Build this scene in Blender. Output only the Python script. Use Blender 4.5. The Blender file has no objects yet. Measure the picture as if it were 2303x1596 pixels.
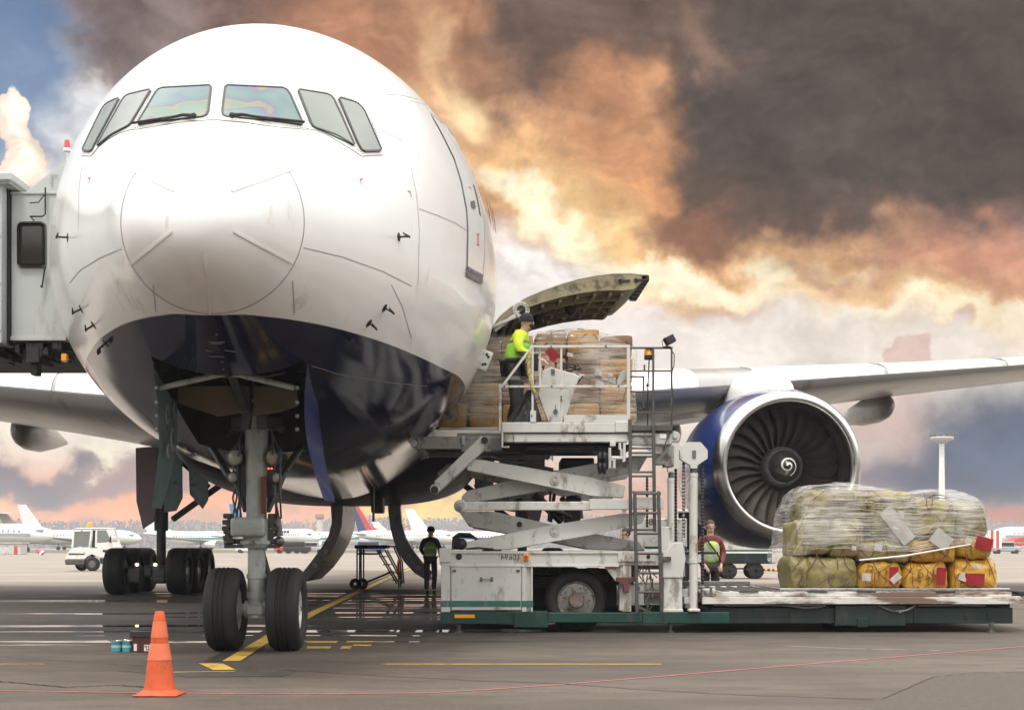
import bpy, bmesh, math, random
import numpy as np
from mathutils import Vector, Matrix, noise
R = math.radians
SC = bpy.context.scene
COL = SC.collection
F = 3362.0; CX = 1151.5; HY = 1226.0; CAMZ = 1.3      # focal length, principal column, horizon row (2303-px-wide picture), camera height

# ------------------------------------------------------------------ camera
cam = bpy.data.objects.new('camera', bpy.data.cameras.new('camera')); COL.objects.link(cam)
cam.location = (0, 0, CAMZ); cam.rotation_euler = (R(90), 0, 0)
cam.data.sensor_width = 36; cam.data.lens = 36 * F / 2303
cam.data.shift_y = (HY - 798) / 2303
cam.data.clip_start = 0.1; cam.data.clip_end = 6000
SC.camera = cam
SC.view_settings.view_transform = 'Standard'; SC.view_settings.look = 'None'
SC.view_settings.exposure = 0.0; SC.view_settings.gamma = 1.0
SC.cycles.max_bounces = 8; SC.cycles.transparent_max_bounces = 12
SC.cycles.volume_bounces = 0

def lin(c):
    return tuple(((v / 255) / 12.92 if v <= 10.3 else ((v / 255 + .055) / 1.055) ** 2.4) for v in c)

# ------------------------------------------------------------------ world: Nishita sky behind banks of sunset cloud
SUN_EL, SUN_AZ = 64, 194        # degrees; azimuth clockwise from +Y
w = bpy.data.worlds.new('World'); SC.world = w; w.use_nodes = True
nt = w.node_tree; nt.nodes.clear()
def N(t, **k):
    n = nt.nodes.new(t)
    for a, b in k.items(): setattr(n, a, b)
    return n
def LK(a, b): nt.links.new(a, b)
def MA(op, a, b=None, c=None):
    n = N('ShaderNodeMath', operation=op)
    for i, v in enumerate((a, b, c)):
        if v is None: continue
        if isinstance(v, (int, float)): n.inputs[i].default_value = v
        else: LK(v, n.inputs[i])
    return n.outputs[0]
def VM(op, a, b=None, s=None):
    n = N('ShaderNodeVectorMath', operation=op)
    for i, v in enumerate((a, b)):
        if v is None: continue
        if isinstance(v, (tuple, list)): n.inputs[i].default_value = v
        else: LK(v, n.inputs[i])
    if s is not None: n.inputs['Scale'].default_value = s
    return n.outputs[0]
def MR(v, a, b, c=0., d=1., sm=True):
    n = N('ShaderNodeMapRange', interpolation_type='SMOOTHSTEP' if sm else 'LINEAR')
    LK(v, n.inputs[0])
    for i, q in enumerate((a, b, c, d)):
        n.inputs[i + 1].default_value = q
    return n.outputs[0]
def MIX(f, a, b):
    n = N('ShaderNodeMix', data_type='RGBA')
    if isinstance(f, (int, float)): n.inputs[0].default_value = f
    else: LK(f, n.inputs[0])
    for i, v in ((6, a), (7, b)):
        if isinstance(v, (tuple, list)): n.inputs[i].default_value = (*v[:3], 1)
        else: LK(v, n.inputs[i])
    return n.outputs[2]
def NOI(vec, scale, detail=6, rough=.55, dist=0.):
    n = N('ShaderNodeTexNoise'); LK(vec, n.inputs['Vector'])
    n.inputs['Scale'].default_value = scale; n.inputs['Detail'].default_value = detail
    n.inputs['Roughness'].default_value = rough; n.inputs['Distortion'].default_value = dist
    return n
tc = N('ShaderNodeTexCoord'); DIR = tc.outputs['Generated']
sx = N('ShaderNodeSeparateXYZ'); LK(DIR, sx.inputs[0])
AZ = MA('ARCTAN2', sx.outputs[0], sx.outputs[1]); EL = MA('ARCSINE', sx.outputs[2])
cb = N('ShaderNodeCombineXYZ'); LK(AZ, cb.inputs[0]); LK(EL, cb.inputs[1])
V0 = cb.outputs[0]
n1 = NOI(VM('MULTIPLY', V0, (1, 1.25, 1)), 9, 5, .5); w1 = VM('SCALE', VM('SUBTRACT', n1.outputs['Color'], (.5, .5, .5)), None, .105)
n2 = NOI(V0, 38, 5, .55); w2 = VM('SCALE', VM('SUBTRACT', n2.outputs['Color'], (.5, .5, .5)), None, .05)
nz3 = NOI(VM('MULTIPLY', V0, (1, 1.2, 1)), 19, 3, .5); w3 = VM('SCALE', VM('SUBTRACT', nz3.outputs['Color'], (.5, .5, .5)), None, .042)
V0b = VM('ADD', V0, w3)
VW = VM('ADD', VM('ADD', V0b, w1), w2)                    # strongly ragged
VS = VM('ADD', VM('ADD', V0b, VM('SCALE', w1, None, .45)), VM('SCALE', w2, None, .5))   # softly ragged
def ang(x, y):
    u, v = (x - CX) / F, (HY - y) / F
    a = math.atan(u); return a, math.atan(v * math.cos(a))
# clear pale evening air, by elevation
ramp = N('ShaderNodeValToRGB'); LK(MR(EL, 0, .5, sm=False), ramp.inputs[0])
cr = ramp.color_ramp
stops = [(0, (236, 172, 138)), (.045, (240, 178, 146)), (.085, (236, 190, 168)), (.13, (246, 232, 216)), (.22, (252, 242, 230)), (.36, (240, 236, 232)), (.5, (236, 234, 234)), (.75, (226, 224, 224)), (1, (222, 224, 228))]
while len(cr.elements) < len(stops): cr.elements.new(.5)
for e, (p, c) in zip(cr.elements, stops): e.position = p; e.color = (*lin(c), 1)
sky = ramp.outputs[0]
def blob(x, y, rx, ry, rot, col, strength=1., lo=0., hi=.6, vec=None, gain=1.):
    """a bank of cloud of one tint: centre/extent quoted in picture units, stored as an angular patch of sky"""
    global sky
    m = N('ShaderNodeMapping', vector_type='TEXTURE'); LK(vec or VW, m.inputs[0])
    a, e = ang(x, y)
    m.inputs[1].default_value = (a, e, 0); m.inputs[2].default_value = (0, 0, R(rot))
    m.inputs[3].default_value = (rx / F, ry / F, 1)
    z = VM('MULTIPLY', m.outputs[0], (1, 1, 0))
    g = N('ShaderNodeTexGradient', gradient_type='SPHERICAL'); LK(z, g.inputs[0])
    f = MR(g.outputs['Fac'], lo, hi, 0, strength)
    sky = MIX(f, sky, tuple(v * gain for v in lin(col)))
# --- broad masses first (smooth), then torn edges, then glows
blob(640, -40, 900, 330, 0, (134, 108, 98), 1, .05, .6, VS)
blob(700, 0, 420, 190, 0, (112, 90, 82), .8, .0, .9, VS)
blob(330, 60, 250, 190, 0, (150, 132, 128), .9, .05, .7)
blob(235, 60, 130, 110, 0, (112, 98, 98), .75, .0, .9)
blob(880, 180, 300, 220, 0, (160, 120, 104), .7, .0, .9, VS)
# great dark bank over the right half
blob(1830, 60, 1300, 720, -6, (186, 132, 102), 1, .02, .20, VS)
blob(2320, 600, 720, 270, -12, (196, 148, 130), .95, .02, .5, VS)
blob(1800, 60, 1080, 640, -3, (128, 102, 90), 1, .03, .42)
blob(1560, 450, 340, 240, 0, (152, 110, 86), .9, .0, .7)
blob(1660, 360, 350, 240, -5, (112, 90, 75), .85, .0, .8, VS)
blob(2000, 170, 820, 440, -6, (86, 76, 71), .95, .0, .6, VS)
blob(1700, 230, 260, 120, -10, (84, 75, 71), .8, .0, .8)
blob(2280, 340, 460, 210, 0, (78, 67, 62), .9, .0, .7, VS)
blob(1240, 90, 240, 200, 0, (106, 86, 77), .85, .0, .8, VS)
blob(1580, 70, 190, 80, -12, (156, 126, 108), .7, .0, .9)
blob(1950, 540, 330, 110, -12, (172, 124, 104), .7, .0, .9)
# warm glows in the torn edge
blob(1000, 160, 200, 270, 12, (208, 152, 114), .9, .0, .8)
blob(900, 260, 130, 120, 0, (214, 162, 124), .7, .0, .9)
blob(1035, 230, 95, 90, 0, (255, 226, 176), .85, .0, .9, VS, 1.05)
blob(975, 105, 75, 110, 0, (248, 208, 160), .6, .0, .95, VS)
blob(930, 180, 80, 70, 0, (240, 196, 150), .5, .0, .9)
blob(1370, 310, 240, 200, 34, (212, 152, 110), .9, .0, .75)
blob(1440, 235, 110, 60, 30, (224, 166, 122), .7, .0, .9)
blob(1160, 390, 320, 165, -28, (232, 172, 122), .95, .0, .7)
blob(1380, 450, 210, 120, 25, (226, 160, 108), .85, .0, .8)
blob(1270, 480, 420, 170, -36, (252, 204, 146), 1, .0, .8, VS)
blob(1230, 500, 350, 100, -36, (255, 238, 198), 1, .0, .85, None, 1.14)
blob(1150, 440, 190, 85, -33, (255, 242, 208), .95, .0, .85, None, 1.14)
blob(1370, 490, 130, 46, -50, (255, 214, 148), .75, .0, .8)
blob(1660, 595, 440, 115, 10, (248, 196, 140), .95, .0, .85)
blob(1990, 662, 500, 110, -12, (248, 204, 152), .95, .0, .85)
blob(1680, 622, 350, 60, 8, (255, 240, 204), .95, .0, .85, None, 1.12)
blob(2020, 705, 450, 54, -12, (255, 238, 200), .95, .0, .85, None, 1.12)
blob(1450, 612, 270, 64, -8, (255, 242, 210), .9, .0, .7, None, 1.12)
blob(1590, 500, 190, 84, -8, (156, 108, 84), .85, .0, .8)
blob(2200, 625, 300, 80, -14, (202, 142, 114), .85, .0, .8)
blob(1850, 585, 120, 40, -20, (190, 130, 98), .7, .0, .9)
blob(2340, 742, 260, 40, -12, (255, 240, 214), .8, .0, .9)
blob(1300, 700, 380, 130, -28, (246, 238, 232), .95, .0, .6, VS)
blob(1700, 755, 420, 100, 4, (250, 240, 230), .9, .0, .6, VS)
blob(2150, 800, 420, 80, -8, (252, 240, 226), .9, .0, .6, VS)
# low clouds, right
blob(2280, 990, 520, 190, 4, (98, 106, 128), 1, .03, .75, VS)
blob(2290, 1010, 260, 90, 0, (92, 110, 138), .7, .0, .9, VS)
blob(2130, 1075, 420, 80, 0, (86, 92, 114), .9, .0, .8, VS)
blob(1990, 930, 170, 130, 0, (214, 182, 170), .8, .0, .9, VS)
blob(2200, 1168, 700, 62, 0, (206, 112, 82), .95, .0, .8, VS)
blob(2035, 800, 62, 46, 0, (230, 198, 186), .9, .05, .35, VM('ADD', V0, w2))
blob(1640, 1060, 170, 110, 0, (206, 172, 164), .7, .0, .9, VS)
# low clouds, left
blob(60, 1050, 330, 100, 0, (150, 138, 142), 1, .03, .6)
blob(330, 1075, 330, 80, 0, (176, 152, 150), .85, .0, .7)
blob(90, 1010, 150, 60, 10, (136, 126, 132), .7, .0, .8)
blob(210, 975, 110, 34, -20, (250, 240, 218), .9, .0, .8)
blob(-40, 905, 200, 30, 0, (255, 244, 232), .7, .0, .8)
blob(320, 1135, 800, 44, 0, (250, 172, 128), .95, .0, .8, VS, 1.3)
blob(-20, 1125, 150, 34, 0, (255, 208, 170), .8, .0, .9, VS, 1.1)
blob(960, 1142, 260, 24, 0, (255, 222, 120), .95, .0, .8, VS, 1.15)
mb_ = N('ShaderNodeMapping', vector_type='TEXTURE'); LK(VW, mb_.inputs[0])
a_, e_ = ang(35, 345); mb_.inputs[1].default_value = (a_, e_, 0); mb_.inputs[3].default_value = (78 / F, 92 / F, 1)
gb_ = N('ShaderNodeTexGradient', gradient_type='SPHERICAL'); LK(VM('MULTIPLY', mb_.outputs[0], (1, 1, 0)), gb_.inputs[0])
cum = MR(gb_.outputs['Fac'], .05, .25)
sky = MIX(cum, sky, MIX(MR(gb_.outputs['Fac'], .15, .8), (1.0, .78, .64), (1.15, 1.05, .88)))
md_ = N('ShaderNodeMapping', vector_type='TEXTURE'); LK(VW, md_.inputs[0])
a_, e_ = ang(320, 40); md_.inputs[1].default_value = (a_, e_, 0); md_.inputs[3].default_value = (270 / F, 200 / F, 1)
gd_ = N('ShaderNodeTexGradient', gradient_type='SPHERICAL'); LK(VM('MULTIPLY', md_.outputs[0], (1, 1, 0)), gd_.inputs[0])
GAPCLOUD = MA('MAXIMUM', cum, MR(gd_.outputs['Fac'], .05, .6))
# fine billow modulation
n3 = NOI(VW, 26, 5, .55); n4 = NOI(VS, 7, 4, .5)
mod = MA('MULTIPLY', MR(n3.outputs['Fac'], .3, .7, .90, 1.08), MR(n4.outputs['Fac'], .3, .7, .90, 1.08))
def relief(vec, sc, det, ro, off, k):      # billows: one side of each puff catches the low light
    a = NOI(vec, sc, det, ro).outputs['Fac']; b = NOI(VM('ADD', vec, off), sc, det, ro).outputs['Fac']
    return MA('MULTIPLY_ADD', MA('SUBTRACT', a, b), k, 1.)
VR = VM('MULTIPLY', V0b, (1, 1.4, 1))
rel = MA('MULTIPLY', relief(VR, 12, 4, .55, (-.012, -.020, 0), 1.15), relief(VR, 34, 5, .6, (-.004, -.007, 0), .8))
up = MA('ADD', MA('MULTIPLY', MR(EL, .03, .06), .35), MA('MULTIPLY', MR(EL, .13, .2), .65)); rel = MA('MULTIPLY_ADD', MA('SUBTRACT', rel, 1.), up, 1.)
mod = MA('MULTIPLY', mod, MA('MAXIMUM', rel, .55))
mm = N('ShaderNodeVectorMath', operation='SCALE'); LK(sky, mm.inputs[0]); LK(mod, mm.inputs['Scale']); sky = mm.outputs[0]
# the rest of the dome: a bright broken overcast
n5 = NOI(DIR, 2.2, 6, .55)
over = MIX(MR(n5.outputs['Fac'], .25, .75), tuple(v * 2.0 for v in (1.02, 1.0, .97)), tuple(v * 2.4 for v in (1.04, 1.01, .95)))
dome = MIX(MR(EL, .02, .42), (.22, .21, .20), over)
front = MA('MULTIPLY', MR(sx.outputs[1], .35, .75), MR(EL, .42, .75, 1, 0))
sky = MIX(front, dome, sky)
st = N('ShaderNodeTexSky', sky_type='NISHITA'); st.sun_disc = False
st.sun_elevation = R(SUN_EL); st.sun_rotation = R(SUN_AZ); st.ozone_density = 5.; st.dust_density = .3
b1 = N('ShaderNodeBackground'); LK(st.outputs[0], b1.inputs[0]); b1.inputs[1].default_value = .09
b2 = N('ShaderNodeBackground'); LK(sky, b2.inputs[0]); b2.inputs[1].default_value = 1.0
# gap of clear blue at the upper left
mgap = N('ShaderNodeMapping', vector_type='TEXTURE'); LK(VS, mgap.inputs[0])
a_, e_ = ang(-60, 60); mgap.inputs[1].default_value = (a_, e_, 0); mgap.inputs[3].default_value = (330 / F, 420 / F, 1)
gg = N('ShaderNodeTexGradient', gradient_type='SPHERICAL'); LK(VM('MULTIPLY', mgap.outputs[0], (1, 1, 0)), gg.inputs[0])
gap = MR(gg.outputs['Fac'], .12, .5, 1, .12)
gap = MA('MAXIMUM', gap, GAPCLOUD)
ms = N('ShaderNodeMixShader'); LK(gap, ms.inputs[0]); LK(b1.outputs[0], ms.inputs[1]); LK(b2.outputs[0], ms.inputs[2])
wo = N('ShaderNodeOutputWorld'); LK(ms.outputs[0], wo.inputs[0])
w.cycles.sampling_method = 'MANUAL'; w.cycles.sample_map_resolution = 1024

# ------------------------------------------------------------------ sun (veiled by cloud: wide and soft)
sun = bpy.data.objects.new('sun', bpy.data.lights.new('sun', 'SUN')); COL.objects.link(sun)
sun.data.energy = 2.2; sun.data.angle = R(12); sun.data.color = (1, .95, .88)
sd = Vector((math.sin(R(SUN_AZ)) * math.cos(R(SUN_EL)), math.cos(R(SUN_AZ)) * math.cos(R(SUN_EL)), math.sin(R(SUN_EL))))
sun.rotation_euler = sd.to_track_quat('Z', 'Y').to_euler()
sun.location = (0, -20, 40)
# ------------------------------------------------------------------ materials
def M(name, col, rough=.5, metal=0., var=.1, scale=3., bump=0., coat=0., spec=.5, dirt=None, stretch=(1, 1, 1), rvar=.12, bscale=None):
    """procedural paint/metal/rubber: colour breaks up with noise; dirt = (colour, amount 0..1, scale, stretch)"""
    m = bpy.data.materials.new(name); m.use_nodes = True
    t = m.node_tree; nd = t.nodes; lk = t.links; b = nd['Principled BSDF']
    c = nd.new('ShaderNodeTexCoord'); mp = nd.new('ShaderNodeMapping'); lk.new(c.outputs['Object'], mp.inputs[0]); mp.inputs[3].default_value = stretch
    n = nd.new('ShaderNodeTexNoise'); n.inputs['Scale'].default_value = scale; n.inputs['Detail'].default_value = 7; n.inputs['Roughness'].default_value = .6
    lk.new(mp.outputs[0], n.inputs['Vector'])
    r = nd.new('ShaderNodeMapRange'); lk.new(n.outputs['Fac'], r.inputs[0])
    for i, q in enumerate((.3, .7, 1 - var, 1 + var)): r.inputs[i + 1].default_value = q
    s = nd.new('ShaderNodeVectorMath'); s.operation = 'SCALE'; s.inputs[0].default_value = col[:3]; lk.new(r.outputs[0], s.inputs['Scale'])
    out = s.outputs[0]
    r2 = nd.new('ShaderNodeMapRange'); lk.new(n.outputs['Fac'], r2.inputs[0])
    for i, q in enumerate((.3, .7, max(.02, rough - rvar * rough), min(1, rough + rvar * rough))): r2.inputs[i + 1].default_value = q
    if dirt:
        dc, amt, dsc, dst = dirt
        mp2 = nd.new('ShaderNodeMapping'); lk.new(c.outputs['Object'], mp2.inputs[0]); mp2.inputs[3].default_value = dst; mp2.inputs[1].default_value = (3.1, 1.7, 5.3)
        n2 = nd.new('ShaderNodeTexNoise'); n2.inputs['Scale'].default_value = dsc; n2.inputs['Detail'].default_value = 9; n2.inputs['Roughness'].default_value = .68
        lk.new(mp2.outputs[0], n2.inputs['Vector'])
        r3 = nd.new('ShaderNodeMapRange'); lk.new(n2.outputs['Fac'], r3.inputs[0])
        c0 = .68 - .28 * amt
        for i, q in enumerate((c0, c0 + .1, 0, .9)): r3.inputs[i + 1].default_value = q
        x = nd.new('ShaderNodeMix'); x.data_type = 'RGBA'; lk.new(r3.outputs[0], x.inputs[0]); lk.new(out, x.inputs[6]); x.inputs[7].default_value = (*dc[:3], 1); out = x.outputs[2]
    lk.new(out, b.inputs['Base Color']); lk.new(r2.outputs[0], b.inputs['Roughness'])
    b.inputs['Metallic'].default_value = metal; b.inputs['Specular IOR Level'].default_value = spec
    b.inputs['Coat Weight'].default_value = coat; b.inputs['Coat Roughness'].default_value = .06
    if bump:
        n3 = nd.new('ShaderNodeTexNoise'); n3.inputs['Scale'].default_value = bscale or scale * 6; n3.inputs['Detail'].default_value = 6; lk.new(mp.outputs[0], n3.inputs['Vector'])
        bp = nd.new('ShaderNodeBump'); bp.inputs['Strength'].default_value = bump; bp.inputs['Distance'].default_value = .02
        lk.new(n3.outputs['Fac'], bp.inputs['Height']); lk.new(bp.outputs[0], b.inputs['Normal'])
    return m
GR = (.05, .04, .03)
RUST = (.11, .05, .025)
m_white = M('white_paint', (.74, .74, .72), .32, var=.05, scale=2, dirt=((.36, .33, .29), .3, 3, (1, 1, .35)))
m_loader = M('loader_white', (.55, .545, .52), .4, var=.07, scale=2.2, dirt=((.22, .18, .14), .5, 4, (1, 1, .5)), bump=.05)
m_loader_d = M('loader_grey', (.42, .42, .40), .45, var=.1, scale=2.5, dirt=((.14, .11, .09), .5, 5, (1, 1, .6)))
m_rusty = M('rusty_white', (.60, .58, .54), .55, var=.12, scale=4, dirt=(RUST, .75, 2.6, (.35, 1, 1.6)), bump=.2)
m_teal = M('teal_paint', (.007, .045, .037), .38, var=.2, scale=2, dirt=((.05, .05, .045), .4, 5, (1, 1, .5)))
m_tealdk = M('dark_teal_paint', (.004, .018, .016), .5, var=.25, scale=2, dirt=((.03, .03, .027), .5, 4, (1, 1, .5)))
m_black = M('black_rubber', (.010, .010, .010), .62, var=.2, scale=6, bump=.1)
m_tyre = M('tyre_rubber', (.013, .012, .0115), .72, var=.25, scale=5, dirt=((.035, .03, .026), .35, 3, (1, 1, 1)), bump=.12)
m_dark = M('dark_metal', (.022, .020, .019), .5, .2, var=.3, scale=4, dirt=((.06, .045, .03), .35, 6, (1, 1, 1)))
m_steel = M('grey_steel', (.16, .16, .16), .42, .6, var=.2, scale=5, dirt=((.07, .055, .04), .4, 6, (1, 1, 1)))
m_alu = M('bright_alu', (.62, .62, .63), .16, 1., var=.06, scale=4)
m_chrome = M('polished_lip', (.66, .65, .64), .20, 1., var=.05, scale=2)
m_gear = M('gear_grey', (.33, .36, .34), .38, .1, var=.12, scale=4, dirt=((.07, .06, .05), .42, 6, (1, 1, .6)))
m_geardk = M('gear_dark', (.05, .055, .052), .45, .2, var=.25, scale=5, dirt=((.03, .025, .02), .5, 6, (1, 1, 1)))
m_primer = M('yellow_primer', (.22, .19, .11), .6, var=.2, scale=3, dirt=((.06, .05, .035), .6, 4, (1, 1, 1)))
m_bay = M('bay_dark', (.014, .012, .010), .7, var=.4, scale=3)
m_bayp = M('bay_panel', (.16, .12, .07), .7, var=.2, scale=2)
m_tealgrey = M('teal_primer', (.19, .28, .29), .55, var=.15, scale=3, dirt=((.05, .05, .05), .4, 5, (1, 1, 1)))
m_seam = M('panel_seam', (.30, .30, .31), .6, var=.1)
m_gasket = M('window_gasket', (.035, .035, .038), .5, var=.1)
m_wframe = M('window_frame', (.60, .59, .57), .38, .25, var=.07, scale=5)
m_amber = M('amber_lens', (.85, .36, .02), .2, var=.06, coat=.5)
m_redlens = M('red_lens', (.55, .04, .04), .2, var=.06, coat=.5)
m_skin = M('skin', (.48, .29, .21), .5, var=.08, scale=12)
m_yellowm = M('yellow_marking', (.62, .40, .07), .6, var=.2, scale=3, dirt=((.16, .13, .09), .5, 7, (1, 1, 1)))
m_redm = M('red_marking', (.48, .13, .12), .65, var=.2, scale=3, dirt=((.19, .13, .12), .6, 9, (1, 1, 1)))
m_whitem = M('pale_marking', (.38, .36, .33), .65, var=.2, scale=3, dirt=((.12, .11, .10), .75, 7, (1, 1, 1)))

# ------------------------------------------------------------------ mesh helpers
def wmat(o):
    m = Matrix.Translation(o.location) @ o.rotation_euler.to_matrix().to_4x4() @ Matrix.Diagonal((*o.scale, 1))
    return wmat(o.parent) @ m if o.parent else m
def tag(o, label=None, cat=None, group=None, kind=None):
    if label: o['label'] = label
    if cat: o['category'] = cat
    if group: o['group'] = group
    if kind: o['kind'] = kind
    return o
def thing(name, label, cat, loc=(0, 0, 0), rz=0., group=None):
    o = bpy.data.objects.new(name, None); COL.objects.link(o); o.empty_display_size = .3
    o.location = loc; o.rotation_euler = (0, 0, rz)
    return tag(o, label, cat, group)
def copy_tree(o, parent=None):
    c = o.copy(); COL.objects.link(c)
    if parent: c.parent = parent
    for ch in list(o.children): copy_tree(ch, c)
    return c
def P(x, y, D):
    """picture position + distance -> world point"""
    return Vector(((x - CX) * D / F, D, CAMZ + (HY - y) * D / F))
class MB:
    def __init__(s): s.bm = bmesh.new(); s.mi = 0
    def _v(s, pts): return [s.bm.verts.new(p) for p in pts]
    def face(s, vs):
        try: f = s.bm.faces.new(vs); f.material_index = s.mi; return f
        except ValueError: return None
    def poly(s, pts): return s.face(s._v(pts))
    def box(s, x0, x1, y0, y1, z0, z1, bev=0., mat=None, seg=1):
        c = [(x, y, z) for x in (x0, x1) for y in (y0, y1) for z in (z0, z1)]
        if mat is not None: c = [mat @ Vector(p) for p in c]
        v = s._v(c)
        fs = [s.face([v[i] for i in q]) for q in ((0, 1, 3, 2), (4, 6, 7, 5), (0, 4, 5, 1), (2, 3, 7, 6), (0, 2, 6, 4), (1, 5, 7, 3))]
        if bev:
            es = list({e for f in fs for e in f.edges})
            r = bmesh.ops.bevel(s.bm, geom=es, offset=bev, segments=seg, affect='EDGES', profile=.5)
            for f in r['faces']: f.material_index = s.mi
    def bar(s, p, q, wd, ht, up=(0, 0, 1), bev=0.):
        p, q = Vector(p), Vector(q); d = q - p; L = d.length; d.normalize()
        u = Vector(up); u = (u - d * u.dot(d))
        if u.length < 1e-4: u = Vector((1, 0, 0)) - d * d.x
        u.normalize(); sd = d.cross(u)
        mt = Matrix((sd, d, u)).transposed().to_4x4(); mt.translation = p
        s.box(-wd / 2, wd / 2, 0, L, -ht / 2, ht / 2, bev, mt)
    def tube(s, pts, r, seg=8, caps=True):
        pts = [Vector(p) for p in pts]; n = len(pts)
        rr = [r] * n if isinstance(r, (int, float)) else list(r)
        rings = []; prev = None
        for i, p in enumerate(pts):
            d = (pts[min(i + 1, n - 1)] - pts[max(i - 1, 0)])
            if d.length < 1e-9: d = Vector((0, 0, 1))
            d.normalize()
            if prev is None:
                a = d.orthogonal().normalized()
            else:
                a = prev - d * prev.dot(d)
                a = a.normalized() if a.length > 1e-6 else d.orthogonal().normalized()
            prev = a; b = d.cross(a)
            rings.append(s._v([p + (a * math.cos(t) + b * math.sin(t)) * rr[i] for t in [2 * math.pi * k / seg for k in range(seg)]]))
        for A, B in zip(rings, rings[1:]):
            for k in range(seg): s.face([A[k], A[(k + 1) % seg], B[(k + 1) % seg], B[k]])
        if caps:
            s.face(rings[0][::-1]); s.face(rings[-1])
    def lathe(s, prof, origin, axis, seg=32, a0=0., a1=2 * math.pi, cap=False):
        """prof = [(radius, distance along axis)]"""
        o = Vector(origin); d = Vector(axis).normalized(); a = d.orthogonal().normalized()
        if abs(d.z) < .9:
            a = (Vector((0, 0, 1)) - d * d.z).normalized()
        b = d.cross(a); full = abs(a1 - a0 - 2 * math.pi) < 1e-6; n = seg if full else seg + 1
        rings = []
        for r, h in prof:
            rings.append(s._v([o + d * h + (a * math.cos(t) + b * math.sin(t)) * max(r, 1e-5) for t in [a0 + (a1 - a0) * k / seg for k in range(n)]]))
        for A, B in zip(rings, rings[1:]):
            for k in range(n if full else n - 1): s.face([A[k], A[(k + 1) % n], B[(k + 1) % n], B[k]])
        if cap: s.face(rings[0]); s.face(rings[-1])
    def prism(s, pts, fn, d0, d1, bev=0.):
        """2-D outline pts -> fn(a, b, depth) points, extruded from d0 to d1"""
        A = s._v([fn(a, b, d0) for a, b in pts]); B = s._v([fn(a, b, d1) for a, b in pts])
        fs = [s.face(A), s.face(B[::-1])]
        n = len(pts)
        for k in range(n): fs.append(s.face([A[k], B[k], B[(k + 1) % n], A[(k + 1) % n]]))
        if bev:
            es = list({e for f in fs if f for e in f.edges})
            r = bmesh.ops.bevel(s.bm, geom=es, offset=bev, segments=1, affect='EDGES')
            for f in r['faces']: f.material_index = s.mi
    def ball(s, c, r, seg=12, rings=8):
        r = (r, r, r) if isinstance(r, (int, float)) else r
        g = [s._v([Vector(c) + Vector((r[0] * math.sin(p) * math.cos(t), r[1] * math.sin(p) * math.sin(t), r[2] * math.cos(p))) for t in [2 * math.pi * k / seg for k in range(seg)]]) for p in [math.pi * (j + .02) / (rings + .04) for j in range(rings + 1)]]
        for A, B in zip(g, g[1:]):
            for k in range(seg): s.face([A[k], B[k], B[(k + 1) % seg], A[(k + 1) % seg]])
        s.face(g[0]); s.face(g[-1][::-1])
    def grid(s, G, closed=False):
        rows = [s._v(r) for r in G]
        for A, B in zip(rows, rows[1:]):
            n = len(A)
            for k in range(n if closed else n - 1): s.face([A[k], A[(k + 1) % n], B[(k + 1) % n], B[k]])
        return rows
    def build(s, name, mats, parent=None, world=False, smooth=35, normals=True, weld=0., label=None):
        if weld: bmesh.ops.remove_doubles(s.bm, verts=s.bm.verts, dist=weld)
        if normals: bmesh.ops.recalc_face_normals(s.bm, faces=s.bm.faces)
        if world and parent is not None: s.bm.transform(wmat(parent).inverted())
        me = bpy.data.meshes.new(name); s.bm.to_mesh(me); s.bm.free()
        for m in (mats if isinstance(mats, (list, tuple)) else [mats]): me.materials.append(m)
        if smooth:
            me.shade_smooth(); me.set_sharp_from_angle(angle=R(smooth))
        o = bpy.data.objects.new(name, me); COL.objects.link(o)
        if parent: o.parent = parent
        if label: o['label'] = label
        return o
def text_mesh(s, size=1., align='CENTER', extrude=0., flip=False):
    """font curve -> list of (verts, faces) laid in the local XY plane"""
    cu = bpy.data.curves.new('t', 'FONT'); cu.body = s; cu.size = size; cu.align_x = align; cu.align_y = 'CENTER'; cu.extrude = extrude; cu.resolution_u = 3
    o = bpy.data.objects.new('t', cu); COL.objects.link(o)
    dg = bpy.context.evaluated_depsgraph_get(); me = bpy.data.meshes.new_from_object(o.evaluated_get(dg))
    vs = [((-v.co.x if flip else v.co.x), v.co.y, v.co.z) for v in me.vertices]; fs = [tuple(p.vertices) for p in me.polygons]
    bpy.data.objects.remove(o); bpy.data.curves.remove(cu); bpy.data.meshes.remove(me)
    return vs, fs
def add_text(mb, s, size, fn, flip=False):
    vs, fs = text_mesh(s, size, flip=flip); v = mb._v([fn(x, y, z) for x, y, z in vs])
    for f in fs: mb.face([v[i] for i in f])
def pchip(xs, ys):
    xs = np.asarray(xs, float); ys = np.asarray(ys, float); h = np.diff(xs); d = np.diff(ys) / h
    m = np.zeros(len(xs)); m[0] = d[0]; m[-1] = d[-1]
    for i in range(1, len(xs) - 1):
        if d[i - 1] * d[i] > 0:
            w1, w2 = 2 * h[i] + h[i - 1], h[i] + 2 * h[i - 1]; m[i] = (w1 + w2) / (w1 / d[i - 1] + w2 / d[i])
    def f(x):
        x = np.clip(np.asarray(x, float), xs[0], xs[-1]); i = np.clip(np.searchsorted(xs, x) - 1, 0, len(xs) - 2)
        t = (x - xs[i]) / h[i]
        return ((2 * t**3 - 3 * t**2 + 1) * ys[i] + (t**3 - 2 * t**2 + t) * h[i] * m[i] + (-2 * t**3 + 3 * t**2) * ys[i + 1] + (t**3 - t**2) * h[i] * m[i + 1])
    return f
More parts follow.
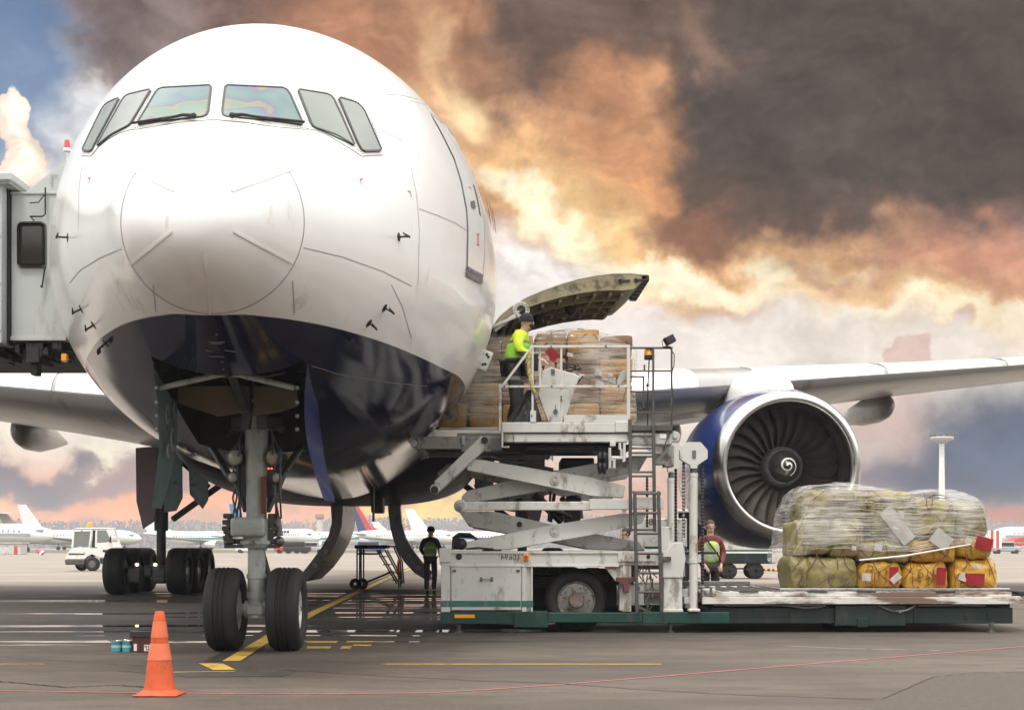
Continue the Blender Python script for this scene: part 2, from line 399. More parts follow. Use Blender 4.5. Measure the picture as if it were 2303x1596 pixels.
# ------------------------------------------------------------------ airliner: lofted fuselage (local x = to the right, y = aft of the nose tip, z = up)
AX0, AD0, YAW = -2.77, 12.6, .062
_s = [0, .05, .3, .7, 1.45, 2.0, 2.6, 3.4, 4.2, 5.2, 6.4, 8, 10, 13, 45, 52, 58, 63]
_zt = [4.05, 4.28, 4.62, 4.88, 5.19, 5.39, 5.62, 6.22, 6.82, 7.42, 7.92, 8.32, 8.5, 8.52, 8.52, 8.45, 8.2, 7.7]
_zb = [4.05, 3.86, 3.68, 3.58, 3.46, 3.36, 3.22, 3.05, 2.89, 2.71, 2.52, 2.36, 2.30, 2.32, 2.80, 3.4, 5.0, 6.6]
_zc = [4.05, 4.07, 4.12, 4.2, 4.33, 4.41, 4.50, 4.62, 4.72, 4.84, 4.95, 5.08, 5.20, 5.30, 5.41, 6.0, 6.7, 7.2]
_w = [0, .22, .48, .70, .96, 1.18, 1.43, 1.74, 2.02, 2.33, 2.66, 2.98, 3.16, 3.18, 3.14, 2.5, 1.4, .3]
_u = np.sqrt(_s)
fzt, fzb, fzc, fw = (pchip(_u, a) for a in (_zt, _zb, _zc, _w))
def sect(s):
    u = np.sqrt(np.maximum(s, 0)); return fzt(u), fzb(u), fzc(u), fw(u)
def inside(p):
    s = p[..., 1]; zt, zb, zc, wd = sect(s); x, z = p[..., 0], p[..., 2]
    a = np.where(z > zc, zt - zc, zc - zb)
    f = (x / np.maximum(wd, 1e-4))**2 + ((z - zc) / np.maximum(a, 1e-4))**2 - 1
    return np.where(s < 0, 1., f)
_c, _sn = math.cos(YAW), math.sin(YAW)
def to_local(p):
    x, y = p[..., 0] - AX0, p[..., 1] - AD0
    return np.stack([x * _c + y * _sn, -x * _sn + y * _c, p[..., 2]], -1)
def cast(px, far=34.):
    """picture points -> first hit on the fuselage skin (local)"""
    px = np.asarray(px, float); n = len(px)
    d = np.stack([(px[:, 0] - CX) / F, np.ones(n), (HY - px[:, 1]) / F], -1)
    t = np.arange(12.4, far, .03)
    pts = d[:, None, :] * t[None, :, None]; pts[..., 2] += CAMZ
    f = inside(to_local(pts)); hit = f < 0
    out = np.zeros((n, 3)); ok = hit.any(1)
    for i in range(n):
        if ok[i]:
            k = int(np.argmax(hit[i])); lo, hi = t[max(k - 1, 0)], t[k]
            for _ in range(22):
                m = (lo + hi) / 2; q = d[i] * m + np.array([0, 0, CAMZ])
                if inside(to_local(q[None]))[0] < 0: hi = m
                else: lo = m
            tt = hi
        else: tt = t[int(np.argmin(f[i]))]
        out[i] = to_local((d[i] * tt + np.array([0, 0, CAMZ]))[None])[0]
    return out, ok
def nrm(p):
    e = 1e-3; g = np.stack([inside(p + np.eye(3)[k] * e) - inside(p - np.eye(3)[k] * e) for k in range(3)], -1)
    return g / np.maximum(np.linalg.norm(g, axis=-1, keepdims=True), 1e-9)
# ================================================================== AIRLINER
jet = thing('airliner', 'huge white airliner with dark blue belly parked nose on, cargo door open', 'airliner', (AX0, AD0, 0), YAW)
bpy.context.view_layer.update()
# ---- fuselage paint: white above, navy below a curved cheat line
bord = [(180, 797), (230, 753), (300, 728), (400, 712), (500, 708), (600, 712), (700, 726), (800, 750), (900, 784), (1000, 830), (1035, 850)]
bp_, _ok = cast(bord)
bsr = sorted([(float(p[1]), float(p[2])) for p in bp_ if p[0] > 0])
def fus_mat():
    m = M('fuselage_paint', (.80, .805, .80), .21, var=.03, scale=.8, coat=.25, dirt=((.52, .50, .47), .22, 1.6, (1.2, .5, .25)))
    t = m.node_tree; nd = t.nodes; lk = t.links; b = nd['Principled BSDF']
    c = nd.new('ShaderNodeTexCoord'); s = nd.new('ShaderNodeSeparateXYZ'); lk.new(c.outputs['Object'], s.inputs[0])
    d = nd.new('ShaderNodeMath'); d.operation = 'DIVIDE'; lk.new(s.outputs[1], d.inputs[0]); d.inputs[1].default_value = 20; d.use_clamp = True
    fc = nd.new('ShaderNodeFloatCurve'); lk.new(d.outputs[0], fc.inputs['Value']); cv = fc.mapping.curves[0]
    pts = [(0, 0), (bsr[0][0] / 20 - .004, .343)] + [(q[0] / 20, q[1] / 10) for q in bsr] + [(.55, .366), (1, .37)]
    cv.points[0].location = pts[0]; cv.points[1].location = pts[-1]
    for q in pts[1:-1]: cv.points.new(*q)
    fc.mapping.update()
    mu = nd.new('ShaderNodeMath'); mu.operation = 'MULTIPLY_ADD'; lk.new(fc.outputs[0], mu.inputs[0]); mu.inputs[1].default_value = -10; lk.new(s.outputs[2], mu.inputs[2])
    st = nd.new('ShaderNodeMapRange'); lk.new(mu.outputs[0], st.inputs[0]); st.inputs[1].default_value = .004; st.inputs[2].default_value = -.004
    x = nd.new('ShaderNodeMix'); x.data_type = 'RGBA'; lk.new(st.outputs[0], x.inputs[0]); old = b.inputs['Base Color'].links[0].from_socket
    lk.new(old, x.inputs[6]); x.inputs[7].default_value = (.006, .007, .030, 1); lk.new(x.outputs[2], b.inputs['Base Color'])
    cm = nd.new('ShaderNodeMapRange'); lk.new(st.outputs[0], cm.inputs[0]); cm.inputs[3].default_value = .25; cm.inputs[4].default_value = 0.; lk.new(cm.outputs[0], b.inputs['Coat Weight'])
    sm_ = nd.new('ShaderNodeMapRange'); lk.new(st.outputs[0], sm_.inputs[0]); sm_.inputs[3].default_value = .5; sm_.inputs[4].default_value = .28; lk.new(sm_.outputs[0], b.inputs['Specular IOR Level'])
    rm = nd.new('ShaderNodeMix'); rm.data_type = 'FLOAT'; rl = b.inputs['Roughness'].links[0].from_socket; lk.new(st.outputs[0], rm.inputs[0]); lk.new(rl, rm.inputs[2]); rm.inputs[3].default_value = .10; lk.new(rm.outputs[0], b.inputs['Roughness'])
    # faint skin waviness so reflections break up
    n = nd.new('ShaderNodeTexNoise'); n.inputs['Scale'].default_value = 1.1; n.inputs['Detail'].default_value = 3; lk.new(c.outputs['Object'], n.inputs['Vector'])
    bm_ = nd.new('ShaderNodeBump'); bm_.inputs['Strength'].default_value = .035; bm_.inputs['Distance'].default_value = .05; lk.new(n.outputs['Fac'], bm_.inputs['Height']); lk.new(bm_.outputs[0], b.inputs['Normal']); lk.new(bm_.outputs[0], b.inputs['Coat Normal'])
    return m
m_fus = fus_mat()
m_navy = M('navy_paint', (.010, .011, .040), .2, var=.2, scale=2, coat=.5)
m_blue = M('royal_blue_paint', (.010, .028, .145), .22, var=.12, scale=1.5, coat=.6)
S = np.concatenate([np.linspace(0, 1, 70)**2 * 10, np.linspace(10.2, 18, 40), np.linspace(19, 63, 50)])
T = np.linspace(0, 2 * math.pi, 145)[:-1]
zt, zb, zc, wd = sect(S); cT = np.cos(T); sT = np.sin(T)
fx = wd[:, None] * sT; fz = zc[:, None] + np.where(cT > 0, (zt - zc)[:, None] * cT, (zc - zb)[:, None] * cT)
mb = MB()
fr_ = mb.grid([[(fx[i, k], S[i], fz[i, k]) for k in range(144)] for i in range(1, len(S))], closed=True)[0]
tip = mb.bm.verts.new((0, 0, 4.05))
for k in range(144): mb.face([tip, fr_[(k + 1) % 144], fr_[k]])
bmesh.ops.recalc_face_normals(mb.bm, faces=mb.bm.faces)
def cut(bm, sel, planes, kill):
    for co, no in planes:
        fs = [f for f in bm.faces if sel(f.calc_center_median())]
        g = list({v for f in fs for v in f.verts}) + list({e for f in fs for e in f.edges}) + fs
        bmesh.ops.bisect_plane(bm, geom=g, plane_co=co, plane_no=no, dist=1e-5)
    bmesh.ops.delete(bm, geom=[f for f in bm.faces if kill(f.calc_center_median())], context='FACES')
WL, WR, W0, W1 = -.84, .76, 3.2, 6.7           # nose gear bay
cut(mb.bm, lambda c: c.z < 4 and 2 < c.y < 8, [((WL, 0, 0), (1, 0, 0)), ((WR, 0, 0), (1, 0, 0)), ((0, W0, 0), (0, 1, 0)), ((0, W1, 0), (0, 1, 0))],
    lambda c: c.z < 4 and WL < c.x < WR and W0 < c.y < W1)
C0, C1, CZ0, CZ1 = 11.2, 14.6, 3.0, 4.86         # forward cargo opening
cut(mb.bm, lambda c: c.x > .5 and 10 < c.y < 16, [((0, C0, 0), (0, 1, 0)), ((0, C1, 0), (0, 1, 0)), ((0, 0, CZ0), (0, 0, 1)), ((0, 0, CZ1), (0, 0, 1))],
    lambda c: c.x > .5 and C0 < c.y < C1 and CZ0 < c.z < CZ1)
fus = mb.build('fuselage', m_fus, jet, smooth=60, normals=False)
# ---- decals and fittings on the skin
def surf(px, off=0.):
    p, ok = cast(px); return p + nrm(p) * off
def patch(mb, px, off=.006, cuts=5):
    b = bmesh.new(); f = b.faces.new([b.verts.new((x, y, 0)) for x, y in px])
    bmesh.ops.triangulate(b, faces=[f]); bmesh.ops.subdivide_edges(b, edges=b.edges[:], cuts=cuts, use_grid_fill=True)
    bmesh.ops.triangulate(b, faces=b.faces[:]); b.verts.ensure_lookup_table(); b.verts.index_update()
    q = surf([(v.co.x, v.co.y) for v in b.verts], off)
    vs = mb._v([tuple(p) for p in q])
    for f in b.faces: mb.face([vs[v.index] for v in f.verts])
    b.free()
def dens(px, step=14, closed=False):
    out = []; L = list(px) + ([px[0]] if closed else [])
    for a, b in zip(L, L[1:]):
        n = max(1, int(math.hypot(b[0] - a[0], b[1] - a[1]) / step))
        out += [(a[0] + (b[0] - a[0]) * k / n, a[1] + (b[1] - a[1]) * k / n) for k in range(n)]
    return out if closed else out + [L[-1]]
def strip(mb, px, wdt=.02, off=.004, closed=False, step=14, ht=0.):
    """thin raised strip following the skin (seams, seals, lightning strips)"""
    px = dens(px, step, closed); p = surf(px, 0); nn = nrm(p); n = len(p); A = []; B = []
    for i in range(n):
        a, b = p[(i - 1) % n if closed else max(i - 1, 0)], p[(i + 1) % n if closed else min(i + 1, n - 1)]
        d = b - a; d = d / max(np.linalg.norm(d), 1e-9); s = np.cross(nn[i], d) * wdt / 2
        A.append(p[i] + s + nn[i] * off); B.append(p[i] - s + nn[i] * off)
    rows = [A, B] if not ht else [A - nn * (ht + off), [a for a in A], B, B - nn * (ht + off)]
    rows = [[tuple(q) for q in r] for r in rows]
    if closed: rows = [r + [r[0]] for r in rows]
    mb.grid(rows)
def chaikin(px, it=2, closed=True, keep=.22):
    for _ in range(it):
        o = []; n = len(px)
        for i in range(n if closed else n - 1):
            a, b = px[i], px[(i + 1) % n]
            o += [(a[0] + (b[0] - a[0]) * keep, a[1] + (b[1] - a[1]) * keep), (a[0] + (b[0] - a[0]) * (1 - keep), a[1] + (b[1] - a[1]) * (1 - keep))]
        px = o
    return px
def rcorner(px, r=7):
    o = []; n = len(px)
    for i in range(n):
        a, b, c = px[i - 1], px[i], px[(i + 1) % n]
        for q in (a, c):
            L = math.hypot(q[0] - b[0], q[1] - b[1]); k = min(.45, r / L)
            o.append((b[0] + (q[0] - b[0]) * k, b[1] + (q[1] - b[1]) * k))
    return o
seam = MB()
ring = [(478 + 206 * math.sin(t), 500 - 205 * math.cos(t)) for t in [2 * math.pi * k / 90 for k in range(90)]]
strip(seam, ring, .014, .004, True, 20)
for pl in ([(682, 557), (770, 578), (860, 610), (925, 643)], [(274, 560), (225, 580), (180, 608), (158, 635)], [(943, 470), (985, 485), (1025, 502), (1050, 519)],
           [(850, 211), (905, 215), (950, 226), (978, 240)], [(923, 228), (955, 234), (985, 250)], [(855, 290), (880, 303), (907, 319)], [(658, 630), (662, 705)], [(345, 640), (350, 700)],
           [(925, 380), (937, 440), (943, 520), (940, 640)], [(1090, 540), (1104, 553), (1114, 575)], [(185, 370), (178, 420), (176, 520)], [(110, 500), (122, 480), (138, 468)],
           [(700, 822), (760, 840), (880, 860), (960, 868)], [(880, 640), (905, 690), (925, 760)]):
    strip(seam, pl, .010, .003)
strip(seam, [(460, 840), (500, 848), (600, 846), (640, 838)], .012, .003)
seam.build('panel_seam', m_seam, jet, smooth=0, normals=False)
m_strip = M('conductive_strip', (.80, .79, .77), .3, .0, var=.05)
for a, b in (((295, 383), (390, 430)), ((521, 430), (657, 382)), ((293, 595), (386, 521)), ((525, 521), (658, 592)), ((456, 565), (469, 640)), ((469, 640), (472, 705))):
    q = MB(); strip(q, [a, b], .018, .010, ht=.010); q.build('lightning_strip', m_strip, jet, smooth=30)
# ---- cockpit glazing
Z6 = lambda L: [(161.9 + x * .3125, 170.9 + y * .3125) for x, y in L]
frame_px = Z6([(65, 575), (140, 578), (190, 515), (250, 462), (340, 415), (420, 390), (448, 388), (480, 385), (700, 350), (860, 325), (1015, 320), (1045, 320), (1250, 340), (1480, 372), (1670, 388), (1700, 385), (1760, 395), (1830, 425), (1900, 465), (2000, 525), (2085, 580), (2235, 570), (2215, 480), (2170, 350), (2105, 250), (2050, 190), (1975, 155), (1890, 130), (1750, 100), (1560, 73), (1330, 56), (1090, 45), (1020, 48), (830, 55), (640, 70), (500, 98), (390, 125), (300, 165), (245, 195), (205, 240), (140, 370)])
fr = MB(); patch(fr, frame_px, .008, 4); fr.mi = 1
def glass_mat(name, tint, streaks):
    m = bpy.data.materials.new(name); m.use_nodes = True; t = m.node_tree; nd = t.nodes; lk = t.links; b = nd['Principled BSDF']
    b.inputs['Roughness'].default_value = .05; b.inputs['Base Color'].default_value = (*tint, 1); b.inputs['Specular IOR Level'].default_value = .35
    c = nd.new('ShaderNodeTexCoord'); n = nd.new('ShaderNodeTexNoise'); n.inputs['Scale'].default_value = 1.5; n.inputs['Detail'].default_value = 1.5; n.inputs['Distortion'].default_value = 1.0; lk.new(c.outputs['Object'], n.inputs['Vector'])
    if streaks:      # heated laminate: interference colours of the conductive film
        r = nd.new('ShaderNodeValToRGB'); lk.new(n.outputs['Fac'], r.inputs[0]); e = r.color_ramp
        cs = [(.25, (0.123, 0.174, 0.167)), (.40, (0.080, 0.152, 0.160)), (.46, (0.072, 0.123, 0.174)), (.485, (0.123, 0.094, 0.145)), (.51, (0.189, 0.174, 0.109)), (.54, (0.102, 0.174, 0.123)), (.60, (0.109, 0.181, 0.160)), (.72, (0.145, 0.189, 0.160))]
        while len(e.elements) < len(cs): e.elements.new(.5)
        for q, (p, col) in zip(e.elements, cs): q.position = p; q.color = (*col, 1)
        lk.new(r.outputs[0], b.inputs['Base Color'])
    else:
        r = nd.new('ShaderNodeMapRange'); lk.new(n.outputs['Fac'], r.inputs[0]); r.inputs[3].default_value = .8; r.inputs[4].default_value = 1.15
        s = nd.new('ShaderNodeVectorMath'); s.operation = 'SCALE'; s.inputs[0].default_value = tint; lk.new(r.outputs[0], s.inputs['Scale']); lk.new(s.outputs[0], b.inputs['Base Color'])
    return m
m_glassF = glass_mat('windshield_glass', (.18, .28, .28), True)
m_glassS = glass_mat('side_window_glass', (.16, .185, .168), False)
panes = [(Z6([(1105, 78), (1530, 97), (1562, 130), (1662, 360), (1400, 330), (1100, 305), (1080, 280)]), m_glassF), (Z6([(1005, 78), (640, 97), (612, 120), (472, 358), (700, 330), (955, 305), (980, 280)]), m_glassF),
         (Z6([(1622, 106), (1845, 142), (1875, 165), (2030, 512), (1900, 435), (1740, 380), (1722, 360)]), m_glassS), (Z6([(575, 105), (400, 145), (375, 170), (183, 515), (290, 430), (412, 368), (430, 350)]), m_glassS),
         (Z6([(1912, 162), (2045, 200), (2095, 250), (2222, 545), (2085, 550), (2050, 490)]), m_glassS), (Z6([(350, 163), (255, 205), (225, 240), (80, 543), (150, 550), (170, 500)]), m_glassS)]
for px, gm in panes:
    px = rcorner(px, 5); q = MB(); patch(q, px, .022, 4); pn = q.build('cockpit_window', gm, jet, smooth=60, normals=False)
    q = MB(); strip(q, px, .022, .028, True, 8, ht=.02); q.build('window_seal', m_gasket, pn, smooth=30)
for px in (panes[0][0], panes[1][0], panes[4][0]):
    cx_, cy_ = sum(p[0] for p in px) / len(px), sum(p[1] for p in px) / len(px)
    o = [(cx_ + (x - cx_) * 1.055 + (5 if x > cx_ else -5), cy_ + (y - cy_) * 1.07 + (4.5 if y > cy_ else -4.5)) for x, y in px]
    for p in surf(dens(o, 5.5, True), .010): fr.ball(p, .0065, 5, 3)
fr.build('window_surround', [m_wframe, m_steel], jet, smooth=60, normals=False)
for sgn, pts in ((1, [(522, 272), (545, 270), (610, 280), (681, 285)]), (-1, [(438, 273), (415, 270), (370, 280), (303, 287)])):
    q = MB(); p = [Vector(a) for a in surf(pts, .055)]
    q.tube([p[0], p[1], p[2]], [.024, .016, .012], 6); q.tube([p[1] + (p[2] - p[1]) * .4, p[3]], .014, 6); q.ball(p[0], .032, 8, 6)
    q.build('windshield_wiper', m_black, jet)
# ---- forward passenger door and cabin windows
Z5 = lambda L: [((1000 + x / 2.957) * .8996, (220 + y / 2.957) * .8996) for x, y in L]
dl = Z5([(222, 192), (300, 330), (395, 520), (450, 700), (488, 900), (497, 1050), (492, 1320)]); dr = Z5([(607, 1385), (620, 1200), (615, 1000), (580, 800), (530, 620), (430, 430), (365, 310)])
door = MB(); patch(door, dl + dr, .012, 4); dr_o = door.build('passenger_door', m_fus, jet, smooth=60, normals=False)
q = MB(); strip(q, dl + Z5([(540, 1350)]) + dr, .028, .016, True); q.build('door_seal', m_seam, dr_o, smooth=0, normals=False)
q = MB(); patch(q, Z5([(488, 1320), (607, 1380), (600, 1412), (490, 1350)]), .02, 2); q.build('door_sill', m_blue, dr_o, smooth=0, normals=False)
q = MB(); patch(q, Z5([(484, 1330), (490, 1355), (602, 1412), (600, 1450), (484, 1392)]), .022, 2); q.build('scuff_plate', m_steel, dr_o, smooth=0, normals=False)
q = MB(); strip(q, Z5([(536, 718), (556, 790), (575, 880), (585, 940)]), .09, .018); q.build('door_window', m_gasket, dr_o, smooth=0, normals=False)
q = MB(); patch(q, Z5([(512, 840), (540, 835), (552, 880), (538, 900), (516, 880)]), .02, 2); q.build('door_handle', m_steel, dr_o, smooth=0, normals=False)
m_redp = M('red_stencil', (.5, .05, .06), .5, var=.1)
q = MB()
for L in ([(557, 1078), (578, 1085)], [(557, 1155), (578, 1165)], [(566, 1082), (564, 1158)], [(572, 1088), (570, 1155)], [(499, 740), (512, 735), (524, 760)]): strip(q, Z5(L), .012, .02, step=4)
for k in range(5): strip(q, Z5([(562, 1090 + k * 15), (576, 1094 + k * 15)]), .006, .02, step=4)
q.build('door_stencil', m_redp, dr_o, smooth=0, normals=False)
for L in ([(628, 808), (650, 900), (667, 1018)], [(655, 852), (675, 940), (690, 1050)], [(676, 890), (692, 970), (702, 1070)]):
    q = MB(); strip(q, Z5(L), .16, .01); q.build('cabin_window', m_gasket, jet, smooth=0, normals=False)
q = MB()
for a in ([(808, 404), (816, 403)], [(809, 403), (812, 416)], [(917, 430), (923, 432)], [(922, 431), (925, 444)], [(198, 401), (204, 401)], [(203, 401), (200, 413)]): strip(q, a, .014, .006, step=4)
for x, y in ((255, 925), (262, 930), (268, 938)): strip(q, [(x, y), (x + 8, y + 5)], .012, .006, step=4)
q.build('skin_marking', m_redp, jet, smooth=0, normals=False)
# belly stencils under the nose
m_pale = M('pale_stencil', (.32, .30, .28), .5, var=.1)
q = MB()
for L in ([(470, 768), (505, 768)], [(474, 771), (500, 772)], [(462, 786), (478, 790)], [(505, 786), (530, 790)], [(470, 800), (505, 801)], [(484, 750), (490, 751)], [(497, 813), (503, 813)], [(500, 829), (505, 829)]): strip(q, L, .018, .006, step=5)
q.build('belly_stencil', m_pale, jet, smooth=0, normals=False)
# ---- probes and antennas
def probe(x, y, L=.16, side=1, vane=False):
    p = Vector(surf([(x, y)], 0)[0]); n = Vector(nrm(np.array([p]))[0]); q = MB()
    fwd = Vector((0, -1, 0)) - n * n.dot(Vector((0, -1, 0))); fwd.normalize()
    q.lathe([(.0, .004), (.045, .004), (.05, 0)], p, n, 12)
    if vane: q.bar(p, p + n * .11, .014, .05, fwd); q.bar(p + n * .1, p + n * .1 - fwd * .17, .012, .05, n)
    else: q.bar(p, p + n * L * .7, .012, .045, fwd); q.tube([p + n * L * .7 - fwd * .03, p + n * L * .74 + fwd * .18], [.013, .008], 6)
    return q.build('air_data_probe', m_dark, jet)
for a in ((897, 533, .16), (152, 534, .16), (865, 693, .16), (830, 727, .14), (182, 695, .14), (210, 731, .14)): probe(*a)
probe(790, 768, .1, vane=True); probe(237, 772, .1, vane=True)
q = MB(); p = Vector(P(850, 1120, 36)); q.box(p.x - .14, p.x + .14, p.y - .3, p.y + .3, p.z - .36, p.z + .25, .03); q.build('belly_antenna', m_dark, jet, world=True)
p = Vector(P(840, 1120, 32)); q = MB(); q.bar(p + Vector((0, 0, .3)), p - Vector((0, 0, .5)), .03, .25, (0, 1, 0)); q.build('blade_antenna', m_dark, jet, world=True)
# ---- nose gear bay
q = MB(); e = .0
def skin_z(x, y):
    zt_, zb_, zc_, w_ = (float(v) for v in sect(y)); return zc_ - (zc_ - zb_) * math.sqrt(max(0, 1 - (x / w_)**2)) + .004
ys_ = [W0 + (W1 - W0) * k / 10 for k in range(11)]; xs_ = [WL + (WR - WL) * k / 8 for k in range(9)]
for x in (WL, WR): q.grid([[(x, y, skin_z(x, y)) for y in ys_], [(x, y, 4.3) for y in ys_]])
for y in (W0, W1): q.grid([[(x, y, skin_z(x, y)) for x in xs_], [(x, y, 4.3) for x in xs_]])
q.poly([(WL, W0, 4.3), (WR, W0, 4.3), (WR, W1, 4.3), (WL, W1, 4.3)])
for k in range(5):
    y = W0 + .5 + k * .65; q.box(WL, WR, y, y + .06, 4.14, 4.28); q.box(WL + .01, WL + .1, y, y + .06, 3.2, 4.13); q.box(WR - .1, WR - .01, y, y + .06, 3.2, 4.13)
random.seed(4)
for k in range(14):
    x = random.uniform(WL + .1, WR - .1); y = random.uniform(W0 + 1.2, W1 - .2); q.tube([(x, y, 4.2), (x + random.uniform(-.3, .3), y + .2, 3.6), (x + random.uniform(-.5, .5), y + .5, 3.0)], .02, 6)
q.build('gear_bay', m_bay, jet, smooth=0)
for x0, x1 in ((400, 560), (570, 668)):
    q = MB(); a = P(x0, 868, 17.3); b = P(x1, 935, 17.3)
    q.prism([(a.x, a.z), (b.x, a.z), (b.x, b.z + .12), (b.x - .2 * (1 if x0 > 500 else 0), b.z + .05), (a.x + (.45 if x0 < 500 else 0), b.z), (a.x, b.z + .15)], lambda u, v, d: (u, d, v), 17.3, 17.36)
    q.build('bay_panel', m_bayp, jet, world=True)
for a, b in (((360, 872), (512, 838)), ((662, 872), (520, 838))):
    q = MB(); q.tube([P(*a, 16.25), P(*b, 16.25)], .032, 8); q.build('door_rod', m_gear, jet, world=True)
q = MB()
for x in (347, 672):
    for y, d in ((872, 15.95), (905, 16), (935, 16.05), (965, 16.1)): p = P(x + (6 if x < 500 else -4), y, d); q.box(p.x - .02, p.x + .02, p.y - .03, p.y + .03, p.z - .022, p.z + .022, .008)
q.build('hinge_fitting', m_steel, jet, world=True)
# gear doors hang from the edges of the bay
def bay_door(x, sgn, y0, y1, zb_, sweep, toe=0.):
    rows = []
    for k in range(9):
        t = k / 8; z = 3.26 + (zb_ - 3.26) * t; bow = .10 * math.sin(math.pi * t) * -sgn + .12 * t * sgn
        rows.append([(x + bow + toe * u * min(1, 2.2 * t), y0 + sweep * t * t + (y1 - y0 - sweep * t * t * 1.25) * u, z) for u in (0, .25, .5, .75, 1)])
    q = MB(); q.grid(rows)
    r = bmesh.ops.solidify(q.bm, geom=q.bm.faces[:], thickness=.045)
    return q
q = bay_door(.80, 1, 3.3, 4.75, 1.80, .8, .10); q.build('nose_gear_door', M('door_navy', (.014, .034, .19), .2, var=.2, coat=.4), jet)
q = bay_door(-.87, -1, 3.5, 4.9, 1.72, .6); dd = q.build('nose_gear_door', M('door_inner_grey', (.13, .19, .195), .5, var=.2, scale=3, dirt=((.03, .03, .03), .5, 5, (1, 1, 1))), jet)
q = MB()
for y, z, s_ in ((4.0, 2.75, .11), (4.35, 2.5, .14), (4.05, 2.35, .08), (4.5, 2.85, .09)): q.lathe([(s_ * .6, -.012), (s_, 0), (s_, .012), (s_ * .55, .014)], (-.80, y, z), (1, 0, 0), 16)
q.build('stiffener_ring', m_gear, dd)
# ---- wheels
def wheel(cx, cy, cz, r, wdt, parent, rimr, rim_m, name='tyre', axis=(1, 0, 0), grooves=3, rdish=.06):
    h = wdt / 2; pr = [(rimr, -h * .72), (rimr * 1.12, -h * .93), (r * .80, -h), (r * .92, -h * .9), (r * .985, -h * .66)]
    g = [];  L = h * 1.1 / (grooves + 1)
    for k in range(grooves):
        c = -h * .55 + L * (k + 1); g += [(r, c - .018), (r * .975, c - .012), (r * .975, c + .012), (r, c + .018)]
    pr += g + [(a, -b) for a, b in pr[::-1]]
    q = MB(); q.lathe(pr, (cx, cy, cz), axis, 48); ty = q.build(name, m_tyre, parent, world=True, smooth=50)
    q = MB()
    for sg in (-1, 1):
        q.lathe([(rimr * 1.05, sg * h * .74), (rimr * .98, sg * h * .72), (rimr * .9, sg * (h * .72 - rdish)), (rimr * .45, sg * (h * .72 - rdish * .8)), (rimr * .3, sg * h * .75), (0, sg * h * .76)], (cx, cy, cz), axis, 32)
    q.lathe([(rimr * .98, -h * .7), (rimr * .98, h * .7)], (cx, cy, cz), axis, 32)
    q.build('rim', rim_m, ty, world=True, smooth=40)
    return ty
m_rim = M('wheel_rim', (.62, .62, .60), .35, .2, var=.1, scale=6, dirt=((.12, .10, .08), .45, 8, (1, 1, 1)))
# ---- nose gear
ND = 18.5; pg = lambda x, y, d=0.: P(x, y, ND + d)
q = MB()
q.tube([pg(577, 900), pg(577, 1165)], [.15, .125], 20); q.tube([pg(577, 1165), pg(577, 1215)], .17, 20); q.tube([pg(577, 1225), pg(577, 1232)], .15, 20)
q.tube([pg(577, 1215), pg(577, 1222), pg(577, 1232)], [.2, .2, .16], 20)
for k in range(12): t = k * math.pi / 6; p = pg(577, 1227) + Vector((math.cos(t) * .17, math.sin(t) * .17, 0)); q.ball(p, .016, 6, 4)
ng = q.build('nose_gear', m_gear, jet, world=True)
q = MB(); q.tube([pg(577, 1230), pg(577, 1372)], .108, 20); q.tube([pg(577, 1290), pg(577, 1300)], .122, 20); q.tube([pg(577, 1330), pg(577, 1345)], .125, 20); q.tube([pg(577, 1352), pg(577, 1388)], [.11, .13], 16); q.build('lower_strut', m_gear, ng, world=True)
q = MB(); q.tube([pg(545, 1369), pg(608, 1369)], .075, 16); q.tube([pg(552, 1369), pg(560, 1369)], .11, 16); q.tube([pg(593, 1369), pg(601, 1369)], .11, 16); q.box(*(lambda a, b: (a.x, b.x, ND - .14, ND + .1, b.z, a.z))(pg(557, 1358), pg(597, 1382)), .02); q.build('axle', m_gear, ng, world=True)
q = MB(); a, b = pg(527, 1163), pg(603, 1207); q.box(a.x, b.x, ND - .30, ND - .05, b.z, a.z, .05, seg=3); q.build('steering_box', m_gear, ng, world=True)
q = MB()
for x in (514, 628):
    q.ball(pg(x, 1217), .065, 14, 10); q.tube([pg(x, 1217), pg(577 + (x - 577) * .45, 1217)], .03, 8); q.tube([pg(x, 1205), pg(x + (6 if x < 577 else -6), 1165)], .05, 8)
q.build('accumulator', m_steel, ng, world=True)
q = MB(); random.seed(8)
for x in (517, 613):
    for k in range(9): p = pg(x + random.uniform(-8, 10), 1160 + k * 7); q.box(p.x - .05, p.x + .05, p.y - .08, p.y + .05, p.z - .03, p.z + .03, .01)
q.box(pg(507, 0).x, pg(627, 0).x, ND - .1, ND + .12, pg(0, 1232).z, pg(0, 1224).z, .008)
for s in (-1, 1):
    for k in range(7):
        pts = [pg(577 + s * (30 + 4 * k), 960 + 12 * k, -.1)] + [pg(577 + s * (30 + random.uniform(4, 26)), y, random.uniform(-.16, .05)) for y in (1010, 1070, 1120, 1165)]
        q.tube(pts, .013, 6)
q.build('hydraulic_line', m_geardk, ng, world=True)
for x, y, r in ((527, 1028, .105), (614, 1028, .105), (522, 1073, .07), (620, 1073, .07)):
    q = MB(); c = pg(x, y, -.12); q.lathe([(r * .6, .14), (r * .95, .08), (r, 0), (r * .93, -.01), (r * .9, .015)], c, (0, 1, 0), 20); ll = q.build('landing_light', m_steel, ng, world=True)
    q = MB(); q.lathe([(r * .9, .012), (r * .5, -.012), (0, -.02)], c, (0, 1, 0), 20); q.build('lens', glass_mat('lamp_glass', (.34, .33, .30), False), ll, world=True)
